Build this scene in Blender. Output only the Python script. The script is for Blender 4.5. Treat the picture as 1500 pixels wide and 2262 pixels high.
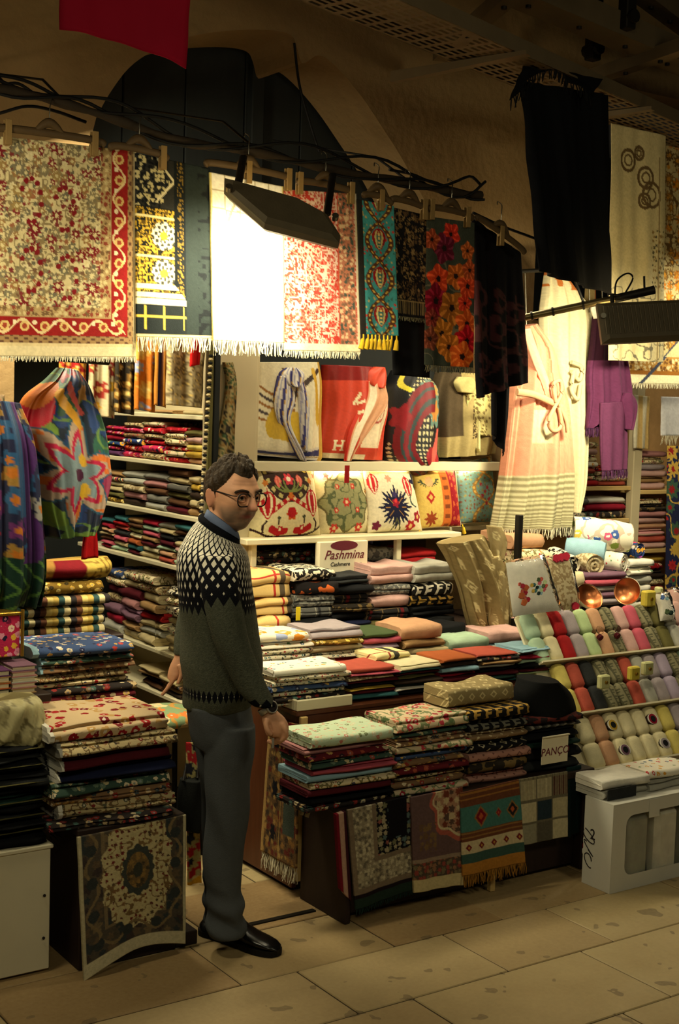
import bpy, bmesh, math, random
import numpy as np
from mathutils import Vector, Matrix
for o in list(bpy.data.objects): bpy.data.objects.remove(o)
S = bpy.context.scene; COL = S.collection
rnd = random.Random(7)
# ---------------------------------------------------------------- camera (X runs along the shop front, Y into the shop)
F, CX, CY, CAMH = 2963., 750., 1131., 1.88
AZ, PI_, RO = math.radians(34.56), math.radians(4.55), math.radians(1.82)
fw = np.array([math.sin(AZ)*math.cos(PI_), math.cos(AZ)*math.cos(PI_), -math.sin(PI_)])
r0 = np.array([math.cos(AZ), -math.sin(AZ), 0]); u0 = np.cross(r0, fw)
RR = r0*math.cos(RO)+u0*math.sin(RO); UU = u0*math.cos(RO)-r0*math.sin(RO)
CAM = np.array([0, 0, CAMH])
cd = bpy.data.cameras.new('camera'); cam = bpy.data.objects.new('camera', cd); COL.objects.link(cam)
m = Matrix.Identity(4)
for i in range(3): m[i][0], m[i][1], m[i][2], m[i][3] = RR[i], UU[i], -fw[i], CAM[i]
cam.matrix_world = m
cd.sensor_fit = 'VERTICAL'; cd.sensor_height = 36; cd.lens = F/2262*36; cd.clip_start = .05
S.camera = cam
def P(x, y, Y=None, X=None, Z=None):
    """point of the place seen at photo pixel (x,y) on the plane Y=, X= or Z="""
    d = fw+RR*(x-CX)/F-UU*(y-CY)/F
    t = Y/d[1] if Y is not None else X/d[0] if X is not None else (Z-CAMH)/d[2]
    return Vector(CAM+d*t)
# ---------------------------------------------------------------- world, lamps that are not part of a thing, exposure
w = bpy.data.worlds.new('world'); S.world = w; w.use_nodes = True
w.node_tree.nodes['Background'].inputs[0].default_value = (1, .85, .6, 1)
w.node_tree.nodes['Background'].inputs[1].default_value = .006
WARM = (1, .89, .6)
def area(name, loc, target, power, sx, sy, col=WARM, spread=180):
    l = bpy.data.lights.new(name, 'AREA'); l.shape = 'RECTANGLE'; l.size = sx; l.size_y = sy; l.energy = power; l.color = col
    l.spread = math.radians(spread)
    o = bpy.data.objects.new(name, l); COL.objects.link(o); o.location = loc
    o.rotation_euler = (Vector(target)-Vector(loc)).to_track_quat('-Z', 'Y').to_euler()
    return o
# fluorescent tubes inside the shop, hidden from view above the goods
area('shop_tube_light', (2.0, 5.0, 2.75), (2.55, 5.45, 1.2), 52, .2, .9)
area('shop_tube_light', (3.6, 4.62, 2.62), (3.6, 4.75, .9), 13, 1.2, .1)
area('shop_tube_light', (6.0, 4.8, 2.55), (5.7, 5.4, 1.2), 16, 1.0, .2)
# lamps of the bazaar lane, above and behind the viewer
area('lane_light', (.3, .6, 3.1), (2.9, 4.0, .7), 18, .5, .5, (1, .89, .58))
area('lane_light', (3.6, .4, 3.2), (3.6, 4.0, .5), 17, .5, .5, (1, .89, .58))
S.view_settings.view_transform = 'Standard'; S.view_settings.look = 'None'
S.view_settings.exposure = 0.0; S.view_settings.gamma = 1.0; S.view_settings.use_curve_mapping = False
# ---------------------------------------------------------------- small helpers
def lin(c):
    c = np.asarray(c, float)/255.
    return np.where(c <= .04045, c/12.92, ((c+.055)/1.055)**2.4)
def L4(c): return tuple(float(v) for v in lin(c))+(1.,)
class NT:
    def __init__(s, name):
        s.m = bpy.data.materials.new(name); s.m.use_nodes = True; s.t = s.m.node_tree; s.n = s.t.nodes
        s.b = s.n['Principled BSDF']; s.b.inputs['Specular IOR Level'].default_value = .2
    def new(s, t, **k):
        x = s.n.new(t)
        for a, v in k.items(): setattr(x, a, v)
        return x
    def put(s, sock, v):
        if hasattr(v, 'links') or isinstance(v, bpy.types.NodeSocket): s.t.links.new(v, sock)
        else: sock.default_value = v
    def math(s, op, a, b=0., c=None):
        x = s.new('ShaderNodeMath', operation=op); s.put(x.inputs[0], a); s.put(x.inputs[1], b)
        if c is not None: s.put(x.inputs[2], c)
        return x.outputs[0]
    def mix(s, f, a, b):
        x = s.new('ShaderNodeMix', data_type='RGBA'); s.put(x.inputs[0], f); s.put(x.inputs[6], a); s.put(x.inputs[7], b); return x.outputs[2]
    def ramp(s, f, st, const=True):
        x = s.new('ShaderNodeValToRGB'); s.put(x.inputs[0], f); e = x.color_ramp.elements
        x.color_ramp.interpolation = 'CONSTANT' if const else 'LINEAR'
        while len(e) < len(st): e.new(.5)
        for i, (p, c) in enumerate(st): e[i].position = p; e[i].color = c
        return x.outputs[0]
    def pos(s, scale=1., rand=True):
        g = s.new('ShaderNodeNewGeometry').outputs['Position']
        if rand:
            oi = s.new('ShaderNodeObjectInfo').outputs['Random']
            x = s.new('ShaderNodeVectorMath', operation='ADD'); s.put(x.inputs[0], g); s.put(x.inputs[1], s.math('MULTIPLY', oi, 37.)); g = x.outputs[0]
        x = s.new('ShaderNodeVectorMath', operation='SCALE'); s.put(x.inputs[0], g); x.inputs[3].default_value = scale
        return x.outputs[0]
    def sep(s, v):
        x = s.new('ShaderNodeSeparateXYZ'); s.put(x.inputs[0], v); return x.outputs
    def noise(s, v, sc, det=2., out=0):
        x = s.new('ShaderNodeTexNoise'); s.put(x.inputs['Vector'], v); x.inputs['Scale'].default_value = sc; x.inputs['Detail'].default_value = det; return x.outputs[out]
    def vor(s, v, sc, feat='F1'):
        x = s.new('ShaderNodeTexVoronoi', feature=feat); s.put(x.inputs['Vector'], v); x.inputs['Scale'].default_value = sc; return x.outputs
    def bump(s, h, st=.3, d=.01):
        x = s.new('ShaderNodeBump'); s.put(x.inputs['Height'], h); x.inputs['Strength'].default_value = st; x.inputs['Distance'].default_value = d
        s.t.links.new(x.outputs[0], s.b.inputs['Normal'])
    def done(s, col, rough=.85, metal=0., spec=None):
        s.put(s.b.inputs['Base Color'], col); s.put(s.b.inputs['Roughness'], rough); s.b.inputs['Metallic'].default_value = metal
        if spec is not None: s.b.inputs['Specular IOR Level'].default_value = spec
        return s.m
MATS = {}
def plain(key, rgb, rough=.88, metal=0., var=.32, sc=30., bump=.25, spec=.2):
    n = NT(key); v = n.pos(1.)
    c = L4(rgb); d = tuple(x*(1-var) for x in c[:3])+(1.,)
    f = n.noise(v, sc, 3.)
    col = n.mix(f, d, c) if var else c
    if bump: n.bump(n.noise(v, sc*6, 2.), bump, .004)
    MATS[key] = n.done(col, rough, metal, spec); return MATS[key]
DESC = {}
def cl(key, desc, rgb, **k): plain(key, rgb, **k); DESC[key] = desc
def floral(key, desc, bg, pal, sc=38., thr=.36, vine=None):
    n = NT(key); v = n.pos(1.)
    vo = n.vor(v, sc); r = n.sep(vo['Color'])[0]
    pc = n.ramp(r, [(i/len(pal), L4(c)) for i, c in enumerate(pal)])
    b = L4(bg)
    if vine is not None:
        nz = n.noise(v, sc*.7, 2.)
        b = n.mix(n.math('LESS_THAN', n.math('ABSOLUTE', n.math('SUBTRACT', nz, .5)), .035), b, L4(vine))
    wob = n.math('ADD', vo['Distance'], n.math('MULTIPLY', n.math('SUBTRACT', n.noise(v, sc*4, 1.), .5), .35))
    col = n.mix(n.math('LESS_THAN', wob, thr), b, pc)
    core = n.math('LESS_THAN', wob, thr*.4)
    col = n.mix(core, col, L4(tuple(min(255, int(x*.5+110)) for x in bg)))
    n.bump(n.noise(v, 200, 1.), .25, .003)
    MATS[key] = n.done(col, .88); DESC[key] = desc
def stripes(key, desc, cols, sc=14., axis=0, warp=.15):
    n = NT(key); v = n.pos(1., False); s = n.sep(v)
    t = n.math('FRACT', n.math('MULTIPLY', n.math('ADD', s[axis], n.math('MULTIPLY', n.noise(v, 9., 1.), warp*.1)), sc))
    col = n.ramp(t, [(i/len(cols), L4(c)) for i, c in enumerate(cols)])
    n.bump(n.noise(v, 200, 1.), .25, .003)
    MATS[key] = n.done(col, .88); DESC[key] = desc
def plaid(key, desc, bg, l1, l2, sc=7.):
    n = NT(key); v = n.pos(1.); s = n.sep(v)
    a = n.math('LESS_THAN', n.math('FRACT', n.math('MULTIPLY', s[0], sc)), .07)
    b = n.math('LESS_THAN', n.math('FRACT', n.math('MULTIPLY', n.math('ADD', s[1], s[2]), sc)), .07)
    c = n.math('LESS_THAN', n.math('FRACT', n.math('MULTIPLY_ADD', s[0], sc*.5, .4)), .1)
    col = n.mix(a, L4(bg), L4(l1)); col = n.mix(b, col, L4(l1)); col = n.mix(c, col, L4(l2))
    n.bump(n.noise(v, 200, 1.), .3, .003)
    MATS[key] = n.done(col, .9); DESC[key] = desc
def blotch(key, desc, bg, fg, sc=40., thr=.55):
    n = NT(key); v = n.pos(1.)
    col = n.mix(n.math('GREATER_THAN', n.noise(v, sc, 1.), thr), L4(bg), L4(fg))
    n.bump(n.noise(v, 200, 1.), .3, .003)
    MATS[key] = n.done(col, .9); DESC[key] = desc
def lattice(key, desc, bg, fg, sc=16., inner=True, key_style=False):
    """small repeated diamond marks, or interlocking key shapes, woven into a cloth"""
    n = NT(key); v = n.pos(1., False); s = n.sep(v)
    a = n.math('MULTIPLY', n.math('ADD', s[0], n.math('MULTIPLY', s[1], .35)), sc)
    b = n.math('MULTIPLY', n.math('ADD', s[2], n.math('MULTIPLY', s[1], .8)), sc)
    fa = n.math('ABSOLUTE', n.math('SUBTRACT', n.math('FRACT', a), .5)); fb = n.math('ABSOLUTE', n.math('SUBTRACT', n.math('FRACT', b), .5))
    if key_style:
        q = n.math('FRACT', a); w_ = n.math('FRACT', b)
        st = n.math('LESS_THAN', n.math('ABSOLUTE', n.math('SUBTRACT', q, .3)), .12)
        b1 = n.math('MULTIPLY', n.math('LESS_THAN', n.math('ABSOLUTE', n.math('SUBTRACT', w_, .78)), .12), n.math('LESS_THAN', n.math('ABSOLUTE', n.math('SUBTRACT', q, .55)), .35))
        b2 = n.math('MULTIPLY', n.math('LESS_THAN', n.math('ABSOLUTE', n.math('SUBTRACT', w_, .4)), .1), n.math('LESS_THAN', n.math('ABSOLUTE', n.math('SUBTRACT', q, .5)), .25))
        f = n.math('MAXIMUM', st, n.math('MAXIMUM', b1, b2))
    else:
        dd = n.math('ADD', fa, fb)
        f = n.math('LESS_THAN', dd, .3)
        if inner: f = n.math('SUBTRACT', f, n.math('LESS_THAN', dd, .16))
        g = n.math('GREATER_THAN', n.math('MULTIPLY', fa, fb), .19)
        f = n.math('MAXIMUM', f, g)
    col = n.mix(f, L4(bg), L4(fg))
    n.bump(n.noise(v, 200, 1.), .3, .003)
    MATS[key] = n.done(col, .9); DESC[key] = desc
def vcmat(key, rough=.9, bump=.35, bsc=220., spec=.15):
    n = NT(key); a = n.new('ShaderNodeAttribute'); a.attribute_name = 'Col'
    n.bump(n.noise(n.pos(1., False), bsc, 2.), bump, .003)
    MATS[key] = n.done(a.outputs['Color'], rough, 0., spec); return MATS[key]
def glow(key, rgb, st):
    n = NT(key); n.b.inputs['Emission Color'].default_value = L4(rgb); n.b.inputs['Emission Strength'].default_value = st
    MATS[key] = n.done(L4(rgb)); return MATS[key]
def M(k): return MATS[k] if isinstance(k, str) else k
# ---------------------------------------------------------------- objects
def link(name, me, parent=None):
    o = bpy.data.objects.new(name, me); COL.objects.link(o)
    if parent is not None: o.parent = parent
    return o
def tag(o, label=None, cat=None, group=None, kind=None):
    if label: o['label'] = label
    if cat: o['category'] = cat
    if group: o['group'] = group
    if kind: o['kind'] = kind
    return o
def thing(name, loc, label, cat, group=None):
    o = bpy.data.objects.new(name, None); COL.objects.link(o); o.location = loc; o.empty_display_size = .05
    o['_w'] = 0; del o['_w']
    return tag(o, label, cat, group)
def mesh(name, vs, fs, mat, parent=None, smooth=False, cols=None, world=True):
    """vs in world space; if parent is a thing, vertices are shifted so that the part sits under it"""
    vs = np.asarray(vs, float)
    if parent is not None and world:
        p = parent; off = Vector((0, 0, 0))
        while p is not None: off += p.location; p = p.parent
        vs = vs-np.array(off)
        o0 = None
    me = bpy.data.meshes.new(name); me.from_pydata(vs.tolist(), [], [tuple(f) for f in fs])
    if smooth is True: me.shade_smooth()
    elif smooth: 
        for i, p in enumerate(me.polygons): p.use_smooth = bool(smooth[i])
    if mat is not None: me.materials.append(M(mat))
    if cols is not None:
        a = me.color_attributes.new('Col', 'FLOAT_COLOR', 'POINT')
        c = np.ones((len(vs), 4), np.float32); c[:, :3] = cols; a.data.foreach_set('color', c.ravel())
    me.update()
    return link(name, me, parent)
class MB:
    def __init__(s): s.v = []; s.f = []; s.sm = []
    def add(s, vs, fs, sm=False):
        k = len(s.v); s.v += [tuple(v) for v in vs]; s.f += [tuple(i+k for i in f) for f in fs]; s.sm += [sm]*len(fs)
    def box(s, a, b, rot=None, c=None):
        (x0, y0, z0), (x1, y1, z1) = a, b
        vs = [Vector(v) for v in ((x0,y0,z0),(x1,y0,z0),(x1,y1,z0),(x0,y1,z0),(x0,y0,z1),(x1,y0,z1),(x1,y1,z1),(x0,y1,z1))]
        if rot is not None:
            c = Vector(c) if c is not None else (Vector(a)+Vector(b))/2
            vs = [rot @ (v-c)+c for v in vs]
        s.add(vs, [(0,3,2,1),(4,5,6,7),(0,1,5,4),(1,2,6,5),(2,3,7,6),(3,0,4,7)])
        return s
    def bbox(s, a, b, bev=.006):
        """box with small chamfers on its vertical and horizontal edges"""
        a = Vector(a); b = Vector(b); c = (a+b)/2; h = (b-a)/2; e = min(bev, min(h)*.45)
        vs = []; idx = {}
        for sx in (-1, 1):
            for sy in (-1, 1):
                for sz in (-1, 1):
                    for ax in range(3):
                        q = [sx*h.x, sy*h.y, sz*h.z]
                        for k in range(3):
                            if k != ax: q[k] -= (sx, sy, sz)[k]*e
                        idx[(sx, sy, sz, ax)] = len(vs); vs.append(c+Vector(q))
        bm = bmesh.new()
        bv = [bm.verts.new(v) for v in vs]; r = bmesh.ops.convex_hull(bm, input=bv)
        bm.verts.index_update()
        s.add([v.co for v in bm.verts], [[v.index for v in f.verts] for f in bm.faces]); bm.free(); return s
    def tube(s, pts, r, n=8, cap=True, sq=1.):
        pts = [Vector(p) for p in pts]; rs = r if isinstance(r, (list, tuple)) else [r]*len(pts)
        k = []; up = Vector((0, 0, 1))
        for i, p in enumerate(pts):
            d = (pts[min(i+1, len(pts)-1)]-pts[max(i-1, 0)]).normalized()
            a = d.cross(up)
            if a.length < .05: a = d.cross(Vector((1, 0, 0)))
            a.normalize(); b = a.cross(d).normalized()
            k.append([p+a*rs[i]*math.cos(t*2*math.pi/n)+b*rs[i]*sq*math.sin(t*2*math.pi/n) for t in range(n)])
        vs = [v for ring in k for v in ring]; fs = []
        for i in range(len(pts)-1):
            for t in range(n): fs.append((i*n+t, i*n+(t+1) % n, (i+1)*n+(t+1) % n, (i+1)*n+t))
        s.add(vs, fs, True)
        if cap: s.add(k[0], [tuple(range(n))]); s.add(k[-1], [tuple(reversed(range(n)))])
        return s
    def grid(s, A, close_u=False, sm=True):
        """A[i][j] points"""
        ni, nj = len(A), len(A[0]); vs = [p for r in A for p in r]; fs = []
        for i in range(ni-1):
            for j in range(nj-1+(1 if close_u else 0)):
                j2 = (j+1) % nj; fs.append((i*nj+j, i*nj+j2, (i+1)*nj+j2, (i+1)*nj+j))
        s.add(vs, fs, sm); return s
    def lathe(s, prof, c, n=24, ax=None):
        A = [[Vector((r*math.cos(t*2*math.pi/n), r*math.sin(t*2*math.pi/n), z)) for t in range(n)] for r, z in prof]
        if ax is not None: A = [[ax @ p for p in r] for r in A]
        s.grid([[p+Vector(c) for p in r] for r in A], True); return s
    def build(s, name, mat, parent=None, smooth=None):
        return mesh(name, s.v, s.f, mat, parent, s.sm if smooth is None else smooth)
def struct(o): o['kind'] = 'structure'; return o
def spline(pts, n=8):
    """Catmull-Rom through points"""
    p = [np.array(q, float) for q in pts]; p = [2*p[0]-p[1]]+p+[2*p[-1]-p[-2]]; out = []
    for i in range(1, len(p)-2):
        for k in range(n):
            t = k/n; a, b, c, d = p[i-1], p[i], p[i+1], p[i+2]
            out.append(.5*((2*b)+(c-a)*t+(2*a-5*b+4*c-d)*t*t+(3*b-a-3*c+d)*t**3))
    out.append(p[-2]); return out
# ---------------------------------------------------------------- woven pattern drawing (arrays in, colours out)
def hsh(a, b, k=0):
    v = np.sin(a*127.1+b*311.7+k*74.7)*43758.5453; return v-np.floor(v)
def vnoise(x, y, k=0):
    i, j = np.floor(x), np.floor(y); f, g = x-i, y-j; f = f*f*(3-2*f); g = g*g*(3-2*g)
    return (hsh(i,j,k)*(1-f)+hsh(i+1,j,k)*f)*(1-g)+(hsh(i,j+1,k)*(1-f)+hsh(i+1,j+1,k)*f)*g
def cells(x, y, k=0, jit=.7):
    """nearest jittered cell: distance, second distance, id hash, angle"""
    bi, bj = np.floor(x), np.floor(y); d1 = np.full(x.shape, 9.); d2 = d1.copy(); idh = np.zeros(x.shape); an = np.zeros(x.shape)
    for di in (-1, 0, 1):
        for dj in (-1, 0, 1):
            i, j = bi+di, bj+dj
            px = i+.5+jit*(hsh(i,j,k)-.5); py = j+.5+jit*(hsh(i,j,k+9)-.5)
            d = np.hypot(x-px, y-py); n = d < d1
            d2 = np.where(n, d1, np.minimum(d2, d)); idh = np.where(n, hsh(i,j,k+3), idh); an = np.where(n, np.arctan2(y-py, x-px), an); d1 = np.where(n, d, d1)
    return d1, d2, idh, an
class Pat:
    """a colour field over cloth coordinates x (across) and y (down), in metres"""
    def __init__(s, x, y, W, H, bg): s.x, s.y, s.W, s.H = x, y, W, H; s.c = np.zeros(x.shape+(3,)); s.c[:] = bg
    def put(s, mask, col):
        m = np.clip(np.asarray(mask, float), 0, 1)[..., None]; s.c = s.c*(1-m)+np.asarray(col, float)*m; return s
    def inset(s): return np.minimum(np.minimum(s.x, s.W-s.x), np.minimum(s.y, s.H-s.y))
    def flowers(s, sc, pal, mask=True, r=.34, pet=6, k=0, core=None, jit=.6, amp=.22, dens=1.):
        d, d2, h, a = cells(s.x*sc, s.y*sc, k, jit)
        rr = r*(.6+.6*hsh(h, h, 5))*(1+amp*np.cos(pet*a+h*9))
        n = len(pal); ix = np.minimum((h*n).astype(int), n-1); colr = np.asarray(pal, float)[ix]
        mk = (d < rr) & (hsh(h, h*3, 8) < dens) & mask
        s.c = np.where(mk[..., None], colr, s.c)
        if core is not None: s.put((d < rr*.42) & mk, core)
        return s
    def vines(s, sc, col, mask=True, w=.06, k=0):
        v = vnoise(s.x*sc, s.y*sc, k); s.put((np.abs(v-.5) < w) & mask, col); return s
    def worn(s, sc=90, a=.18, k=0):
        s.c = s.c*(1-a*vnoise(s.x*sc, s.y*sc, k)[..., None]); return s
def tulip(p, cx, cy, h, wdt, c1, c2, c3):
    u = (p.x-cx)/wdt; v = (p.y-cy)/h     # v 0 at tip .. 1 at base
    prof = np.sin(np.clip(v, 0, 1)**.75*math.pi)**.8
    p.put((np.abs(u) < prof) & (v > 0) & (v < 1), c1)
    p.put((np.abs(u) < prof*.62) & (v > .1) & (v < .93), c2)
    p.put((np.abs(u) < prof*.32) & (v > .22) & (v < .88), c3)
    p.put((np.abs(np.abs(u)-.75*v-.0) < .1) & (v > -.12) & (v < .3) & (np.abs(u) < .4), c1)
def sheet(name, pts4, fn, mat='vc', parent=None, res=.0045, amp=.008, freq=2., thick=.006, bg=(1, 1, 1), ph=0., fall=1., sag=0., gather=0., rows=None):
    """hanging cloth through corner points tl,tr,br,bl; fn(Pat) colours it; folds get deeper towards the hem"""
    tl, tr, br, bl = [np.array(p, float) for p in pts4]
    W = max(np.linalg.norm(tr-tl), np.linalg.norm(br-bl)); H = max(np.linalg.norm(bl-tl), np.linalg.norm(br-tr))
    nu, nv = max(8, int(W/res)), max(8, int(H/res))
    u, v = np.meshgrid(np.linspace(0, 1, nu), np.linspace(0, 1, nv))
    uu = u
    if gather: uu = u+gather*np.sin(u*math.pi*2*freq+ph)*.02
    p = (tl*(1-uu)[..., None]+tr*uu[..., None])*(1-v)[..., None]+(bl*(1-uu)[..., None]+br*uu[..., None])*v[..., None]
    nrm = np.cross(tr-tl, bl-tl); nrm /= np.linalg.norm(nrm)
    if nrm[1] > 0: nrm = -nrm
    k = (1-fall)+fall*(.25+.75*v)
    dsp = amp*k*(np.sin(u*2*math.pi*freq+ph+.7*v)+.5*np.sin(u*2*math.pi*freq*2.3+ph*2.1-1.3*v))+amp*.6*(vnoise(u*5+ph, v*5+ph)-.5)
    p = p+nrm*dsp[..., None]
    if sag: p[..., 2] -= sag*np.sin(u*math.pi)*v
    pat = Pat(u*W, v*H, W, H, lin(bg)); 
    if fn: fn(pat)
    pat.worn(160, .22, 3)
    nb = -nrm*thick
    n1 = nu*nv
    vs = np.concatenate([p.reshape(-1, 3), (p+nb).reshape(-1, 3)])
    idx = np.arange(n1).reshape(nv, nu)
    a, b, c, d = idx[:-1, :-1], idx[:-1, 1:], idx[1:, 1:], idx[1:, :-1]
    q = np.stack([a, d, c, b], -1).reshape(-1, 4); q2 = np.stack([a, b, c, d], -1).reshape(-1, 4)+n1
    rim = []
    def st(l): 
        for i, j in zip(l[:-1], l[1:]): rim.append((i, j, j+n1, i+n1))
    st(idx[0, :]); st(idx[:, -1]); st(idx[-1, ::-1]); st(idx[::-1, 0])
    fs = np.concatenate([q, q2, np.array(rim)])
    cols = np.concatenate([pat.c.reshape(-1, 3)]*2)
    off = np.zeros(3)
    pr = parent
    while pr is not None: off += np.array(pr.location); pr = pr.parent
    me = bpy.data.meshes.new(name); vs = vs-off
    me.vertices.add(len(vs)); me.vertices.foreach_set('co', vs.astype(np.float32).ravel())
    me.loops.add(fs.size); me.loops.foreach_set('vertex_index', fs.astype(np.int32).ravel())
    me.polygons.add(len(fs)); me.polygons.foreach_set('loop_start', np.arange(0, fs.size, 4, dtype=np.int32)); 
    me.update(calc_edges=True); me.validate()
    me.polygons.foreach_set('use_smooth', np.concatenate([np.ones(len(q)+len(q2), bool), np.zeros(len(rim), bool)]))
    me.materials.append(M(mat))
    at = me.color_attributes.new('Col', 'FLOAT_COLOR', 'POINT')
    cc = np.ones((len(vs), 4), np.float32); cc[:, :3] = np.clip(cols, 0, 1); at.data.foreach_set('color', cc.ravel())
    o = link(name, me, parent)
    return o, (p[-1] + nrm*.001)      # object and the hem points
def fringe(parent, hem, ln, mat, step=.006, r=.0016, knots=0, name='fringe', jit=.25, down=None):
    """strands hanging from a hem line: one part, too many to count"""
    hem = np.asarray(hem); d = np.r_[0, np.cumsum(np.linalg.norm(np.diff(hem, axis=0), axis=1))]
    n = max(3, int(d[-1]/step)); mb = MB(); rg = random.Random(int(d[-1]*1e4))
    for i in range(n):
        t = d[-1]*(i+.5)/n; q = Vector([np.interp(t, d, hem[:, k]) for k in range(3)])
        l = ln*(1-jit*rg.random()); e = q+Vector((rg.uniform(-1, 1)*.25*ln, rg.uniform(-1, 1)*.15*ln, -l))
        if down is not None: e = q+Vector(down)*l+Vector((rg.uniform(-1, 1)*.2*ln,)*3)
        md = (q+e)/2+Vector((rg.uniform(-1, 1)*.1*ln, rg.uniform(-1, 1)*.1*ln, 0))
        mb.tube([q, md, e], [r, r*1.1, r*.7], 4, False)
    return tag(mb.build(name, mat, parent), kind='stuff')
def tassels(parent, hem, ln, mat, n, r=.008):
    hem = np.asarray(hem); d = np.r_[0, np.cumsum(np.linalg.norm(np.diff(hem, axis=0), axis=1))]
    for i in range(n):
        t = d[-1]*(i+.5)/n; q = Vector([np.interp(t, d, hem[:, k]) for k in range(3)])
        mb = MB(); s = rnd.uniform(-.3, .3)*ln
        mb.tube([q, q+Vector((0, -.002, -ln*.25)), q+Vector((s*.3, -.003, -ln*.35)), q+Vector((s*.6, -.003, -ln*.7)), q+Vector((s, -.002, -ln))], [r*.35, r*.35, r*.75, r, r*1.15], 7)
        mb.build('tassel', mat, parent)
# ---------------------------------------------------------------- folded cloth
FOLD = {}; PROF = {}
def fold_mesh(Ly, seed, soft=1.):
    key = (Ly, seed, soft)
    if key in FOLD: return FOLD[key]
    rg = random.Random(seed*31+Ly); D = 5.; t = 1./Ly; cl_ = []
    ys = [D, D*.66, D*.33]
    for i in range(Ly):
        z = (i+.5)*t; row = [(y, z) for y in (ys if i % 2 == 0 else ys[::-1])]
        fr = rg.uniform(.5, .75)
        row = [(max(y, fr), z) for y, z in row]
        cl_ += ([(D, z), (D*.6, z), (fr, z)] if i % 2 == 0 else [(fr, z), (D*.6, z), (D, z)])
        if i < Ly-1:
            c0 = z+t/2
            for a in (-72, -42, 0, 42, 72):
                ar = math.radians(a); e = t/2*math.cos(ar)**.55*1.25
                cl_.append(((fr-e) if i % 2 == 0 else (D+e*.5), c0+t/2*math.sin(ar)))
    c = np.array(cl_); dv = np.gradient(c, axis=0); dv /= np.maximum(np.linalg.norm(dv, axis=1), 1e-6)[:, None]
    nr = np.stack([-dv[:, 1], dv[:, 0]], 1); hh = t*.46
    poly = np.concatenate([c+nr*hh, (c-nr*hh)[::-1]]); poly[:, 1] = np.clip(poly[:, 1], 0.0, 1.0)
    nst = 9; vs = []; fs = []; sm = []; k = len(poly); ph = rg.random()*6
    for s in range(nst):
        x = s/(nst-1)
        wz = .06*soft*math.sin(ph+x*5)+.04*soft*math.sin(ph*2+x*11)-.06*soft; wy = .22*soft*math.sin(ph*3+x*4)+.1*soft*math.sin(ph+x*9)
        sh = .0 if 0 < s < nst-1 else .02
        for (y, z) in poly:
            zz = z+(wz+.05*soft*math.sin(ph*1.7+x*7+y*1.9))*z*(1 if soft > .5 else .5); yy = y+(wy+.12*soft*math.sin(ph+z*9))*max(0, 1-y/2.2)
            vs.append((x+(rg.uniform(-.006, .006) if sh else 0), yy/D, zz*(1-sh*z)))
    for s in range(nst-1):
        for i in range(k):
            j = (i+1) % k; fs.append((s*k+i, s*k+j, (s+1)*k+j, (s+1)*k+i)); sm.append(True)
    fs.append(tuple(range(k))[::-1]); fs.append(tuple((nst-1)*k+i for i in range(k))); sm += [False, False]
    me = bpy.data.meshes.new('folded_cloth'); me.from_pydata(vs, [], fs); me.polygons.foreach_set('use_smooth', sm)
    bm = bmesh.new(); bm.from_mesh(me); bmesh.ops.recalc_face_normals(bm, faces=bm.faces); bm.to_mesh(me); bm.free()
    me.materials.append(None); FOLD[key] = me; PROF[me.name] = np.array([(v[1], v[2]) for v in vs[:k]]); return me
def folded(name, mat, loc, w_, d, h, rz=0., layers=2, label=None, cat=None, group=None, soft=1., seed=None):
    me = fold_mesh(layers, (rnd.randrange(5) if seed is None else seed), soft)
    o = link(name, me); o.location = loc; o.scale = (w_, d, h); o.rotation_euler = (0, 0, rz)
    o.material_slots[0].link = 'OBJECT'; o.material_slots[0].material = M(mat)
    return tag(o, label, cat, group)
ORD = ['topmost', 'second from top', 'third from top', 'fourth from top', 'fifth from top', 'sixth from top', 'seventh from top', 'eighth from top', 'ninth from top', 'tenth from top', 'eleventh from top', 'twelfth from top', 'thirteenth from top', 'fourteenth from top']
def edging(o, mat, wd=.025):
    """pale binding round the open end of a folded rug, a part of it"""
    poly = PROF[o.data.name]; k = len(poly); vs = []
    c = poly.mean(0)
    for x in (-.012, wd):
        for y, z in poly: vs.append((x, y, z))
    me = bpy.data.meshes.new('bound_edge'); nrm_ = np.gradient(poly, axis=0); nn_ = np.stack([-nrm_[:, 1]*5., nrm_[:, 0]/5.], 1); ln_ = np.maximum(np.hypot(nn_[:, 0], nn_[:, 1]), 1e-6)
    off = np.stack([-nrm_[:, 1]/ln_*.003, nrm_[:, 0]/ln_*.012], 1)
    vs = [(x, y+dy, z+dz) for x in (-.012, wd) for (y, z), (dy, dz) in zip(poly, off)]
    me.from_pydata(vs, [], [(i, (i+1) % k, k+(i+1) % k, k+i) for i in range(k)]+[tuple(range(k))]); me.materials.append(M(mat))
    return link('bound_edge', me, o)
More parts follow.
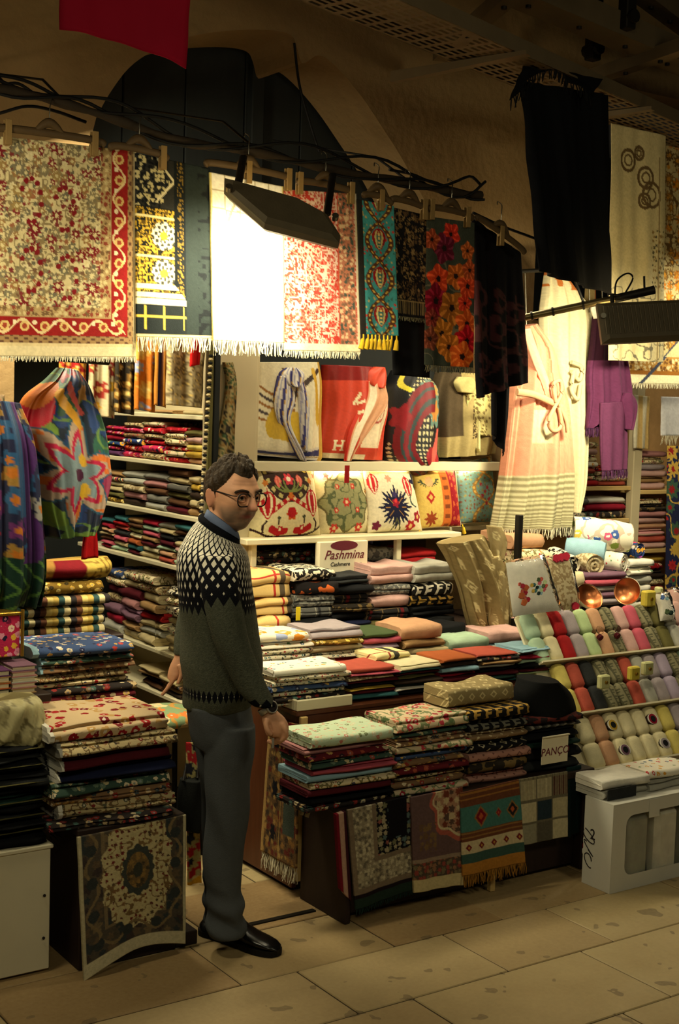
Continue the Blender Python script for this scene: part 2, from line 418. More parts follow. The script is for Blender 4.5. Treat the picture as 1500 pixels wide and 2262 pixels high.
def stack(where, items, x0, x1, Y, depth, z0, z1, noun='folded scarf', cat='scarf', group=None, name='folded_scarf', face='Y', layers=(2, 2, 2, 3), jit=.014, rz=0., soft=1., weights=None):
    """items listed top to bottom; face 'Y': the fold looks out of the shop front, 'X': it looks left along the front"""
    n = len(items); ws = weights or [rnd.uniform(.85, 1.15) for _ in items]; tot = sum(ws); z = z1; made = []
    for i, it in enumerate(items):
        h = (z1-z0)*ws[i]/tot; z -= h
        la = f"{DESC[it]} {noun}, {ORD[i]} {where}" if n > 1 else f"{DESC[it]} {noun} {where}"
        j = rnd.uniform(-jit, jit); wj = rnd.uniform(-jit, jit); r = rz+rnd.uniform(-.025, .025)*jit/.014; L_ = rnd.choice(layers)
        wd = (x1-x0)+wj
        if face == 'Y': o = folded(name, it, (x0+j-wj/2, Y+rnd.uniform(-jit, jit), z), wd, depth, h*.985, r, L_, la, cat, group or where, soft)
        else: o = folded(name, it, (Y+rnd.uniform(-jit, jit), x1+j, z), wd, depth, h*.985, -math.pi/2+r, L_, la, cat, group or where, soft)
        made.append(o)
    return made
def pstack(where, items, pl, pr, ptop, Y, depth, z0, **k):
    """stack whose front edge runs from photo column pl to pr and reaches up to row ptop, standing at height z0 on the plane Y"""
    zm = P((pl+pr)/2, ptop, Y=Y).z
    a = P(pl, ptop+20, Y=Y).x; b = P(pr, ptop+20, Y=Y).x
    return stack(where, items, a, b, Y, depth, z0, zm, **k)
# ---------------------------------------------------------------- cloth colours
for k, d, c in [('cream','cream',(226,214,170)),('beige','beige',(196,178,132)),('tan','tan',(168,132,86)),('mustard','mustard yellow',(196,160,60)),('yellow','pale yellow',(222,204,110)),
    ('orange','burnt orange',(176,92,46)),('coral','coral',(184,84,66)),('red','bright red',(164,26,28)),('crimson','crimson',(150,22,44)),('wine','wine red',(88,22,32)),('pink','pale pink',(208,166,156)),
    ('dusty','dusty pink',(176,122,120)),('rose','rose',(196,88,104)),('mauve','mauve',(126,92,110)),('purple','purple',(92,52,92)),('lilac','lilac grey',(168,156,158)),('navy','navy',(28,34,66)),('blue','blue',(58,92,150)),
    ('teal','teal',(52,104,108)),('mint','mint green',(176,204,172)),('green','leaf green',(72,88,52)),('bottle','bottle green',(24,52,44)),('olive','olive',(104,98,54)),('brown','brown',(98,66,42)),
    ('umber','dark brown',(52,38,28)),('grey','grey',(124,122,112)),('silver','light grey',(176,174,160)),('black','black',(17,18,20)),('white','white',(236,232,216)),('sky','sky blue',(148,186,200)),('char','charcoal',(44,46,46)),('lav','lavender',(176,160,180)),('paleg','pale green',(186,208,150)),('peach','peach',(204,156,118))]: cl(k, d, c)
floral('fl_red','red flowered',(168,26,34),[(230,200,150),(230,120,40),(40,30,40),(210,40,60),(240,220,190)],34,.4)
floral('fl_pinkred','magenta flowered',(190,40,80),[(230,180,60),(120,20,60),(230,150,170),(240,210,180),(40,30,60)],36,.42)
floral('fl_cream','cream flowered',(222,206,164),[(176,40,40),(90,100,60),(60,60,90),(200,130,70),(150,80,80)],36,.3,(120,110,70))
floral('fl_dark','dark flowered',(44,38,36),[(196,170,124),(150,50,46),(70,100,90),(206,190,150),(130,106,74)],36,.43)
floral('fl_blue','blue flowered',(60,80,120),[(220,205,170),(180,60,50),(200,160,80),(40,40,70),(230,220,200)],36,.36)
floral('fl_gold','gold brocade',(120,92,30),[(220,186,80),(190,150,60),(60,48,24),(230,205,120)],44,.42)
floral('fl_tap','brown tapestry',(128,98,68),[(196,170,124),(140,50,40),(54,66,70),(190,150,80),(220,200,160)],40,.4)
floral('fl_carpet','beige carpet patterned',(186,168,124),[(120,40,36),(70,60,50),(150,110,70),(90,90,70)],42,.34,(110,90,60))
floral('fl_wine','wine carpet patterned',(100,28,36),[(206,170,96),(200,184,146),(50,26,34),(160,76,54)],34,.42)
floral('fl_green','green carpet patterned',(58,82,70),[(200,184,136),(160,74,60),(106,126,104),(224,206,170)],38,.42)
floral('fl_rose','rose garland',(206,186,150),[(186,60,70),(90,110,70),(200,120,90),(150,40,50)],26,.36,(120,130,90))
floral('fl_white','white printed',(232,226,206),[(200,60,60),(60,90,120),(90,130,80),(220,160,60)],30,.26)
floral('fl_orange','white and orange printed',(226,216,192),[(206,130,40),(214,150,60),(150,160,190)],14,.5)
floral('fl_tiny','sprigged cream',(210,200,170),[(30,30,30),(160,40,40),(50,90,90),(80,80,70)],70,.4)
floral('fl_gypsy','multicolour printed',(40,60,110),[(220,60,90),(240,180,60),(60,140,90),(230,220,210),(150,60,140)],30,.44)
stripes('st_multi','multicolour striped',[(176,60,50),(222,206,160),(60,80,90),(190,150,80),(40,40,50),(150,80,90)],16,1)
stripes('st_brown','brown striped',[(126,92,62),(196,170,124),(74,52,40),(170,130,84)],30,1)
stripes('st_box','gold and teal banded',[(190,160,80),(46,74,72),(200,186,140),(40,36,36),(110,70,50),(214,190,110)],7,0,.1)
stripes('st_grey','grey striped',[(90,88,82),(150,146,130),(60,60,60)],22,0)
stripes('st_pink','pale pink striped',[(222,176,164),(230,210,190),(200,140,140)],24,2)
plaid('pl_beige','beige red checked',(210,178,112),(170,52,40),(86,74,56))
plaid('pl_cream','cream checked',(226,210,150),(150,60,50),(60,60,50))
plaid('pl_grey','grey tartan',(96,96,92),(160,156,140),(50,50,52),14)
plaid('pl_dark','dark tartan',(40,38,38),(120,100,70),(110,30,34),12)
blotch('leopard','animal print',(214,204,176),(30,26,24),46,.5)
blotch('tiger','orange printed',(28,24,24),(206,100,44),24,.56)
blotch('marl','grey marled',(150,148,136),(96,96,92),60,.52)
blotch('marlb','beige marled',(190,176,140),(146,126,90),60,.5)
blotch('camo','brown printed',(44,38,30),(120,98,58),34,.54)
lattice('mono','beige monogram woven',(150,134,92),(206,190,140),18)
lattice('monob','black monogram woven',(22,22,24),(190,180,150),18)
lattice('monot','tan monogram woven',(136,110,78),(206,190,150),18)
lattice('monop','pink monogram woven',(178,130,114),(120,80,72),20)
lattice('keyg','gold key patterned',(20,19,18),(180,142,66),19,key_style=True)
lattice('keyw','black and white key patterned',(24,23,24),(222,214,188),19,key_style=True)
lattice('keygrey','grey key patterned',(22,22,24),(120,118,104),19,key_style=True)
lattice('geo','grey key woven',(128,122,92),(84,82,60),26,key_style=True)
lattice('star','dark blue starred',(36,40,72),(190,170,120),20)
vcmat('vc'); vcmat('vc_sheen', .5, .15, 200, .4)
# ---------------------------------------------------------------- building materials
def plaster():
    n = NT('wall_plaster'); v = n.pos(1., False); f = n.noise(v, 1.7, 5.); g = n.noise(v, 14., 4.)
    c = n.mix(f, L4((120,96,62)), L4((160,134,92))); c = n.mix(n.math('MULTIPLY', g, .35), c, L4((110,88,60)))
    n.bump(n.noise(v, 25., 6.), .35, .02); MATS['plaster'] = n.done(c, .95)
plaster()
def stone():
    n = NT('floor_stone'); v = n.pos(1., False); oi = n.new('ShaderNodeObjectInfo').outputs['Random']
    base = n.ramp(oi, [(0, L4((172,152,108))), (.3, L4((184,166,120))), (.5, L4((142,112,72))), (.7, L4((176,156,112))), (.88, L4((130,100,62))), (1, L4((160,132,90)))], False)
    f = n.noise(v, 5., 5.); c = n.mix(n.math('MULTIPLY', f, .5), base, L4((120,96,58)))
    sp = n.math('GREATER_THAN', n.noise(v, 9., 2.), .66); c = n.mix(n.math('MULTIPLY', sp, .6), c, L4((66,52,36)))
    g = n.noise(v, 60., 3.); c = n.mix(n.math('MULTIPLY', g, .3), c, L4((210,186,136)))
    n.bump(n.noise(v, 30., 5.), .25, .01); MATS['stone'] = n.done(c, n.math('MULTIPLY_ADD', f, .3, .4), 0., .35)
stone()
plain('skinlid', (184,128,96), .6, var=.1, bump=0); plain('grout', (70,58,42), .95, sc=20)
def wood(key, a, b, rough=.5, ax=2):
    n = NT(key); v = n.pos(1., False)
    mp = n.new('ShaderNodeMapping'); s_ = [14, 14, 14]; s_[ax] = 1.2; mp.inputs['Scale'].default_value = s_; n.put(mp.inputs[0], v)
    f = n.noise(mp.outputs[0], 3., 5.); n.bump(f, .15, .004); MATS[key] = n.done(n.mix(f, L4(a), L4(b)), rough, 0., .35)
wood('laminate', (70,36,20), (98,54,30), .38); wood('dkwood', (30,19,14), (46,30,22), .6); wood('pine', (190,158,96), (214,184,120), .6, 0)
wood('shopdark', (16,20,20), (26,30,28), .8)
plain('whitewood', (222,212,176), .45, var=.12, sc=6, bump=.05, spec=.4)
plain('whitepost', (200,186,150), .5, var=.15, sc=8, bump=.05)
plain('steel', (120,104,78), .6, .3, var=.3, sc=8, bump=.1); plain('darksteel', (40,36,30), .5, .5, var=.3, sc=8, bump=.1)
plain('lamphood', (92,82,62), .5, .1, var=.3, sc=20, bump=.15); plain('polemetal', (120,104,70), .35, .8, var=.3, sc=10, bump=.05)
plain('cable', (14,13,12), .6, sc=20); plain('rodwood', (52,42,30), .8, sc=14, var=.5)
plain('clipwood', (140,112,66), .6, sc=14); plain('hangerwood', (84,66,42), .55, sc=10); plain('wire', (130,125,110), .3, .9, bump=0)
plain('cardboard', (176,134,84), .8, sc=10); plain('paper', (232,222,190), .8, var=.08, bump=.02); plain('ink', (40,34,34), .8, bump=0); plain('inkred', (120,50,60), .8, bump=0)
plain('boxwhite', (206,204,190), .5, var=.1, sc=12, bump=.03, spec=.4); plain('cabwhite', (214,206,176), .55, var=.1, sc=10, bump=.03)
plain('copper', (206,128,80), .34, 1., var=.2, sc=12, bump=.2, spec=.5); plain('soap', (206,186,72), .55, sc=40); plain('soapg', (196,196,140), .55, sc=40)
plain('gold', (190,150,60), .35, .8, sc=20); plain('yellowtag', (236,208,40), .7, var=.05, bump=0)
plain('fr_white', (230,222,190), .9, sc=40); plain('fr_gold', (222,180,40), .9, sc=40); plain('fr_black', (20,20,20), .9); plain('fr_ochre', (170,120,44), .9); plain('fr_grey', (120,112,84), .9)
plain('flag', (170,8,44), .8, var=.12, sc=8, bump=.05)
def plastic():
    n = NT('clear_plastic'); n.b.inputs['Transmission Weight'].default_value = 1.; n.b.inputs['IOR'].default_value = 1.12
    n.bump(n.noise(n.pos(1., False), 22., 3.), .5, .02)
    MATS['plastic'] = n.done((1, 1, 1, 1), .12, 0., .8)
    n = NT('clear_acrylic'); n.b.inputs['Transmission Weight'].default_value = 1.; n.b.inputs['IOR'].default_value = 1.06
    MATS['acrylic'] = n.done((.98, .97, .92, 1), .05, 0., .6)
plastic()
glow('ledwarm', (255,226,160), 26.); glow('ledstrip', (255,232,180), 14.)
# ---------------------------------------------------------------- floor of stone slabs
fl = struct(MB().box((-6, -4, -.06), (12, 9, -.004)).build('floor', 'grout'))
TILE = {}
def tile(x0, y0, x1, y1):
    k = (round(x1-x0, 3), round(y1-y0, 3))
    if k not in TILE:
        o = MB().bbox((0, 0, -.03), (k[0]-.006, k[1]-.006, 0), .003).build('tile', 'stone', fl); TILE[k] = o.data
    else: o = link('tile', TILE[k], fl)
    o.location = (x0, y0, rnd.uniform(-.0012, .0012))
yy = 1.7; row = 0
while yy < 5.2:
    hgt = .36 if row % 3 else .42
    xx = -.2+.31*(row % 2)+.1*(row % 3); i = 0
    while xx < 6.2:
        wd = (.62, .5, .62, .74)[(i+row) % 4]
        if (xx+wd-.6)*.57+(yy+hgt)*.82 > 2.6: tile(xx, yy, xx+wd, yy+hgt)
        xx += wd; i += 1
    yy += hgt; row += 1
for k, (a, b) in enumerate([((2.42, 4.02), (2.72, 4.03))]):
    struct(MB().box((a[0], a[1], 0), (b[0], b[1]+.012, .006)).build('floor_strip', 'darksteel'))  # thin dark strip lying across the slabs
# ---------------------------------------------------------------- front wall with a pointed arch
WY = 5.45
arch_px = [(212,262),(240,210),(285,150),(340,112),(415,82),(500,68),(590,66),(640,76),(655,100),(668,140),(705,122),(745,150),(800,215),(850,290),(885,345),(915,400)]
ap = [P(x, y, Y=WY) for x, y in arch_px]
ap = [Vector(q) for q in spline([tuple(a) for a in ap], 4)]
L0 = Vector((ap[0].x-.35, WY, 0)); R0 = Vector((ap[-1].x+.16, WY, 0))
out = [(L0.x, 0)]+[(L0.x, ap[0].z-.5), (ap[0].x-.03, ap[0].z-.12)]+[(a.x, a.z) for a in ap]+[(R0.x, ap[-1].z-.2)]+[(R0.x, 0)]
mb = MB(); WL, WR, ZT = -3., P(1190, 400, Y=WY).x, 4.3
front = []; n = len(out)
poly = [(WL, 0)]+out+[(WR, 0), (WR, ZT), (WL, ZT)]
mb.add([(x, WY, z) for x, z in poly], [tuple(range(len(poly)))])
mb.add([(x, WY+.4, z) for x, z in poly], [tuple(reversed(range(len(poly))))])
vs = [(x, WY, z) for x, z in out]+[(x, WY+.4, z) for x, z in out]
mb.add(vs, [(i, i+1, n+i+1, n+i) for i in range(n-1)])
mb.add([(WR, WY, 0), (WR, WY+.4, 0), (WR, WY+.4, ZT), (WR, WY, ZT)], [(0, 1, 2, 3)])
struct(mb.build('wall_front', 'plaster'))
# dark boarded lunette behind the arch, shop interior walls
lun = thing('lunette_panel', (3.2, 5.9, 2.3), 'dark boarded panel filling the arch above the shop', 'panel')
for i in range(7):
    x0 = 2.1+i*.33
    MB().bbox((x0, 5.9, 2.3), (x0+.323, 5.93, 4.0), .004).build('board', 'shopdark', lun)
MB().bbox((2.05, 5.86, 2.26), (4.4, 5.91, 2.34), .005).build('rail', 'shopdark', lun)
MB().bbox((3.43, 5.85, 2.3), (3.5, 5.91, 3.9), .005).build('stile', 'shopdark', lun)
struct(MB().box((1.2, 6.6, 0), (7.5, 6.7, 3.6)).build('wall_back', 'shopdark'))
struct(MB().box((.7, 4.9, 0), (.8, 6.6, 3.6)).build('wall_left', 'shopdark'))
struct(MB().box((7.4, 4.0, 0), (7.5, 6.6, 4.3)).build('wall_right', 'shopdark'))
struct(MB().box((WR, WY, 3.7), (7.4, WY+.3, 4.3)).build('wall_lintel', 'plaster'))
plain('ceilpaint', (70,60,46), .9, sc=3)
struct(MB().box((-3, 2.6, 4.3), (7.5, 6.7, 4.4)).build('ceiling', 'ceilpaint'))
# ---------------------------------------------------------------- cable tray and steel frame overhead
ty0, ty1 = 4.1, 4.5; tz = 3.3
tray = thing('cable_tray', (3.9, 4.3, tz), 'perforated metal cable tray running under the ceiling above the arch', 'cable tray')
a0 = P(700, -80, Z=tz); a1 = P(1560, 300, Z=tz); d = (a1-a0); d.z = 0; d.normalize(); nrm = Vector((-d.y, d.x, 0)); Lt = (a1-a0).length+1.2
def TP(s, t, z): return a0+d*(s-.6)+nrm*t+Vector((0, 0, z-tz))
mb = MB(); nx = int(Lt/.03); rows = 19; wt = .30
def cellp(i, j, z): return TP(i*.03, j*wt/rows, z)
for i in range(nx):
    for j in range(rows):
        if j % 2 == 1 and i % 3 != 2: continue
        mb.add([cellp(i, j, tz), cellp(i+1, j, tz), cellp(i+1, j+1, tz), cellp(i, j+1, tz)], [(0, 1, 2, 3)])
mb.build('tray_bed', 'steel', tray)
for t in (0., wt):
    mb = MB(); 
    A = [TP(0, t-.003, tz), TP(0, t+.003, tz), TP(0, t+.003, tz+.06), TP(0, t-.003, tz+.06)]; B = [TP(Lt, t-.003, tz), TP(Lt, t+.003, tz), TP(Lt, t+.003, tz+.06), TP(Lt, t-.003, tz+.06)]
    mb.add(A+B, [(0,1,5,4),(1,2,6,5),(2,3,7,6),(3,0,4,7),(0,3,2,1),(4,5,6,7)]); mb.build('tray_side', 'steel', tray)
for px in (1040, 1390):
    c = P(px, 130 if px < 1200 else 240, Z=tz); s = (c-a0).dot(d)+.6
    mb = MB(); A = []
    for ss in (s-.02, s+.02):
        A += [TP(ss, -.06, tz-.004), TP(ss, wt+.3, tz-.004), TP(ss, wt+.3, tz-.05), TP(ss, -.06, tz-.02)]
    mb.add(A, [(0,1,2,3),(7,6,5,4),(0,4,5,1),(1,5,6,2),(2,6,7,3),(3,7,4,0)]); mb.build('bracket', 'steel', tray)
def beam(px0, px1, z, w_, h, label, par=None, dd=0):
    A, B = P(*px0, Z=z), P(*px1, Z=z); e = (B-A).normalized(); nn = Vector((-e.y, e.x, 0)); A = A-e*.6; B = B+e*.6
    t = thing('ceiling_beam', A, label, 'beam', None); 
    mb = MB()
    for (o1, o2, z1, z2) in ((-w_/2, w_/2, 0, .012), (-w_/2, -w_/2+.012, .012, h), (w_/2-.012, w_/2, .012, h)):
        mb.add([A+nn*o1+Vector((0,0,z1)), A+nn*o2+Vector((0,0,z1)), B+nn*o2+Vector((0,0,z1)), B+nn*o1+Vector((0,0,z1)), A+nn*o1+Vector((0,0,z2)), A+nn*o2+Vector((0,0,z2)), B+nn*o2+Vector((0,0,z2)), B+nn*o1+Vector((0,0,z2))], [(0,1,2,3),(4,7,6,5),(0,4,5,1),(1,5,6,2),(2,6,7,3),(3,7,4,0)])
    mb.build('channel', 'steel', t)
    for i in range(6):
        q = A+(B-A)*(.12+.15*i); MB().tube([q+Vector((0,0,.001)), q-Vector((0,0,.012))], .012, 6).build('bolt', 'darksteel', t)
    return t
beam((1140, 0), (1500, 150), 3.55, .16, .1, 'steel channel beam crossing the dark ceiling beyond the cable tray')
beam((1060, 60), (1130, 0), 3.5, .07, .06, 'short steel cross bar joining tray and ceiling beam')
beam((1350, 170), (1500, 120), 3.5, .07, .06, 'slanting steel brace under the ceiling at the corner')
beam((1420, 0), (1500, 60), 3.75, .1, .1, 'far steel channel high in the ceiling corner')
for i, (px, py) in enumerate([(1385, 40), (1310, 110)]):
    q = P(px, py, Z=3.62); t = thing('hanging_bracket', q, ('dark','black')[i]+' metal fixture bolted to the ceiling beam '+('near the corner','above the black cloth')[i], 'bracket')
    MB().bbox(q+Vector((-.03,-.03,-.05)), q+Vector((.03,.03,.3)), .005).build('post', 'darksteel', t); MB().tube([q+Vector((0,-.05,0)), q+Vector((0,.05,0))], .03, 10).build('knuckle', 'darksteel', t)
# ---------------------------------------------------------------- red banner
def flagfn(p): pass
fy = 4.1
fp = [P(133, -120, Y=fy), P(424, -120, Y=fy), P(412, 152, Y=fy), P(131, 66, Y=fy)]
o, _ = sheet('red_banner', fp, None, 'flag', None, .02, .012, 1.3, .003, (170,8,44), sag=-.02)
tag(o, 'plain red cloth banner hanging down from above the arch', 'banner')
# ---------------------------------------------------------------- crooked rod carrying the rugs, cables wound along it
RY = 4.35
rodpts = [P(-120, 168, Y=RY), P(0, 196, Y=RY), P(120, 222, Y=RY), P(250, 262, Y=RY), P(400, 312, Y=RY), P(560, 336, Y=RY), P(720, 372, Y=RY), P(880, 400, Y=RY), P(1000, 425, Y=RY), P(1062, 432, Y=RY)]
rod = thing('hanging_rod', rodpts[4], 'crooked dark pole across the arch from which the rugs hang', 'pole')
sp = spline([tuple(p) for p in rodpts], 5)
MB().tube(sp, [.016+.004*math.sin(i*1.3) for i in range(len(sp))], 8).build('pole', 'rodwood', rod)
for k in range(3):
    q = [Vector(p)+Vector((0, .02*math.sin(i*.5+k*2)-.015, .022*math.cos(i*.5+k*2)+(.05*math.sin(i*.21+k)**2 if k else 0))) for i, p in enumerate(sp)]
    MB().tube(q, .006, 6).build('cable', 'cable', rod)
for px in (30, 150, 560, 905):
    q = P(px, 192+px*.225, Y=RY); MB().tube([q+Vector((0,.02,0)), q+Vector((.01,.25,.12)), q+Vector((0,1.05,.3))], .005, 6).build('tie_wire', 'cable', rod)
for i, pts in enumerate([[(0,190),(40,185),(90,215),(150,225),(205,250)], [(0,250),(60,235),(120,245),(190,270)], [(650,95),(662,190),(690,290),(705,335)], [(860,375),(910,385),(960,405),(1060,432)], [(1045,470),(1110,500),(1190,530),(1300,575)], [(1215,540),(1260,600),(1290,670)]]):
    q = [P(x, y, Y=RY+(.1 if i != 2 else 1.04)) for x, y in pts]
    o = MB().tube(spline([tuple(p) for p in q], 5), .006, 6).build('loose_cable', 'cable')
    tag(o, ['black cable drooping above the flowered rug','thin dark cable sagging under the pole at its near end','pale wire hanging down the dark arch panel','cable looping over the far end of the pole','thin line running from pole to dark curtain','cord hanging in front of the tall black cloth'][i], 'cable')
# ---------------------------------------------------------------- rugs and shawls hanging from the rod
def hanger(p0, p1, clips, label, hookx=None, mat='hangerwood'):
    p0, p1 = Vector(p0), Vector(p1); c = (p0+p1)/2
    t = thing('clip_hanger', c, label, 'hanger'); e = (p1-p0).normalized()
    mid = c+Vector((0, 0, .03)); sp_ = spline([tuple(p0), tuple(p0+e*.03+Vector((0,0,.012))), tuple(c+Vector((0,0,.016))), tuple(p1-e*.03+Vector((0,0,.012))), tuple(p1)], 5)
    MB().tube(sp_, [.006]+[.009]*(len(sp_)-2)+[.006], 8, sq=1.5).build('bar', mat, t)
    MB().tube(spline([tuple(c-e*.05+Vector((0,0,.02))), tuple(c+Vector((0,0,.05))), tuple(c+e*.05+Vector((0,0,.02)))], 5), [.006,.009,.012,.014,.016,.017,.016,.014,.012,.009,.006], 8).build('shoulder', mat, t)
    hp = [c+Vector((0,0,.055)), c+Vector((0,0,.1)), c+Vector((.01,.012,.13)), c+Vector((0,.028,.145)), c+Vector((-.012,.014,.13))]
    MB().tube(spline([tuple(q) for q in hp], 5), .0022, 6).build('hook', 'wire', t)
    for k in clips:
        q = p0+(p1-p0)*k; mb = MB()
        mb.bbox(q+Vector((-.011, -.014, -.04)), q+Vector((.011, -.008, .042)), .002); mb.bbox(q+Vector((-.011, .006, -.04)), q+Vector((.011, .012, .042)), .002); mb.tube([q+Vector((-.013,-.001,.004)), q+Vector((.013,-.001,.004))], .007, 8)
        mb.build('clip', 'clipwood', t)
    return t
C_ = lambda *c: lin(c)
def rug1(p):
    x, y = p.x, p.y
    p.vines(60, C_(136,118,82), w=.09); p.flowers(50, [C_(120,48,46), C_(136,120,86), C_(104,98,78), C_(150,96,64), C_(112,84,60)], r=.36, k=2, dens=.85); p.flowers(24, [C_(124,40,42), C_(110,104,82), C_(146,110,66), C_(214,200,156)], r=.3, k=11, pet=6, core=C_(206,190,140), dens=.7)
    p.flowers(15, [C_(116,30,34), C_(120,112,88), C_(150,124,74), C_(130,118,88)], r=.28, k=5, core=C_(206,190,140), pet=8, amp=.3)
    for (cx, cy) in [(.2,.17),(.32,.19),(.2,.4),(.33,.42)]:
        for i in range(9):
            a = -2.6+i*.55; r = .045
            p.put(np.hypot(x-(cx+r*math.cos(a)*.8), y-(cy+r*1.6*math.sin(a)+.03)) < .0095, C_(122,24,30))
    i_ = np.minimum(p.W-x, p.H-.035-y)
    p.put(i_ < .135, C_(168,142,96)); p.flowers(60, [C_(110,84,54), C_(130,60,44), C_(200,180,130)], (i_ > .1) & (i_ < .135), r=.45, k=6)
    bd = (i_ > .036) & (i_ < .098); p.put(bd, C_(138,26,24))
    t = np.where(p.W-x < p.H-.035-y, y, x); cw = (i_-.067)
    p.put(bd & (np.abs(cw-.022*np.sin(t*46)) < .0045), C_(214,190,140))
    p.put(bd & (np.hypot(((t*14) % 1-.5)/14, cw) < .017), C_(206,176,110)); p.put(bd & (np.hypot(((t*14) % 1-.5)/14, cw) < .009), C_(150,60,40))
    p.put(bd & (np.hypot(((t*14+.5) % 1-.5)/14, cw-.012) < .008), C_(222,206,170))
    p.put((i_ < .036) & (i_ > .012), C_(150,120,78)); p.put((i_ < .036) & (i_ > .012) & (np.sin(t*180)*np.sin(cw*260) > .3), C_(90,60,44))
    p.put(i_ < .012, C_(206,186,140)); p.put(p.y > p.H-.035, C_(214,198,156))
YB = 4.35
def hang(name, px, Y, fn, label, cat, **k):
    q = [P(a, b, Y=Y) for a, b in px]
    t = thing(name, (q[2]+q[3])/2, label, cat); fr = k.pop('fr', None); tas = k.pop('tas', None)
    o, hem = sheet('woven_panel', q, fn, parent=t, **k)
    if fr: fringe(t, hem, fr[0], fr[1], **(fr[2] if len(fr) > 2 else {}))
    if tas: tassels(t, hem, *tas)
    return t
hang('hanging_rug', [(-60,294),(302,334),(300,789),(-60,786)], YB, rug1, 'large beige flowered rug with red border hanging at the near end of the pole', 'rug', amp=.004, freq=1.2, thick=.008, fr=(.02,'fr_white',dict(step=.004)), res=.0036, bg=(206,190,142))
def rug2(p):
    x, y, W, H = p.x, p.y, p.W, p.H
    gold = C_(196,158,52); f = (x < W*.64) & (y < H*.82)
    p.flowers(60, [C_(16,20,22)], f, r=.4, k=4); g = p.c.copy()
    inn = (x < W*.64) & (y < H*.8)
    p.put(inn & (y > H*.28), gold); p.flowers(75, [C_(40,36,20), C_(90,70,24), C_(26,26,22)], inn & (y > H*.28), r=.5, k=7, pet=4)
    p.put(inn & (y < H*.28), C_(40,40,36)); p.flowers(70, [C_(190,178,130), C_(16,18,20)], inn & (y < H*.28) & (x < W*.46-(np.abs(y-H*.14))*.5), r=.5, k=5)
    p.put(inn & (np.abs(x-(W*.5-np.abs(y-H*.12)*.9)) < .006) & (y < H*.25), C_(210,200,160))
    for cy in (.43, .64):
        r = np.hypot(x-W*.36, (y-H*cy)); a = np.arctan2(y-H*cy, x-W*.36)
        p.put((r < .05), C_(226,216,180)); p.put((r < .05) & (np.sin(a*8)*np.sin(r*230) > .1), C_(60,60,50)); p.put(r < .016, gold)
    for yb in (.33, .55, .545): p.put(inn & (np.abs(y-H*yb) < .003), C_(226,210,150))
    p.put((x > W*.5) & (x < W*.64) & (y < H*.74), C_(20,24,24)); p.flowers(70, [C_(120,96,40)], (x > W*.54) & (x < W*.62) & (y < H*.76), r=.38, k=9)
    for yb in (.715, .765, .80): p.put((x < W*.5+(y-H*.7)*.9) & (np.abs(y-H*yb) < .009), C_(232,222,180))
    p.put((y > H*.82), C_(26,32,32)); gy = C_(206,176,70)
    p.put((y > H*.82) & (np.abs(y-H*.885) < .004) & (x < W*.66), gy)
    for xb in (.1, .36, .62): p.put((y > H*.82) & (y < H*.96) & (np.abs(x-W*xb) < .004), gy)
    p.put((x > W*.66), C_(34,42,40)); p.put((x > W*.66) & (vnoise(x*40, y*60, 2) > .7) & (x > W*.82), C_(20,24,26)); p.put(y > H*.985, C_(222,202,140))
hang('hanging_rug', [(300,338),(464,372),(470,748),(302,744)], YB-.012, rug2, 'black and gold prayer rug with long pale fringe, next to the flowered rug', 'rug', bg=(20,24,26), amp=.005, freq=1, thick=.008, fr=(.055,'fr_white',dict(step=.0045,r=.002)), res=.0042)
def rug3(p):
    x, y, W, H = p.x, p.y, p.W, p.H
    d, d2, h, a = cells(x*16, y*16, 3, .1); p.put((d2-d < .07) & (y < H*.5), C_(170,160,130))
    p.put((np.sin(x*300)*np.sin(y*300) > .55) & (x < W*.6) & (y > H*.3), C_(150,142,120))
    e = np.abs(x-W*(.5-.35*np.sin(y/H*3.2))); p.put(e < .006, C_(170,160,136)); p.put(np.minimum(x, W-x) < .008, C_(214,196,120))
hang('hanging_rug', [(464,380),(626,412),(627,757),(470,752)], YB-.024, rug3, 'white prayer rug with white fringe directly behind the lamp', 'rug', bg=(240,236,222), amp=.006, freq=1, thick=.008, fr=(.055,'fr_white',dict(step=.0045,r=.002)))
def rug4(p):
    x, y, W, H = p.x, p.y, p.W, p.H
    p.flowers(34, [C_(206,150,130), C_(222,186,160), C_(190,110,90)], r=.48, k=3, pet=7, amp=.35, core=C_(176,50,40)); p.vines(70, C_(228,196,176), w=.09)
    b = (x > W*.74); p.put(b & (x < W*.96), C_(176,110,84)); p.flowers(60, [C_(120,90,70), C_(214,180,140), C_(70,80,70)], b & (x < W*.94), r=.45, k=8)
    p.put(np.abs(x-W*.74) < .004, C_(196,70,50)); p.put(x > W*.965, C_(230,214,180)); p.put(y > H*.955, C_(232,218,180))
hang('hanging_rug', [(622,418),(787,428),(796,778),(628,774)], YB, rug4, 'red and pink damask rug beside the white prayer rug', 'rug', bg=(190,60,48), amp=.006, freq=1, thick=.008, fr=(.03,'fr_white',dict(step=.004)))
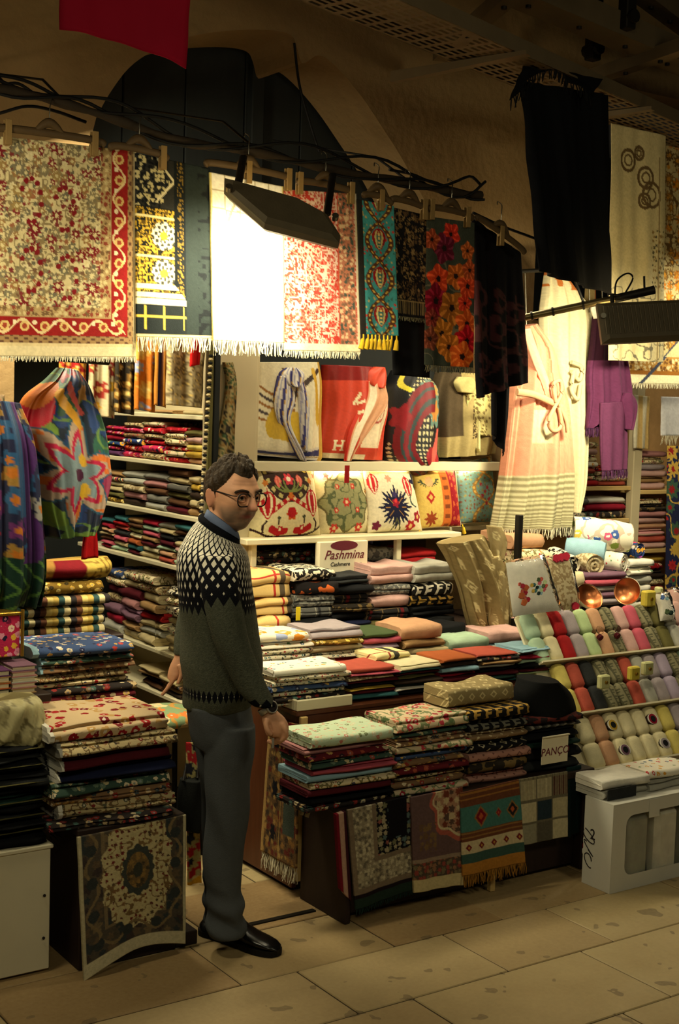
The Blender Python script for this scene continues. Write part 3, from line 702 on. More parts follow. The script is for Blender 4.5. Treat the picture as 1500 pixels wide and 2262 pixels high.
def tq(p):
    x, y, W, H = p.x, p.y, p.W, p.H
    tqc = C_(66,150,150); p.c[:] = tqc
    p.flowers(60, [C_(190,60,50), C_(190,170,110), C_(60,110,100)], r=.3, k=3, dens=.6)
    per = H*.29; cx = W*.56
    for k in range(-1, 5):
        cy = per*k+per*.35
        pass
    t = y/per*2*math.pi
    for s in (1, -1):
        e = np.abs(x-(cx+s*W*.33*np.cos(t/2*1.0)))
        p.put(e < .0125, C_(92,56,34)); p.put((e < .005) & (np.sin(y*330) > .1), C_(222,176,80))
    for k in range(-1, 4):
        cy = per*(k+1)
        tulip(p, cx, cy-.052-per*0, .088, .036, C_(150,24,30), C_(206,186,120), C_(60,110,104)); 
        p.put((np.abs(x-cx) < .007) & (np.abs(y-cy+.006) < .026) & (np.sin(y*420) > -.2), C_(226,196,120))
    p.put(x < W*.14, C_(36,34,30))
hang('hanging_scarf', [(789,440),(870,455),(880,742),(797,738)], YB-.02, tq, 'turquoise scarf with red tulips and yellow tassel hem', 'scarf', amp=.004, freq=1, res=.0036, thick=.004, tas=(.058,'fr_gold',9,.010))
def blk(p):
    x, y, W, H = p.x, p.y, p.W, p.H
    p.flowers(46, [C_(120,92,58), C_(150,120,76), C_(96,72,46)], y < H*.84, r=.5, k=6, pet=5, amp=.5, jit=.8); p.vines(60, C_(24,22,22), y < H*.84, .12)
    p.put((y > H*.84) & (y < H*.97) & (np.sin(x*520) > .1), C_(130,108,70)); p.put(np.abs(y-H*.85) < .003, C_(150,124,80))
hang('hanging_scarf', [(868,458),(945,476),(940,704),(880,698)], YB, blk, 'black shawl with dense brown pattern behind the turquoise scarf', 'scarf', bg=(22,20,20), amp=.004, freq=1, thick=.004, fr=(.02,'fr_grey',dict(step=.006)))
hang('hanging_scarf', [(862,470),(948,480),(950,835),(868,828)], YB+.03, None, 'plain black shawl hanging lower behind the brown patterned one', 'scarf', bg=(14,14,16), amp=.006, freq=1.5, res=.015, thick=.004)
def poppy(p):
    x, y, W, H = p.x, p.y, p.W, p.H
    p.vines(12, C_(110,100,80), w=.02)
    for (cx, cy, r, c) in [(.5,.1,.045,(196,44,24)),(.36,.2,.058,(96,20,40)),(.85,.2,.035,(170,80,30)),(.25,.41,.055,(206,60,24)),(.62,.38,.05,(176,84,24)),(.86,.44,.05,(200,60,24)),(.2,.56,.066,(120,10,30)),(.55,.6,.066,(160,90,26)),(.8,.56,.035,(200,50,24)),(.85,.7,.055,(210,80,24)),(.35,.78,.06,(180,104,28)),(.85,.82,.06,(176,14,24)),(.5,.87,.055,(176,96,26)),(.75,.93,.06,(222,90,26)),(.1,.15,.04,(150,60,30)),(.08,.82,.045,(110,50,30)),(.12,.68,.035,(120,40,30)),(.9,.33,.04,(170,70,30))]:
        dx, dy = x-cx*W, y-cy*H; a = np.arctan2(dy, dx); rr = np.hypot(dx, dy)/(r*(1+.14*np.cos(5*a+cx*9)))
        p.put(rr < 1, C_(*c)); p.put((rr < 1) & (np.sin(a*9+rr*3) > .5) & (rr > .4), C_(*[min(255, int(v*1.25+20)) for v in c])); p.put(rr < .22, C_(40,24,20))
hang('hanging_scarf', [(944,478),(1048,492),(1046,812),(938,806)], YB-.02, poppy, 'grey shawl printed with orange and red poppies', 'scarf', bg=(62,66,54), amp=.005, freq=1.4, res=.0036, thick=.004, fr=(.03,'fr_grey',dict(step=.005)))
def dkp(p):
    x, y, W, H = p.x, p.y, p.W, p.H
    d, d2, h, a = cells(x*9, y*7, 4, .8); m_ = y > H*.35
    p.put((d < .4+.1*np.cos(3*a)) & m_, C_(62,34,36)); p.put((d < .2) & m_, C_(14,12,16)); p.vines(14, C_(62,36,36), m_, .05, 3)
hang('hanging_scarf', [(1044,478),(1150,560),(1166,845),(1052,880)], YB+.05, dkp, 'dark shawl with dull plum paisley hanging beside the robe', 'scarf', bg=(12,11,15), amp=.02, freq=2.4, res=.008, thick=.004)
o, _ = sheet('dark_shawl', [P(1095,560,Y=4.42), P(1150,580,Y=4.42), P(1118,1010,Y=4.5), P(1085,960,Y=4.5)], None, 'vc', None, .012, .02, 1.6, .004, (14,12,16)); tag(o, 'narrow black shawl tail hanging below the plum paisley shawl', 'scarf')
o, _ = sheet('black_curtain', [P(1150,178,Y=4.3), P(1345,210,Y=4.3), P(1362,655,Y=4.35), P(1190,600,Y=4.35)], None, 'vc', None, .014, .03, 2.6, .005, (9,10,13)); tag(o, 'tall plain black cloth hung from the cable tray', 'curtain')
bc = thing('black_shawl', P(1130,215,Y=4.3), 'black fringed shawl bunched over the top of the tall black cloth', 'scarf')
o, hem = sheet('draped_end', [P(1160,140,Y=4.27), P(1330,175,Y=4.27), P(1300,215,Y=4.25), P(1125,222,Y=4.26)], None, 'vc', bc, .012, .02, 2.2, .005, (9,10,13), sag=-.12); fringe(bc, hem, .05, 'fr_black', step=.012, r=.003)
def creamsh(p):
    x, y, W, H = p.x, p.y, p.W, p.H
    for cx, cy, r in [(.3,.14,.05),(.62,.2,.05),(.5,.1,.03),(.72,.27,.06),(.6,.3,.035)]:
        dx, dy = x-cx*W, y-cy*H; rr = np.hypot(dx, dy); p.put((np.abs(rr-r) < .008) | (np.abs(rr-r*.5) < .005), C_(104,84,54))
    m_ = y > H*.68; p.put(m_ & (np.abs(vnoise(x*26, y*26, 2)-.5) < .05), C_(110,104,84))
    p.put((np.abs(x-W*.86) < .003) & (y > H*.1), C_(150,130,90)); p.flowers(40, [C_(150,120,70), C_(90,84,60)], (x > W*.72) & (y > H*.42) & (y < H*.68), r=.3, k=4)
t = hang('hanging_scarf', [(1352,272),(1472,300),(1470,800),(1344,796)], 4.75, creamsh, 'cream embroidered shawl hanging behind the second lamp', 'scarf', bg=(206,192,146), amp=.012, freq=1.6, thick=.004)
def goldrug(p):
    x, y, W, H = p.x, p.y, p.W, p.H
    p.flowers(16, [C_(200,120,30), C_(150,110,50), C_(206,190,140), C_(110,84,46)], r=.45, k=4, pet=8, amp=.3, core=C_(214,150,50)); p.vines(40, C_(110,84,44), w=.06)
    i_ = H*.97-y; p.put(i_ < .11, C_(176,130,60)); p.flowers(40, [C_(220,200,150), C_(110,70,30)], (i_ < .1) & (i_ > .03), r=.45, k=6); p.put((i_ < .03) & (i_ > .01), C_(150,96,30)); p.put(i_ < .01, C_(230,220,180))
    v = np.abs(x-W*.45)*.75+i_; p.put(np.abs(v-.2) < .012, C_(60,66,84)); p.put((v < .2) & (i_ > .11) , C_(206,190,140))
hang('hanging_rug', [(1378,300),(1640,330),(1640,852),(1384,846)], 5.0, goldrug, 'gold and cream carpet with grey chevron border hanging behind the second lamp', 'rug', bg=(196,176,124), amp=.006, freq=1, thick=.008, fr=(.03,'fr_white',dict(step=.005)))
# hangers
for a, b, cl_, la in [((-20,288),(232,322),(.14,.9),'clip hanger holding the large flowered rug'), ((240,326),(372,352),(.9,),'clip hanger holding the black and gold rug'), ((452,364),(640,398),(.5,.98),'clip hanger holding the white prayer rug'), ((655,404),(780,428),(.05,.96),'clip hanger holding the pink damask rug'),
    ((800,432),(868,450),(.6,),'clip hanger holding the turquoise tulip scarf'), ((862,442),(944,466),(.9,),'clip hanger holding the brown patterned shawl'), ((946,462),(1046,484),(.06,.85),'clip hanger holding the poppy shawl'), ((1050,482),(1160,560),(.5,),'clip hanger holding the dark plum shawl')]:
    hanger(P(*a, Y=YB-.03), P(*b, Y=YB-.03), cl_, la)
# ---------------------------------------------------------------- flood lamps
def lamp(c, e, fwd, wd, label, power, ribs=False, beamdir=None, arms=(), dz=.0):
    """hooded flood lamp: e = along its length, fwd = where its back face looks (towards the viewer)"""
    c = Vector(c); e = Vector(e).normalized(); fwd = Vector(fwd).normalized(); up = e.cross(fwd).normalized()
    if up.z < 0: up = -up
    t = thing('flood_lamp', c, label, 'lamp'); h = wd*.36; dp = .05
    def Q(a, b, d_): return c+e*a*wd/2+up*b*h/2+fwd*d_
    f = [(-1,.55),(-.82,1),(.62,1),(1,.2),(1,-.65),(.86,-1),(-.42,-1),(-1,.1)]
    f = [(-.98,1),(.3,1),(.8,.5),(1,-.55),(.95,-1),(-.36,-1),(-1,.45)]
    if ribs: f = [(-1,.95),(1,.95),(1,-1),(-1,-1)]
    n = len(f); mb = MB()
    fr_ = [Q(a, b, .0) for a, b in f]; md = [Q(a*1.0, b*1.0, -.03) for a, b in f]; bk = [Q(a*.9, b*.86, -dp) for a, b in f]; fi = [Q(a*.86, b*.8, .018) for a, b in f]
    mb.add(fi+fr_+md+bk, [tuple(range(n))]+[(k*n+i, k*n+(i+1) % n, (k+1)*n+(i+1) % n, (k+1)*n+i) for k in range(3) for i in range(n)])
    mb.build('housing', 'lamphood', t)
    mb = MB(); mb.add([Q(a*.84, b*.78, -dp-.002) for a, b in f], [tuple(reversed(range(n)))]); mb.build('diffuser', 'ledwarm', t)
    if ribs:
        for i in range(22):
            a = -.9+i*.0857; mb = MB(); p0, p1 = Q(a, -.6, .02), Q(a, .75, .02); mb.tube([p0, p1], .004, 4); mb.build('cooling_rib', 'lamphood', t)
    for i, (q0, q1, th) in enumerate(arms):
        q0, q1 = Vector(q0), Vector(q1); dr = (q1-q0).normalized(); MB().tube([q0, q0+(q1-q0)*.5, q1], th, 6, sq=.45).build('bracket_arm', 'darksteel', t)
    for s in (-1, 1):
        q = Q(s*.93, .3, .005); MB().tube([q, q+fwd*.02], .012, 10).build('pivot_bolt', 'wire', t)
    l = area('flood_light', tuple(c-fwd*(dp+.012)-up*.0), tuple(c-fwd*(dp+.012)+Vector(beamdir)), power, wd*.85, h*.7, WARM, 125)
    wm = l.matrix_world.copy(); l.parent = t; l.location = Vector(l.location)-t.location
    return t
lc = (P(505,402,Y=3.98)+P(742,528,Y=3.93))/2
e1 = P(735,500,Y=3.93)-P(512,440,Y=3.98)
lamp(lc, e1, (-.38,-.72,.55), .435, 'dark hooded flood lamp glaring onto the white prayer rug', 16, beamdir=(.02,.66,-.66),
     arms=[(P(525,412,Y=4.02), P(538,345,Y=4.3), .014), (P(722,475,Y=3.98), P(735,385,Y=4.3), .014)])
l2 = P(1440,708,Y=4.05)
e2 = P(1560,690,Y=3.98)-P(1350,700,Y=4.12)
lamp(l2, e2, (-.5,-.76,.16), .50, 'ribbed rectangular flood lamp on a pole lighting the robes', 25, ribs=True, beamdir=(.12,.75,-.55),
     arms=[(P(1356,740,Y=4.12), P(1352,650,Y=4.16), .010), (P(1352,650,Y=4.16), P(1385,655,Y=4.16), .010)])
pa, pb, pc = P(1155,702,Y=4.45), P(1358,660,Y=4.18), P(1446,640,Y=4.08)
t = thing('lamp_pole', pa, 'slanting metal pole reaching out to carry the second flood lamp', 'pole')
MB().tube([pa, pb], .016, 10).build('tube', 'polemetal', t); MB().tube([pb, pc], .019, 10).build('sleeve', 'darksteel', t)
for k in (.1, .33, .66): q = pa+(pb-pa)*k; MB().tube([q-(pb-pa)*.012, q+(pb-pa)*.012], .02, 10).build('clamp', 'darksteel', t)
q = P(1375,640,Y=4.16); MB().tube(spline([tuple(P(1358,662,Y=4.18)), tuple(P(1362,622,Y=4.17)), tuple(P(1385,604,Y=4.16)), tuple(P(1398,615,Y=4.15)), tuple(P(1380,650,Y=4.15))], 5), .004, 6).build('cord_loop', 'cable', t)
MB().tube([P(1424,645,Y=4.1), P(1423,610,Y=4.1)], .005, 6).build('pin', 'darksteel', t)
# neighbouring flood lamp further down the lane, out of view, that lights the near rugs
lamp((1.0,3.72,2.5), (1,.05,0), (.1,-.85,.5), .42, 'dark hooded flood lamp lighting the near end of the stall', 13, beamdir=(.8,.62,-.62), arms=[((.9,3.74,2.55),(.9,4.2,2.85),.012)])
# ---------------------------------------------------------------- soft lofted forms from measured outlines
def loft(name, rows, Y, B, fn=None, mat='vc', parent=None, bg=(200,190,160), folds=(), nv=None, nu=None, back=.6, sq=1., px=True, res=.007, dirn=None, cap=True, push=None):
    """rows: (xl,yl,xr,yr[,bulge]) down the form in photo pixels on plane Y; closed rounded section of depth B; folds: (amp, freq, phase, slant)"""
    R_ = []
    for r in rows:
        a = P(r[0], r[1], Y=Y); b = P(r[2], r[3], Y=Y); R_.append(list(a)+list(b)+[r[4] if len(r) > 4 else 1.])
    ln = sum((np.linalg.norm((np.array(R_[i+1][:3])+R_[i+1][3:6]-np.array(R_[i][:3])-R_[i][3:6])/2) for i in range(len(R_)-1)))
    W = max(np.linalg.norm(np.array(r[:3])-np.array(r[3:6])) for r in R_)
    if nv is None: nv = max(len(rows)*3, int(ln/res))
    if nu is None: nu = max(20, int(W*2.3/res))
    A = np.array(spline(R_, max(2, nv//(len(rows)-1)+1))); nv = len(A)
    th = np.linspace(0, 2*math.pi, nu, endpoint=False)
    L_, Rt, bg_ = A[:, :3], A[:, 3:6], A[:, 6]
    c = (L_+Rt)/2; h = (Rt-L_)/2
    nrm = np.stack([h[:, 1]*0, -np.ones(nv), np.zeros(nv)], 1) if dirn is None else np.tile(np.array(dirn), (nv, 1))
    ct, st = np.cos(th), np.sin(th); ct2 = np.sign(ct)*np.abs(ct)**sq; st2 = np.sign(st)*np.abs(st)**sq
    v = np.linspace(0, 1, nv)
    fo = np.zeros((nv, nu))
    for f in folds:
        sl = f[3] if len(f) > 3 else 0.; fo += f[0]*np.sin(f[1]*th[None, :]+f[2]+sl*v[:, None]*6)*((.3+.7*v[:, None]) if len(f) < 5 else f[4])
    dep = np.where(st2 > 0, B, B*back)[None, :]*bg_[:, None]*st2[None, :]
    p = c[:, None, :]-h[:, None, :]*ct2[None, :, None]+nrm[:, None, :]*(dep+fo*(st2[None, :] > -.2))[..., None]
    if push is not None: p = push(p, v)
    u = (1-ct)/2; xx = np.tile(u*W, (nv, 1)); yy = np.tile((v*ln)[:, None], (1, nu))
    pat = Pat(xx, yy, W, ln, lin(bg))
    if fn: fn(pat)
    pat.worn(160, .2, 5)
    mb = MB(); idx = np.arange(nv*nu).reshape(nv, nu)
    fs = [(idx[i, j], idx[i+1, j], idx[i+1, (j+1) % nu], idx[i, (j+1) % nu]) for i in range(nv-1) for j in range(nu)]
    sm = [True]*len(fs)
    if cap: fs += [tuple(idx[0, :]), tuple(idx[-1, ::-1])]; sm += [False]*2
    o = mesh(name, p.reshape(-1, 3), fs, mat, parent, sm, pat.c.reshape(-1, 3))
    o['_h'] = 0; del o['_h']
    return o, p[-1][(st > -.1)]
# ---------------------------------------------------------------- counter, low table, display shelving
ct = thing('counter', (3.4, 4.6, 0), 'brown laminate counter stacked with folded scarves', 'counter')
MB().bbox((2.74, 4.2, .05), (4.02, 4.225, .70), .003).build('front_panel', 'laminate', ct)
MB().bbox((2.74, 4.226, .02), (2.765, 4.98, .70), .003).build('side_panel', 'laminate', ct)
MB().bbox((3.995, 4.226, .02), (4.02, 4.98, .70), .003).build('side_panel', 'laminate', ct)
MB().bbox((2.72, 4.19, .70), (4.03, 5.0, .72), .004).build('top', 'laminate', ct)
MB().bbox((2.77, 4.25, 0), (3.99, 4.95, .05), .003).build('plinth', 'dkwood', ct)
MB().bbox((2.735, 4.178, .06), (2.765, 4.199, .699), .003).build('edge_strip', 'pine', ct)
tr = thing('display_tray', (2.8, 4.2, .72), 'shallow white tray under the printed scarves at the counter corner', 'tray')
a, b = P(668,1552,Y=4.2), P(776,1540,Y=4.2)
MB().bbox((2.72, 4.19, .7205), (b.x, 4.204, .762), .003).build('tray_front', 'whitewood', tr); MB().bbox((2.72, 4.206, .7205), (2.733, 4.6, .762), .003).build('tray_side', 'whitewood', tr); MB().bbox((2.735, 4.206, .7205), (b.x, 4.6, .728), .002).build('tray_base', 'whitewood', tr)
lt = thing('low_table', (3.3, 4.0, 0), 'low dark display table in front of the brown counter', 'table')
MB().bbox((2.72, 3.84, .40), (3.96, 4.17, .43), .004).build('tabletop', 'dkwood', lt)
MB().bbox((2.74, 3.86, 0), (2.765, 4.165, .398), .004).build('side_panel', 'dkwood', lt)
MB().bbox((3.92, 3.86, 0), (3.945, 4.165, .398), .004).build('side_panel', 'dkwood', lt)
MB().bbox((2.77, 3.9, .02), (3.915, 3.92, .398), .004).build('front_panel', 'dkwood', lt)
for px in (1100,):
    q = P(px, 1975, Z=0); MB().bbox((q.x-.012, 3.85, 0), (q.x+.012, 3.875, .398), .003).build('leg', 'pine', lt)
rs = thing('riser_box', (3.6, 4.75, .72), 'dark wooden riser at the back of the counter under the shawl stacks', 'riser')
MB().bbox((2.9, 4.7, .7205), (4.25, 5.3, .86), .004).build('riser_body', 'dkwood', rs); MB().bbox((3.25, 4.69, .83), (3.75, 4.699, .85), .002).build('edge_strip', 'pine', rs)
sh = thing('display_shelf', (3.6, 5.15, .74), 'cream display shelving holding cushions and knotted scarves', 'shelf')
z2 = P(800,1190,Y=4.95).z; z1 = P(800,1026,Y=5.05).z
x2a, x2b = P(545,1200,Y=4.95).x, P(1020,1185,Y=4.95).x
MB().bbox((x2a, 4.95, z2-.012), (x2b, 5.12, z2+.014), .004).build('lower_board', 'whitewood', sh)
MB().bbox((x2a+.12, 5.12, z2+.0), (P(1095,1162,Y=5.15).x, 5.4, z2+.024), .004).build('lower_board', 'whitewood', sh)
x1a, x1b = P(560,1022,Y=5.05).x, P(1112,1022,Y=5.05).x
MB().bbox((x1a, 5.05, z1-.014), (x1b, 5.36, z1+.012), .004).build('upper_board', 'whitewood', sh)
MB().bbox((x1a+.02, 5.30, z2+.03), (x1b-.02, 5.315, z1-.016), .004).build('back_panel', 'whitewood', sh)
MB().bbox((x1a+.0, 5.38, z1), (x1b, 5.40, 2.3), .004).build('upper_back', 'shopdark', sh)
for x in (P(562,1210,Y=5.0).x, P(882,1215,Y=5.0).x, x2b+.12):
    MB().bbox((x-.014, 5.0, .861), (x+.014, 5.03, z2-.013), .003).build('post', 'whitewood', sh)
MB().bbox((x1a, 5.042, z1-.03), (x1b, 5.0499, z1+.012), .002).build('front_lip', 'whitewood', sh)
MB().bbox((x1a+.1, 5.075, z1-.018), (x1a+1.35, 5.1, z1-.0145), .002).build('light_strip', 'ledstrip', sh)
l = area('shelf_strip_light', ((x1a+.72), 5.088, z1-.0195), ((x1a+.72), 5.088, z1-.5), 3.6, 1.2, .02, (1,.86,.58)); l.parent = sh; l.location = Vector(l.location)-sh.location
# ---------------------------------------------------------------- cushions
def cushion(px, Y, label, fn, bg, th=.075, tilt=.16, tassel=None, mat='vc', group=None):
    bl, br, tr_, tl = [P(a, b, Y=Y) for a, b in px]
    n_u, n_v = max(20, int((br-bl).length/.0038)), max(20, int((tl-bl).length/.0038))
    W, H = (br-bl).length, (tl-bl).length
    t = thing('cushion', (bl+br)/2, label, 'cushion', group)
    u, v = np.meshgrid(np.linspace(0, 1, n_u), np.linspace(0, 1, n_v))
    A = [np.array(q) for q in (tl, tr_, br, bl)]
    e = 1-.05*np.sin(u*math.pi)*0
    p = (A[0]*(1-u)[..., None]+A[1]*u[..., None])*(1-v)[..., None]+(A[3]*(1-u)[..., None]+A[2]*u[..., None])*v[..., None]
    a, b = 2*u-1, 2*v-1
    pin = .035; cen = p.mean((0, 1)); p = p+((cen-p)*(pin*(1-a**2)*np.abs(b)**3+pin*(1-b**2)*np.abs(a)**3)[..., None])
    d = th*np.sqrt(np.clip((1-np.abs(a)**2.6)*(1-np.abs(b)**2.6), 0, 1))+.003*(vnoise(u*5, v*5, 3)-.5)
    nr = np.array([0, -math.cos(tilt), math.sin(tilt)]); lean = np.array([0, math.tan(tilt)*H, 0])
    p = p+lean*(1-v)[..., None]
    f, bk = p+nr*d[..., None], p-nr*(d*.7+.002)[..., None]
    pat = Pat(u*W, v*H, W, H, lin(bg)); fn(pat); pat.worn(160, .2, 4)
    k = n_u*n_v; idx = np.arange(k).reshape(n_v, n_u)
    fs = [(idx[i, j], idx[i+1, j], idx[i+1, j+1], idx[i, j+1]) for i in range(n_v-1) for j in range(n_u-1)]
    fs += [(k+q[3], k+q[2], k+q[1], k+q[0]) for q in fs]
    rim = list(idx[0, :])+list(idx[1:, -1])+list(idx[-1, -2::-1])+list(idx[-2:0:-1, 0])
    sm = [True]*len(fs)
    fs += [(rim[i], rim[(i+1) % len(rim)], rim[(i+1) % len(rim)]+k, rim[i]+k) for i in range(len(rim))]; sm += [True]*len(rim)
    mesh('cover', np.concatenate([f.reshape(-1, 3), bk.reshape(-1, 3)]), fs, mat, t, sm, np.concatenate([pat.c.reshape(-1, 3)]*2))
    pts = [Vector(p[0, j]) for j in range(0, n_u, 4)]+[Vector(p[i, -1]) for i in range(0, n_v, 4)]+[Vector(p[-1, j]) for j in range(n_u-1, 0, -4)]+[Vector(p[i, 0]) for i in range(n_v-1, 0, -4)]; pts.append(pts[0])
    MB().tube(pts, .0035, 6, False).build('piping', 'beige', t)
    if tassel: tassels(t, [np.array(bl)+[0, -.02, -.0], np.array(bl)+[.012, -.02, 0]], .045, tassel, 1, .009)
    return t
def line(p, x0, y0, x1, y1, w_, col, curve=0.):
    t = np.clip(((p.x-x0)*(x1-x0)+(p.y-y0)*(y1-y0))/((x1-x0)**2+(y1-y0)**2+1e-9), 0, 1)
    L_ = math.hypot(x1-x0, y1-y0); nx, ny = -(y1-y0)/L_, (x1-x0)/L_
    cx = x0+(x1-x0)*t+nx*curve*np.sin(t*math.pi); cy = y0+(y1-y0)*t+ny*curve*np.sin(t*math.pi)
    p.put(np.hypot(p.x-cx, p.y-cy) < w_, col)
def disc(p, x, y, r, col, pet=0, amp=.2, sy=1.):
    a = np.arctan2(p.y-y, p.x-x); p.put(np.hypot(p.x-x, (p.y-y)/sy) < r*(1+amp*np.cos(pet*a)), col)
def cu1(p):
    W, H = p.W, p.H; R_, D_ = C_(176,30,34), C_(52,28,26); x = W*.5+np.abs(p.x-W*.5); q = Pat(x, p.y, W, H, 0); q.c = p.c
    c = W*.5
    r = np.hypot((q.x-c)/.135, (q.y-.02)/.135); q.put((r < 1), C_(58,40,34)); q.put((r > .8) & (r < .93) & (np.sin(np.arctan2(q.y, q.x-c)*18) > 0), C_(190,176,110))
    disc(q, c, H*.16, .026, C_(206,60,70), 6); disc(q, c, H*.16, .01, C_(240,220,190)); tulip(q, c+.062, H*.1, .06, .018, C_(214,96,84), C_(230,140,110), C_(214,96,84)); 
    for k in range(3): line(q, c, H*.34, c+.03+.025*k, H*(.18+.04*k), .0045, C_(120,128,70), .01)
    line(q, c, H*.42, c+.13, H*.66, .011, R_); 
    for k in range(4): disc(q, c+.02+.032*k, H*(.45+.06*k), .0085, C_(226,200,150), 5)
    disc(q, c, H*.4, .014, C_(200,110,40), 6); disc(q, c, H*.66, .026, C_(200,90,30), 6); disc(q, c, H*.64, .02, R_); 
    tulip(q, c+.125, H*.32, .125, .042, R_, C_(232,214,170), R_)
    line(q, c+.005, H*.98, c+.2, H*.82, .0045, D_, .02); line(q, c+.03, H*.9, c+.1, H*.86, .016, R_, .01); disc(q, c+.06, H*.87, .014, R_, 5); disc(q, c+.06, H*.87, .006, C_(240,220,180))
    line(q, c+.14, H*.9, c+.13, H*.75, .005, D_, .01); line(q, c+.07, H*.8, c+.068, H*.7, .004, D_); disc(q, c+.068, H*.71, .009, C_(70,70,50), 4); disc(q, c+.13, H*.2, .014, C_(200,120,50), 5); disc(q, c+.175, H*.12, .012, C_(200,90,60), 5)
    p.c = q.c
def cu2(p):
    W, H = p.W, p.H; c = W*.46; r = np.hypot((p.x-c)/(W*.42), (p.y-H*.52)/(H*.42)); a = np.arctan2(p.y-H*.52, p.x-c)
    med = r < (1+.08*np.cos(8*a)); p.put(med, C_(150,148,104)); p.put(np.abs(r-(1+.08*np.cos(8*a))) < .035, C_(110,100,64)); p.vines(40, C_(90,98,66), med, .08); 
    for (fx, fy, s) in [(0,-.22,.02),(-.05,-.18,.014),(.05,-.18,.014),(0,0,.02),(-.07,.13,.02),(.07,.13,.02),(-.045,-.08,.012),(.045,-.08,.012),(-.06,.04,.012),(.06,.04,.012)]: disc(p, c+fx, H*.52+fy*.9, s, C_(196,60,52), 6); disc(p, c+fx, H*.52+fy*.9, s*.35, C_(230,200,150))
    for i in range(7): disc(p, W*.93+.01*math.sin(i*2), H*(.08+.14*i), .012, C_(120,70,40), 6); disc(p, W*.93+.01*math.sin(i*2), H*(.08+.14*i), .005, C_(220,160,60))
    p.put((np.abs(p.x-W*.95-.012*np.sin(p.y*26)) < .003), C_(70,56,40)); line(p, W*.1, H*.15, W*.3, H*.02, .003, C_(90,80,50), .02); disc(p, W*.16, H*.1, .014, C_(200,70,60), 5); disc(p, W*.3, H*.04, .014, C_(210,130,110), 5)
def cu3(p):
    W, H = p.W, p.H; N_ = C_(30,30,56); c, cy = W*.44, H*.62; a = np.arctan2(p.y-cy, p.x-c); r = np.hypot(p.x-c, (p.y-cy)*.95)
    p.put(r < .055*(1+.55*np.abs(np.cos(4*a)))*(1+.2*np.cos(24*a)), N_); disc(p, c, cy-.02, .02, C_(150,30,50), 5); p.put((r < .06) & (np.abs(np.sin(4*a)) < .12) & (r > .02), C_(190,140,60)); disc(p, c, cy-.06, .014, C_(60,50,90), 5); disc(p, c, cy-.03, .007, C_(220,60,60))
    tulip(p, W*.74, H*.12, .11, .032, C_(180,40,44), C_(232,210,180), C_(180,40,44)); line(p, W*.76, H*.42, W*.85, H*.62, .005, C_(60,80,70), .02); disc(p, W*.86, H*.78, .026, C_(150,30,44), 5); disc(p, W*.86, H*.78, .008, C_(230,190,120))
    disc(p, W*.72, H*.93, .028, C_(170,36,44), 6); disc(p, W*.72, H*.93, .009, C_(230,190,120)); tulip(p, W*.1, H*.08, .1, .026, C_(180,40,44), C_(232,210,180), C_(180,40,44)); disc(p, W*.38, H*.16, .018, C_(214,150,120), 6); disc(p, W*.95, H*.2, .03, N_, 4, .4); disc(p, W*.1, H*.9, .02, C_(110,36,60), 5); line(p, c, H*.8, c-.02, H*.98, .004, C_(90,90,60)); line(p, c, H*.8, c+.03, H*.98, .004, C_(90,90,60))
def cu4(p):
    W, H = p.W, p.H; p.put(p.x > W*.52, C_(190,100,40)); p.put((p.x > W*.56) & (p.x < W*.68) & (np.sin(p.y*140) > .3), C_(120,60,30)); p.put(p.x > W*.72, C_(140,24,34)); p.flowers(26, [C_(190,90,50)], p.x > W*.76, r=.36, k=2)
    r = np.hypot((p.x-W*.26), (p.y-H*.2)*1.6); p.put((np.abs(r-.045) < .005) & (p.y > H*.2), C_(70,80,56)); p.put((np.abs(r-.055) < .008) & (p.y > H*.2) & (np.sin(np.arctan2(p.y-H*.2, p.x-W*.26)*24) > .3), C_(60,70,50)); disc(p, W*.26, H*.24, .02, C_(220,160,110), 0)
    d = np.abs(p.x-W*.26)+np.abs(p.y-H*.5)*.8; p.put(d < .026, C_(160,40,34)); p.put(d < .012, C_(214,170,90)); disc(p, W*.26, H*.86, .03, C_(140,60,30), 8, .3)
def cu5(p):
    W, H = p.W, p.H; t = p.y/H*math.pi*2.2
    p.flowers(50, [C_(120,80,60), C_(110,110,80), C_(150,140,80)], r=.3, k=3)
    for s in (1, -1):
        e = np.abs(p.x-(W*.62+s*W*.3*np.cos(t))); p.put(e < .012, C_(150,110,52)); p.put((e < .006) & (np.sin(p.y*300) > 0), C_(200,160,80))
    for i in range(6): disc(p, W*(.5+.24*((i*37) % 10)/10), H*(.5+.06*i-.1), .009, C_(150,50,56), 5)
Yc = 5.04
cushion([(548,1196),(708,1184),(702,1035),(562,1040)], Yc, 'cream cushion with red tulips and scrolling stems behind the man', cu1, (222,208,160))
cushion([(700,1184),(820,1178),(814,1036),(706,1038)], Yc+.03, 'cream cushion with sage green flower medallion on the shelf', cu2, (220,208,164), th=.06)
cushion([(812,1178),(932,1172),(918,1040),(812,1036)], Yc, 'white cushion with dark blue lotus and red tulip on the shelf', cu3, (226,216,184), th=.065, tassel='navy')
cushion([(918,1168),(1018,1163),(1014,1032),(922,1036)], Yc+.02, 'gold cushion with orange and red side bands on the shelf', cu4, (206,176,92), th=.05, tassel='fr_gold')
cushion([(1014,1158),(1098,1154),(1098,1008),(1018,1024)], Yc+.04, 'turquoise and ochre patterned cushion at the far end of the shelf', cu5, (104,136,128), th=.045, tassel='fr_gold')
tg = P(766,1045,Y=4.98); o = MB().bbox(tg+Vector((-.013,-.004,-.045)), tg+Vector((.013,.0,.035)), .002).build('hanging_label', 'red'); tag(o, 'small red label strip hanging from the upper shelf edge', 'label')
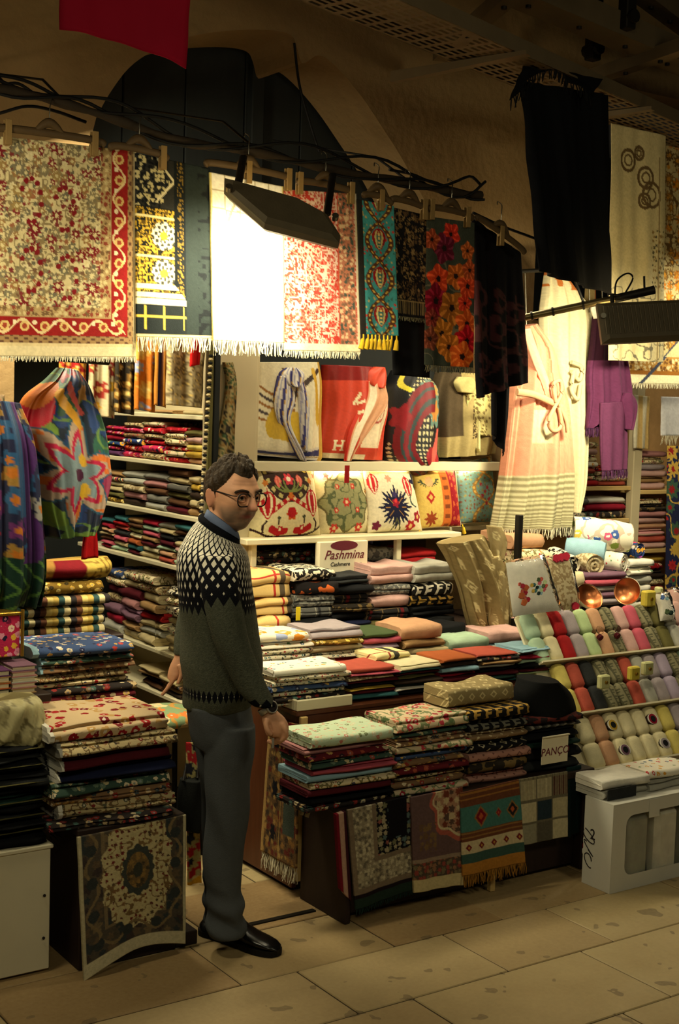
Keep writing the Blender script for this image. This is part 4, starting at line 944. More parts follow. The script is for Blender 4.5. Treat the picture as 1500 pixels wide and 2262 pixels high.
# ---------------------------------------------------------------- scarves knotted on display forms, upper shelf
def silk(p):
    x, y, W, H = p.x, p.y, p.W, p.H; N_ = C_(40,42,92)
    for i in range(5): line(p, W*.0, H*(.18+.06*i), W*.55, H*(.36+.03*i), .004, (C_(150,100,40), C_(70,60,60))[i % 2], .02)
    line(p, W*.34, H*.52, W*.62, H*.56, .05, C_(206,170,50)); line(p, W*.5, H*.35, W*.9, H*.1, .012, C_(60,46,40)); line(p, W*.4, H*.08, W*.65, H*.2, .006, C_(110,90,50)); line(p, W*.8, H*.1, W*.9, H*.5, .014, C_(200,160,50))
    b = y-(H*.72+.02*np.sin(x*9)); p.put((b > 0) & (b < .075), C_(206,196,180)); p.put((b > .012) & (b < .05), N_); p.put((b > .06) & (b < .07), C_(120,80,40)); p.put(b > .085, C_(196,194,206)); p.put((x < W*.1), C_(70,66,96)); p.put((x > W*.92), C_(190,150,60))
def orange(p):
    x, y, W, H = p.x, p.y, p.W, p.H
    p.put((y > H*.9) & (x < W*.62), C_(222,206,170)); m_ = (x > W*.42+(H-y)*.3) & (x < W*.78+(H-y)*.25) & (y < H*.8); p.put(m_, C_(226,206,170))
    e = np.abs(x-W*.66-(H-y)*.27); r = np.hypot(x-W*.72, y-H*.42); p.put((np.abs(r-.045) < .004) & m_, C_(170,60,40)); a = np.arctan2(y-H*.42, x-W*.72); p.put((r < .045) & (np.abs(np.sin(a*3)) < .12) & m_, C_(170,60,40))
    X0, Y0 = W*.2, H*.78; hh = (np.abs(np.abs(x-X0)-.018) < .0055) & (np.abs(y-Y0) < .028) | (np.abs(y-Y0) < .005) & (np.abs(x-X0) < .018); s2 = (np.abs(np.abs(y-Y0)-.028) < .005) & (np.abs(np.abs(x-X0)-.018) < .012); p.put(hh | s2, C_(236,222,180))
    line(p, W*.34, H*.36, W*.42, H*.28, .006, C_(236,222,180)); line(p, W*.38, H*.36, W*.47, H*.34, .005, C_(236,222,180)); line(p, W*.4, H*.44, W*.45, H*.43, .006, C_(236,222,180)); p.put(y < H*.16, C_(130,20,18))
def pais(p):
    x, y, W, H = p.x, p.y, p.W, p.H
    p.put((np.hypot((x*46) % 1-.5, (y*46) % 1-.5) < .3) & (x+y*.4 > W*.4) & (x+y*.4 < W*1.05), C_(206,196,150))
    for cx, cy, r, c in [(.55,.24,.055,(150,110,60)),(.75,.36,.05,(190,130,60)),(.62,.16,.04,(90,120,110)),(.78,.2,.035,(200,150,80))]: disc(p, W*cx, H*cy, r, C_(96,130,120), 6, .2); disc(p, W*cx, H*cy, r*.7, C_(*c), 6, .2)
    t = np.arctan2(y-H*.62, x-W*.7); r = np.hypot(x-W*.7, (y-H*.62)*.8); p.put((r > .1) & (r < .2) & (x < W*.75), C_(120,20,30)); p.put((np.abs(r-.13) < .008) & (x < W*.75), C_(50,70,70)); p.put((np.abs(r-.17) < .006) & (x < W*.75), C_(50,70,70)); disc(p, W*.7, H*.74, .05, C_(150,20,34), 0, 0, 1.3); p.put((np.abs(x-W*.8+.03*np.sin(y*20)) < .02) & (y > H*.48) & (y < H*.8), C_(206,90,80)); disc(p, W*.16, H*.4, .04, C_(140,24,34), 5); line(p, W*.1, H*.06, W*.25, H*.2, .012, C_(220,206,60), .02)
    p.put((y > H*.82) & (np.sin(x*90)*np.sin(y*110) > .2), C_(120,76,40)); p.put((y > H*.8) & (x > W*.78), C_(180,110,40))
def sheer(p):
    x, y, W, H = p.x, p.y, p.W, p.H
    p.put((x < W*.3) & (y < H*.7), C_(76,64,46)); m_ = (np.abs(x-W*.55) < .06) & (np.abs(y-H*.58) < .07); p.flowers(60, [C_(60,46,30)], m_, r=.5, k=3); p.flowers(40, [C_(110,94,56)], (x > W*.6) & (y < H*.55), r=.4, k=6, dens=.7)
YS = 5.16
def knotted(label, rows, B, fn, bg, tails, knot, mat='vc', folds=((.008,9,0,.3),(.004,17,1,.5)), Y=YS):
    q = P((rows[-1][0]+rows[-1][2])/2, rows[-1][1], Y=Y)
    t = thing('knotted_scarf', q, label, 'scarf'); loft('wrap', rows, Y, B, fn, mat, t, bg, folds, res=.0045)
    if knot: loft('knot', knot[0], Y-B*.9, .03, knot[1], mat, t, knot[2], ((.006,5,0,1),), res=.006)
    for r, f, c in tails: loft('tail', r, Y-B*.9, .022, f, mat, t, c, ((.007,5,0,.4),(.004,9,1,.2)), res=.005)
    return t
def tailstripe(p): 
    t = (p.x*22+p.y*3) % 1; p.put(t < .3, C_(50,50,110)); p.put((t > .3) & (t < .36), C_(190,150,60)); p.put((t > .6) & (t < .75), C_(150,150,176))
knotted('white silk scarf with blue bands and yellow motif, knotted on a form', [(528,800,700,800),(530,850,706,850),(522,930,704,930),(512,985,706,1000),(508,1000,704,1018,.8)], .10, silk, (224,214,180),
    [([(612,830,640,832),(604,880,650,880),(612,930,640,935),(640,985,668,1000),(660,1015,676,1022)], tailstripe, (214,208,196)), ([(645,835,668,838),(655,880,680,885),(660,940,680,950),(664,985,676,1000)], tailstripe, (200,196,190))], ([(628,812,655,812),(615,825,672,828),(620,842,668,850),(635,852,660,858)], tailstripe, (224,218,206)), 'vc_sheen')
knotted('orange red silk scarf with white letter H, knotted on a form', [(712,806,828,812),(708,850,845,850),(708,900,852,900),(703,950,842,950),(698,985,838,990),(696,1010,838,1016,.8)], .10, orange, (200,64,40),
    [([(805,840,850,850),(800,880,855,890),(770,950,830,930),(762,1000,790,985),(760,1018,772,1018)], lambda p: (p.put(np.abs(p.x-p.W*.3) < .02, C_(228,212,180)), p.put(p.x < p.W*.14, C_(196,50,30))), (206,150,110))], ([(826,810,848,812),(812,822,852,830),(810,845,852,850),(822,856,846,858)], None, (206,70,44)), 'vc_sheen')
knotted('black paisley silk scarf with red swirls and dots, wrapped on a form', [(868,818,930,830),(848,860,958,860),(844,920,960,920),(842,980,956,985),(850,1020,958,1020),(876,1048,940,1048,.7)], .12, pais, (20,22,26), [], None, 'vc_sheen', ((.006,7,0,.6),(.004,13,1,.4)))
knotted('sheer beige scarf with lace trim and cords, knotted on a form', [(965,822,1050,826),(955,860,1092,860),(952,920,1096,910),(955,975,1090,960),(958,1010,1084,1000,.9)], .11, sheer, (160,144,96),
    [([(1030,850,1080,850),(1030,890,1094,890),(1040,930,1090,935),(1055,960,1085,965)], lambda p: p.flowers(50, [C_(110,94,56)], True, r=.4, k=2, dens=.6), (190,180,120)), ([(1050,930,1056,930),(1051,960,1057,962),(1050,990,1056,1000)], None, (206,196,140))], ([(1010,832,1042,834),(1002,846,1052,852),(1012,866,1046,870)], None, (176,164,110)), 'vc', ((.012,9,0,.5),(.006,19,1,.4)))
knotted('pale green small scarf hanging at the end of the upper shelf', [(1092,868,1112,872),(1086,900,1122,905),(1086,935,1120,940),(1092,952,1112,952)], .03, lambda p: p.flowers(60, [C_(110,130,90)], True, r=.3), (200,196,140), [], None)
# spotted drape and cord at the display's near corner
def spot(p): p.flowers(60, [C_(120,90,44), C_(60,80,50), C_(40,36,30)], True, r=.45, k=3)
q = thing('corner_drape', P(480,1000,Y=5.02), 'speckled brown cloth draped down the near corner of the display', 'cloth')
loft('drape', [(492,800,512,800),(498,850,520,850),(486,930,516,940),(470,1000,514,1020),(462,1060,500,1070)], 5.02, .03, spot, 'vc', q, (140,124,84), ((.01,5,0,.4),))
p0, p1 = P(466,786,Y=4.99), P(436,1262,Y=4.99)
pst = thing('corner_post', (p1.x+.03, 5.05, 0), 'dark upright post at the near corner of the display shelving', 'post')
MB().bbox((p0.x+.025, 5.0, 0), (p0.x+.055, 5.04, 2.4), .004).build('upright', 'shopdark', pst); MB().bbox((p0.x+.005, 5.0, 1.0), (p0.x+.022, 5.02, 2.4), .003).build('edge', 'olive', pst)
cdn = thing('bead_string', p1, 'beaded black and cream cord hanging at the shelving corner', 'cord')
n = 62
for i in range(n):
    q = p0+(p1-p0)*(i/(n-1)); MB().lathe([(.001,-.006),(.007,-.005),(.011,0),(.007,.005),(.001,.006)], q, 8).build('bead', 'beige' if i % 2 else 'black', cdn)
# ---------------------------------------------------------------- shawls on the riser, under the cushions
lattice('keywl','white key patterned',(30,29,28),(232,226,204),20,key_style=True)
floral('fl_mint','mint green rose patterned',(186,204,172),[(200,188,150),(120,130,90),(190,120,100),(206,196,160)],44,.36)
blotch('maroonp','maroon printed',(92,36,30),(30,20,20),40,.52)
ZR = .861; SH = dict(noun='folded shawl', cat='shawl', name='folded_shawl', layers=(2, 2, 4))
pstack('of the checked stack by his elbow', ['pl_beige']*4, 556, 645, 1262, 4.76, .26, ZR, weights=[1.5,1,1,.7], **SH)
pstack('of the leaning stack beside the checked shawls', ['leopard','tiger','marl','pl_grey','black','marl'], 652, 738, 1256, 4.78, .24, ZR, **SH)
pstack('of the black stack under the printed box', ['char','black','pl_dark','camo','black','navy','marlb'], 738, 824, 1270, 4.77, .24, ZR, **SH)
pstack('of the pink stack beside the printed box', ['pink','marl','pink','pl_dark','olive'], 824, 914, 1248, 4.77, .24, ZR, weights=[1.6,.9,1,1,1.2], **SH)
pstack('of the stack beside the monogram drape', ['silver','keywl','keyg','black','char'], 916, 1008, 1246, 4.77, .24, ZR, weights=[1.5,1.1,.8,.9,1.2], **SH)
pstack('at the back behind the checked shawls', ['fl_dark','marlb','char','leopard','fl_dark','black'], 566, 700, 1218, 5.06, .22, ZR, **SH)
pstack('at the back behind the printed box', ['char','marl','black','umber'], 745, 815, 1225, 5.1, .18, ZR, **SH)
pstack('at the back beyond the printed box', ['marl','fl_dark','silver','umber','black'], 818, 880, 1208, 5.06, .2, ZR, **SH)
pstack('at the back under the gold cushion', ['red','red','beige','marl','grey'], 893, 972, 1214, 5.0, .2, ZR, **SH)
q = P(945,1395,Y=4.62); folded('folded_shawl', 'black', (q.x, 4.6, .845), .22, .16, .075, .1, 2, 'thick black shawl lying before the monogram drape', 'shawl', None)
folded('folded_shawl', 'char', (q.x-.03, 4.58, .79), .25, .12, .05, .05, 2, 'charcoal shawl lying under the thick black one', 'shawl', None)
folded('folded_shawl', 'umber', (q.x-.02, 4.58, .7285), .24, .12, .06, .0, 2, 'dark brown shawl at the bottom under the charcoal one', 'shawl', None)
def mono(p):
    x, y = p.x*15, p.y*12; ix = np.floor(x); x = x-.0; fx = x % 1-.5; fy = (y+.5*(ix % 2)) % 1-.5; d = np.abs(fx)+np.abs(fy); iy = np.floor(y+.5*(ix % 2))
    L_ = C_(206,190,140); k = (ix+2*iy) % 4
    p.put((np.abs(d-.26) < .06) & (k < 1), L_); p.put((d < .1) & (k < 1), L_)
    p.put(((np.abs(fx) < .05) & (np.abs(fy) < .22) | (np.abs(fy) < .05) & (np.abs(fx) < .22) | (np.hypot(np.abs(fx)-.15, np.abs(fy)-.15) < .07)) & (k == 1), L_)
    p.put(((np.abs(np.abs(fx)-.16*(fy+.3)) < .05) & (np.abs(fy) < .28) | (np.abs(fy-.08) < .035) & (np.abs(fx) < .1)) & (k == 2), L_)
    p.put((np.hypot(fx, fy) < .2) & (np.hypot(fx, fy) > .1) & (k == 3), L_)
t = thing('knotted_scarf', P(1075,1390,Y=4.72), 'beige monogram scarf knotted and draped beside the shawl stacks', 'scarf')
loft('wrap', [(968,1200,1060,1180),(985,1230,1090,1225),(1010,1290,1120,1290),(1025,1345,1128,1345),(1040,1385,1130,1370),(1050,1402,1120,1395)], 4.72, .09, mono, 'vc', t, (138,120,78), ((.02,7,0,.9),(.012,12,1,.6),(.006,23,2,.4)), res=.005)
loft('knot', [(1068,1235,1100,1225),(1062,1255,1112,1250),(1070,1275,1108,1275)], 4.66, .035, mono, 'vc', t, (138,120,78), ((.008,5,0,.5),))
loft('tail', [(1075,1160,1108,1165),(1080,1200,1118,1200),(1085,1235,1110,1235)], 4.67, .025, mono, 'vc', t, (150,132,90), ((.008,5,0,.5),))
loft('tail', [(1085,1270,1112,1265),(1085,1320,1124,1315),(1078,1370,1122,1368),(1088,1400,1118,1398)], 4.65, .025, mono, 'vc', t, (150,132,90), ((.01,5,0,.5),))
# printed carton
def fontpart(text, mat, parent, loc, size, rotz=0., tilt=math.pi/2, shear=0., ext=.0006, align='CENTER', name='lettering'):
    c = bpy.data.curves.new(name, 'FONT'); c.body = text; c.size = size; c.shear = shear; c.extrude = ext; c.align_x = align; c.resolution_u = 3
    o = bpy.data.objects.new('tmp', c); COL.objects.link(o); dg = bpy.context.evaluated_depsgraph_get()
    me = bpy.data.meshes.new_from_object(o.evaluated_get(dg)); bpy.data.objects.remove(o)
    me.transform(Matrix.Translation(Vector(loc)-(parent.location if parent else Vector())) @ Matrix.Rotation(rotz, 4, 'Z') @ Matrix.Rotation(tilt, 4, 'X'))
    me.materials.clear(); me.materials.append(M(mat)); return link(name, me, parent)
a, b = P(704,1272,Y=4.93), P(811,1272,Y=4.93); zt = P(757,1196,Y=4.93).z
bx = thing('printed_box', (a+b)/2, 'cream carton with printed lettering standing on the black shawl stack', 'box')
MB().bbox((a.x, 4.93, a.z), (b.x, 4.965, zt), .003).build('carton', 'paper', bx)
cxm = (a.x+b.x)/2
fontpart('Pashmina', 'inkred', bx, (cxm, 4.9285, a.z+.072), .058, shear=.35); fontpart('Cashmere', 'ink', bx, (cxm-.02, 4.9285, a.z+.04), .026, shear=.2)
mb = MB(); mb.add([(cxm+.075*math.cos(t_), 4.929, zt-.018+.022*math.sin(t_)) for t_ in np.linspace(0, 2*math.pi, 20, endpoint=False)], [tuple(range(20))]); mb.build('printed_oval', 'inkred', bx)
mb = MB(); mb.box((cxm+.078, 4.928, a.z+.035), (cxm+.098, 4.9295, a.z+.05)); mb.build('printed_mark', 'inkred', bx)
q = P(658,1355,Y=4.75); o = MB().bbox(q+Vector((-.011,-.004,-.03)), q+Vector((.011,-.001,.028)), .001).build('price_tag', 'yellowtag'); tag(o, 'yellow price tag stuck between the shawl stacks', 'tag')
# ---------------------------------------------------------------- scarves on the counter
ZC = .7285; SC = dict(noun='folded scarf', cat='scarf', name='folded_scarf')
pstack('of the printed stack in the white tray', ['fl_white','fl_tiny','fl_tiny','fl_blue','fl_tiny','fl_dark','fl_tiny'], 612, 768, 1472, 4.225, .18, ZC+.003, soft=.8, weights=[1.6,1,1,1,1,1,1], **SC)
pstack('of the stack beside the white tray', ['coral','rose','marlb','wine','black','mustard','wine','teal'], 776, 878, 1474, 4.22, .18, ZC, weights=[1.4,.7,1,1,1,.6,1,1.2], **SC)
pstack('of the stack topped by a cream scarf', ['cream','teal','wine','olive','umber','bottle','white','black'], 881, 976, 1466, 4.22, .18, ZC, weights=[1.5,.8,1,1,1,1,.8,1], **SC)
pstack('of the orange topped counter stack', ['orange','umber','sky','crimson','wine','umber'], 979, 1060, 1452, 4.22, .18, ZC, **SC)
pstack('of the coral topped counter stack', ['coral','fl_dark','tan','silver','black','wine','bottle','teal'], 1063, 1146, 1444, 4.22, .18, ZC, **SC)
pstack('of the stack in plastic at the counter end', ['sky','silver','crimson','mint','black','wine','paleg','yellow'], 1149, 1212, 1432, 4.22, .18, ZC, **SC)
pstack('of the back stack by his sleeve', ['fl_orange','fl_white','fl_tiny','fl_tiny','fl_tiny','fl_tiny','fl_pinkred','lav'], 580, 688, 1398, 4.47, .2, ZC, soft=.8, weights=[1.3,.9,.8,.8,.8,.8,.9,2], **SC)
pstack('of the back stack topped by lilac grey', ['lilac','fl_gold','cream','fl_tiny','fl_red','fl_tiny','fl_blue','sky'], 692, 805, 1388, 4.47, .2, ZC, weights=[1.6,.8,1,.8,.8,.8,.8,1.6], **SC)
pstack('of the bright back stack in the middle', ['green','rose','lav','crimson','peach','paleg','blue','cream'], 808, 888, 1398, 4.47, .2, ZC, **SC)
pstack('of the back stack topped by peach', ['peach','tan','beige','brown','umber'], 890, 984, 1378, 4.47, .2, ZC, weights=[1.8,1,.8,1.6,1], **SC)
pstack('of the back stack topped by mint', ['mint','orange','brown','wine'], 988, 1076, 1408, 4.47, .2, ZC, weights=[1.8,1.2,1,1], **SC)
pstack('of the back stack at the counter end', ['pink','sky','white','teal'], 1080, 1168, 1392, 4.47, .2, ZC, weights=[1.8,1.3,1,1], **SC)
q = P(822,1462,Y=4.36); folded('folded_scarf', 'pl_cream', (q.x, 4.33, P(860,1466,Y=4.3).z+.004), .19, .14, .03, .08, 2, 'cream checked scarf with dark edge lying across two stacks', 'scarf')
# ---------------------------------------------------------------- rugs on the low table
ZL = .4305; RG = dict(noun='folded rug', cat='rug', name='folded_rug', layers=(2, 3), soft=.7)
pstack('of the corner stack on the low table', ['fl_mint','dusty','fl_wine','fl_green','rose','sky','fl_cream','wine','black','fl_dark'], 688, 866, 1618, 3.88, .21, ZL, weights=[1.7,.9,.9,1,1,1.1,.8,1,1.2,1], **RG)
pstack('of the tapestry stack on the low table', ['fl_rose','fl_green','fl_tap','fl_rose','fl_blue','fl_tap','fl_wine','fl_carpet','fl_tap','fl_rose'], 880, 1036, 1582, 3.88, .21, ZL, weights=[1.8,1,1,1,1,1,1,1,1,1], **RG)
st_ = pstack('of the monogram stack on the low table', ['keyg','keygrey','monot','monob','monop','camo','monop'], 1040, 1166, 1562, 3.88, .21, ZL, noun='folded throw', cat='throw', name='folded_throw', soft=.8, layers=(2,3))
zt_ = P(1070,1556,Y=3.92).z
folded('folded_throw', 'mono', (P(995,1550,Y=3.93).x, 3.93, P(1100,1562,Y=3.88).z+.002), .33, .16, .075, .04, 2, 'rolled beige monogram throw on top beside the black bundle', 'throw')
pstack('of the dark stack behind the handwritten note', ['maroonp','st_grey','black','bottle','black','char'], 1170, 1284, 1582, 3.88, .27, ZL, noun='folded throw', cat='throw', name='folded_throw', soft=.8, layers=(2,3), weights=[.8,.9,1.2,1.2,1.4,1.4])
t = thing('black_bundle', P(1200,1590,Y=3.95), 'soft black bundle heaped on top of the dark stack', 'bundle')
loft('bundle_cloth', [(1160,1502,1215,1496),(1146,1530,1250,1525),(1144,1560,1262,1560),(1150,1584,1256,1580)], 3.98, .1, None, 'vc', t, (15,17,17), ((.008,4,0,.5),), back=1.)
nt = P(1225,1655,Y=3.855); t = thing('paper_note', nt, 'handwritten white paper note pinned on the dark throws', 'note')
a = P(1197,1630,Y=3.85); b = P(1252,1680,Y=3.85)
MB().bbox((a.x, 3.846, b.z), (b.x, 3.849, a.z), .001).build('paper_sheet', 'paper', t)
mb = MB(); mb.box((a.x, 3.838, a.z), (b.x, 3.847, a.z+.004)); mb.build('folded_edge', 'paper', t)
fontpart('PANÇO', 'inkred', t, ((a.x+b.x)/2, 3.8452, (a.z+b.z)/2-.02), .044, shear=.1)
# cream tassels at the corner stack
t = thing('tassel_bunch', P(672,1740,Y=4.0), 'bunch of cream tassels sticking out of the corner rug stack', 'tassels')
for i, (x, y) in enumerate([(664,1695),(672,1700),(660,1748),(670,1752),(680,1756),(672,1775),(684,1780)]):
    q = P(x, y, X=2.64); mb = MB(); mb.tube([q+Vector((.05,.0,.02)), q+Vector((.02,-.005,.005)), q+Vector((-.01,-.01,-.015)), q+Vector((-.02,-.012,-.035))], [.004,.006,.008,.009], 6); mb.build('tassel', 'fr_white', t)
# ---------------------------------------------------------------- rugs hanging down the low table's front
YF = 3.832
def rr1(p):
    x, y, W, H = p.x, p.y, p.W, p.H; p.put(True & (x > -1), C_(128,112,92)); i_ = np.minimum(x, H*.86-y); p.put((i_ > .02) & (i_ < .105), C_(150,140,116)); p.flowers(64, [C_(196,186,156), C_(110,102,86), C_(176,166,138)], (i_ > .02) & (i_ < .105), r=.46, k=3, pet=6, amp=.3)
    inn = (i_ > .125); p.put(inn, C_(16,15,20)); p.flowers(46, [C_(170,160,130), C_(150,90,80), C_(90,110,110), C_(120,120,90)], inn & ((i_ < .18) | (W-x < .03)), r=.46, k=5, pet=5); p.put(y > H*.86, C_(30,18,24)); p.put(y > H*.9, C_(34,52,42))
hang('hanging_rug', [(768,1790),(912,1757),(914,1965),(786,2010)], YF, rr1, 'grey floral rug with black centre hanging at the low table corner', 'rug', res=.003, amp=.004, freq=1, thick=.008, fr=(.02,'bottle',dict(step=.005)))
def rr2(p):
    x, y, W, H = p.x, p.y, p.W, p.H; e = np.hypot((x-W*.85)/.11, (y-H*.06)/.17); a = np.arctan2(y, x-W*.85); m_ = e < 1+.08*np.cos(9*a); p.put(m_, C_(170,130,104)); p.flowers(34, [C_(120,60,44), C_(200,180,140), C_(90,70,60)], m_ & (e < .88), r=.5, k=3); p.put(np.abs(e-1-.08*np.cos(9*a)) < .06, C_(170,90,74)); p.put(np.abs(e-.9-.08*np.cos(9*a)) < .03, C_(206,190,150))
    p.flowers(40, [C_(126,100,66), C_(110,84,60)], (x < W*.5) & (y > H*.3) & (y < H*.6) & (np.abs(x-W*.3) < .04), r=.5, k=5); b = (y > H*.68) & (y < H*.87); p.put(b, C_(84,70,58)); p.flowers(50, [C_(150,110,80), C_(120,110,80), C_(150,70,60)], b, r=.45, k=7); p.put(np.abs(y-H*.68) < .008, C_(150,130,110)); p.put(y > H*.87, C_(206,190,140))
hang('hanging_rug', [(908,1762),(1022,1738),(1024,1955),(914,1972)], YF-.01, rr2, 'mauve rug with pink flower medallion and cream hem on the low table', 'rug', bg=(104,80,78), res=.003, amp=.005, freq=1, thick=.008)
def kil(p):
    x, y, W, H = p.x, p.y, p.W, p.H; tq_ = C_(70,120,112); br = C_(110,66,44); v = y/H
    p.put(v < .2, br); p.put((np.abs(v-.03) < .014) | (np.abs(v-.09) < .008), C_(160,110,54)); p.put((v >= .18) & (v < .48), tq_)
    for cx, r, c in [(.32,.035,(130,24,36)),(.62,.016,(140,30,50)),(.86,.03,(40,36,36))]:
        d = np.abs(x-cx*W)*1.2+np.abs(y-H*.33); p.put(d < r*1.3, C_(150,110,60)); p.put(d < r, C_(*c)); p.put(d < r*.45, C_(190,90,50))
    p.put((v > .48) & (v < .6), br); p.put((v > .6) & (v < .75), C_(206,190,150)); k = (x*15) % 1-.5; d = np.abs(k)/15+np.abs(y-H*.675); p.put(d < .016, C_(120,30,36)); p.put(d < .006, C_(200,150,70)); p.put((v > .75) & (v < .86), C_(60,90,80)); p.put(v > .86, C_(180,124,50)); p.put((np.abs(v-.55) < .01) | (np.abs(v-.5) < .008), C_(150,110,60))
hang('hanging_rug', [(1018,1752),(1146,1722),(1160,1905),(1022,1935)], YF-.02, kil, 'turquoise and brown kilim with ochre fringe on the low table', 'rug', res=.003, amp=.004, freq=1, thick=.007, fr=(.05,'fr_ochre',dict(step=.006,r=.0025)))
def patch(p):
    x, y, W, H = p.x, p.y, p.W, p.H; i, j = np.floor(x/W*3), np.floor(y/H*3); k = hsh(i, j, 4); pal = np.array([C_(186,176,140), C_(40,56,66), C_(150,146,122), C_(196,186,150), C_(74,24,30), C_(92,88,74)]); sel = [[0,3,4],[3,1,0],[2,5,3]]
    col = pal[np.array(sel)[np.clip(j, 0, 2).astype(int), np.clip(i, 0, 2).astype(int)]]; p.c = col.copy(); fx, fy = (x/W*3) % 1, (y/H*3) % 1; p.put((fx < .07) | (fy < .12), C_(110,104,84)); p.put((fx > .1) & (np.sin(x*900) > .3) & (j == 0), C_(150,140,110))
hang('hanging_rug', [(1148,1722),(1254,1704),(1254,1848),(1150,1868)], YF, patch, 'patchwork rug of grey, cream and dark squares on the low table', 'rug', res=.003, amp=.003, freq=1, thick=.007)
hang('hanging_cloth', [(1254,1696),(1284,1690),(1278,1840),(1254,1850)], YF+.02, None, 'dark green plain cloth hanging at the far end of the low table', 'cloth', bg=(16,40,40), amp=.006, freq=1, res=.01)
o, hem = sheet('hanging_rug', [P(742,1800,Y=3.84), P(764,1793,Y=3.836), P(776,1990,Y=3.836), P(752,1965,Y=3.84)], lambda p: (p.put(p.x < p.W*.3, C_(120,20,36)), p.put(p.x > p.W*.75, C_(60,20,30))), 'vc', None, .004, .003, 1, .02, (186,150,130)); tag(o, 'narrow pink edge of a doubled rug at the low table corner', 'rug')
def siderug(p):
    x, y, W, H = p.x, p.y, p.W, p.H; p.flowers(40, [C_(150,110,60), C_(70,56,44), C_(176,140,80), C_(110,50,40)], r=.48, k=3); p.put(x < W*.06, C_(186,150,90)); b = (x > W*.14) & (x < W*.5)
    p.put((np.abs(x-W*.52) < .004), C_(170,140,80))
    for cy in (.15, .5, .82): disc(p, W*.32, H*cy, .022, C_(26,26,34), 6, .15, 1.5)
    for y0, y1, c in [(.0,.06,(150,24,34)),(.06,.2,(74,90,110)),(.32,.55,(140,20,34)),(.55,.8,(70,80,70))]: p.put((x > W*.62) & (x < W*.94) & (y > H*y0) & (y < H*y1), C_(*c))
q = [P(598,1585,X=2.722), P(662,1600,X=2.722), P(656,1918,X=2.722), P(578,1878,X=2.722)]
t = thing('hanging_rug', (q[2]+q[3])/2, 'brown patterned runner with cream fringe hanging on the counter side beside the man', 'rug')
o, hem = sheet('woven_panel', q, siderug, 'vc', t, .0045, .003, 1, .007, (110,84,54)); fringe(t, hem, .07, 'fr_white', step=.004, r=.002)
# ---------------------------------------------------------------- inner shelving seen past the man, facing along the shop front
XS = 2.76
zz = [P(330, y, X=XS).z for y in (916, 1020, 1129, 1240, 1432)]
sv = thing('wall_shelving', (2.9, 5.6, 0), 'cream wall shelving full of folded scarves behind the man', 'shelving')
for i, z in enumerate(zz): MB().bbox((XS, 5.06, z-.012), (XS+.26, 6.35, z+.008), .003).build('shelf_board', 'whitewood', sv)
MB().bbox((XS+.262, 5.06, 0), (XS+.28, 6.35, 2.5), .003).build('back_panel', 'whitepost', sv); MB().bbox((XS+.0, 5.045, 0), (XS+.26, 5.058, 2.5), .003).build('end_panel', 'whitepost', sv)
def xstack(where, items, pl, pr, ptop, z0, dep=.22, **k):
    ya, yb = P(pl, ptop+15, X=XS).y, P(pr, ptop+15, X=XS).y; zt = P((pl+pr)/2, ptop, X=XS).z
    return stack(where, items, yb, ya, XS+.012, dep, z0, zt, face='X', **k)
R1 = ['fl_pinkred','fl_red','fl_cream','fl_gypsy']
cols1 = [(222,262,940,['fl_pinkred','fl_pinkred','crimson','fl_gypsy','fl_pinkred','purple']), (263,304,932,['fl_carpet','fl_pinkred','fl_tap','fl_gypsy','fl_red','fl_pinkred']), (305,352,930,['fl_rose','fl_red','fl_carpet','fl_red','fl_pinkred','fl_carpet']), (353,402,942,['fl_red','fl_cream','fl_cream','fl_red','fl_rose','fl_red']), (403,438,950,['olive','pink','yellow','mustard','peach'])]
for i, (a, b, t_, it) in enumerate(cols1): xstack(('of the first column on the flowered shelf','of the second column on the flowered shelf','of the middle column on the flowered shelf','of the fourth column on the flowered shelf','of the plain column on the flowered shelf')[i], it, a, b, t_, zz[1]+.009, soft=.7, jit=.006, layers=(2,), **SC)
cols2 = [(218,262,1040,['tan','st_multi','cream','beige','olive','fl_gold']), (263,312,1042,['silver','silver','marlb','dusty','umber']), (313,360,1046,['grey','dusty','brown','grey','silver']), (361,410,1036,['brown','beige','st_grey','olive','brown','wine']), (411,436,1052,['beige','mustard','umber','beige','tan'])]
for i, (a, b, t_, it) in enumerate(cols2): xstack(('of the first column on the woollen shelf','of the second column on the woollen shelf','of the middle column on the woollen shelf','of the fourth column on the woollen shelf','of the last column on the woollen shelf')[i], it, a, b, t_, zz[2]+.009, soft=.7, jit=.006, layers=(2,), **SC)
pl_ = ['cream','wine','mint','coral','beige','umber','pink','teal','tan','red','silver','brown','char','white','orange','rose','olive','peach','crimson']
for i, (a, b, t_) in enumerate([(214,240,1144),(241,272,1140),(273,303,1144),(304,342,1150),(343,378,1156),(379,420,1160)]):
    rr = random.Random(i+3); it = [rr.choice(pl_) for _ in range(7)]
    xstack(('of the first column on the bright shelf','of the second column on the bright shelf','of the third column on the bright shelf','of the fourth column on the bright shelf','of the fifth column on the bright shelf','of the last column on the bright shelf')[i], it, a, b, t_, zz[3]+.009, soft=.7, jit=.006, layers=(2,), **SC)
for i, (a, b, t_, it) in enumerate([(226,262,1256,['fl_blue','fl_cream','wine','fl_carpet','mauve','crimson','silver']), (263,300,1262,['fl_cream','beige','wine','dusty','mauve','tan','beige']), (301,340,1270,['fl_cream','fl_carpet','beige','tan','red','beige','silver','beige']), (362,400,1300,['leopard','fl_cream','leopard','beige','fl_tiny','beige','beige'])]):
    xstack(('of the first column on the bottom shelf','of the second column on the bottom shelf','of the bagged column on the bottom shelf','of the spotted column on the bottom shelf')[i], it, a, b, t_, zz[4]+.009, soft=.8, **SC)
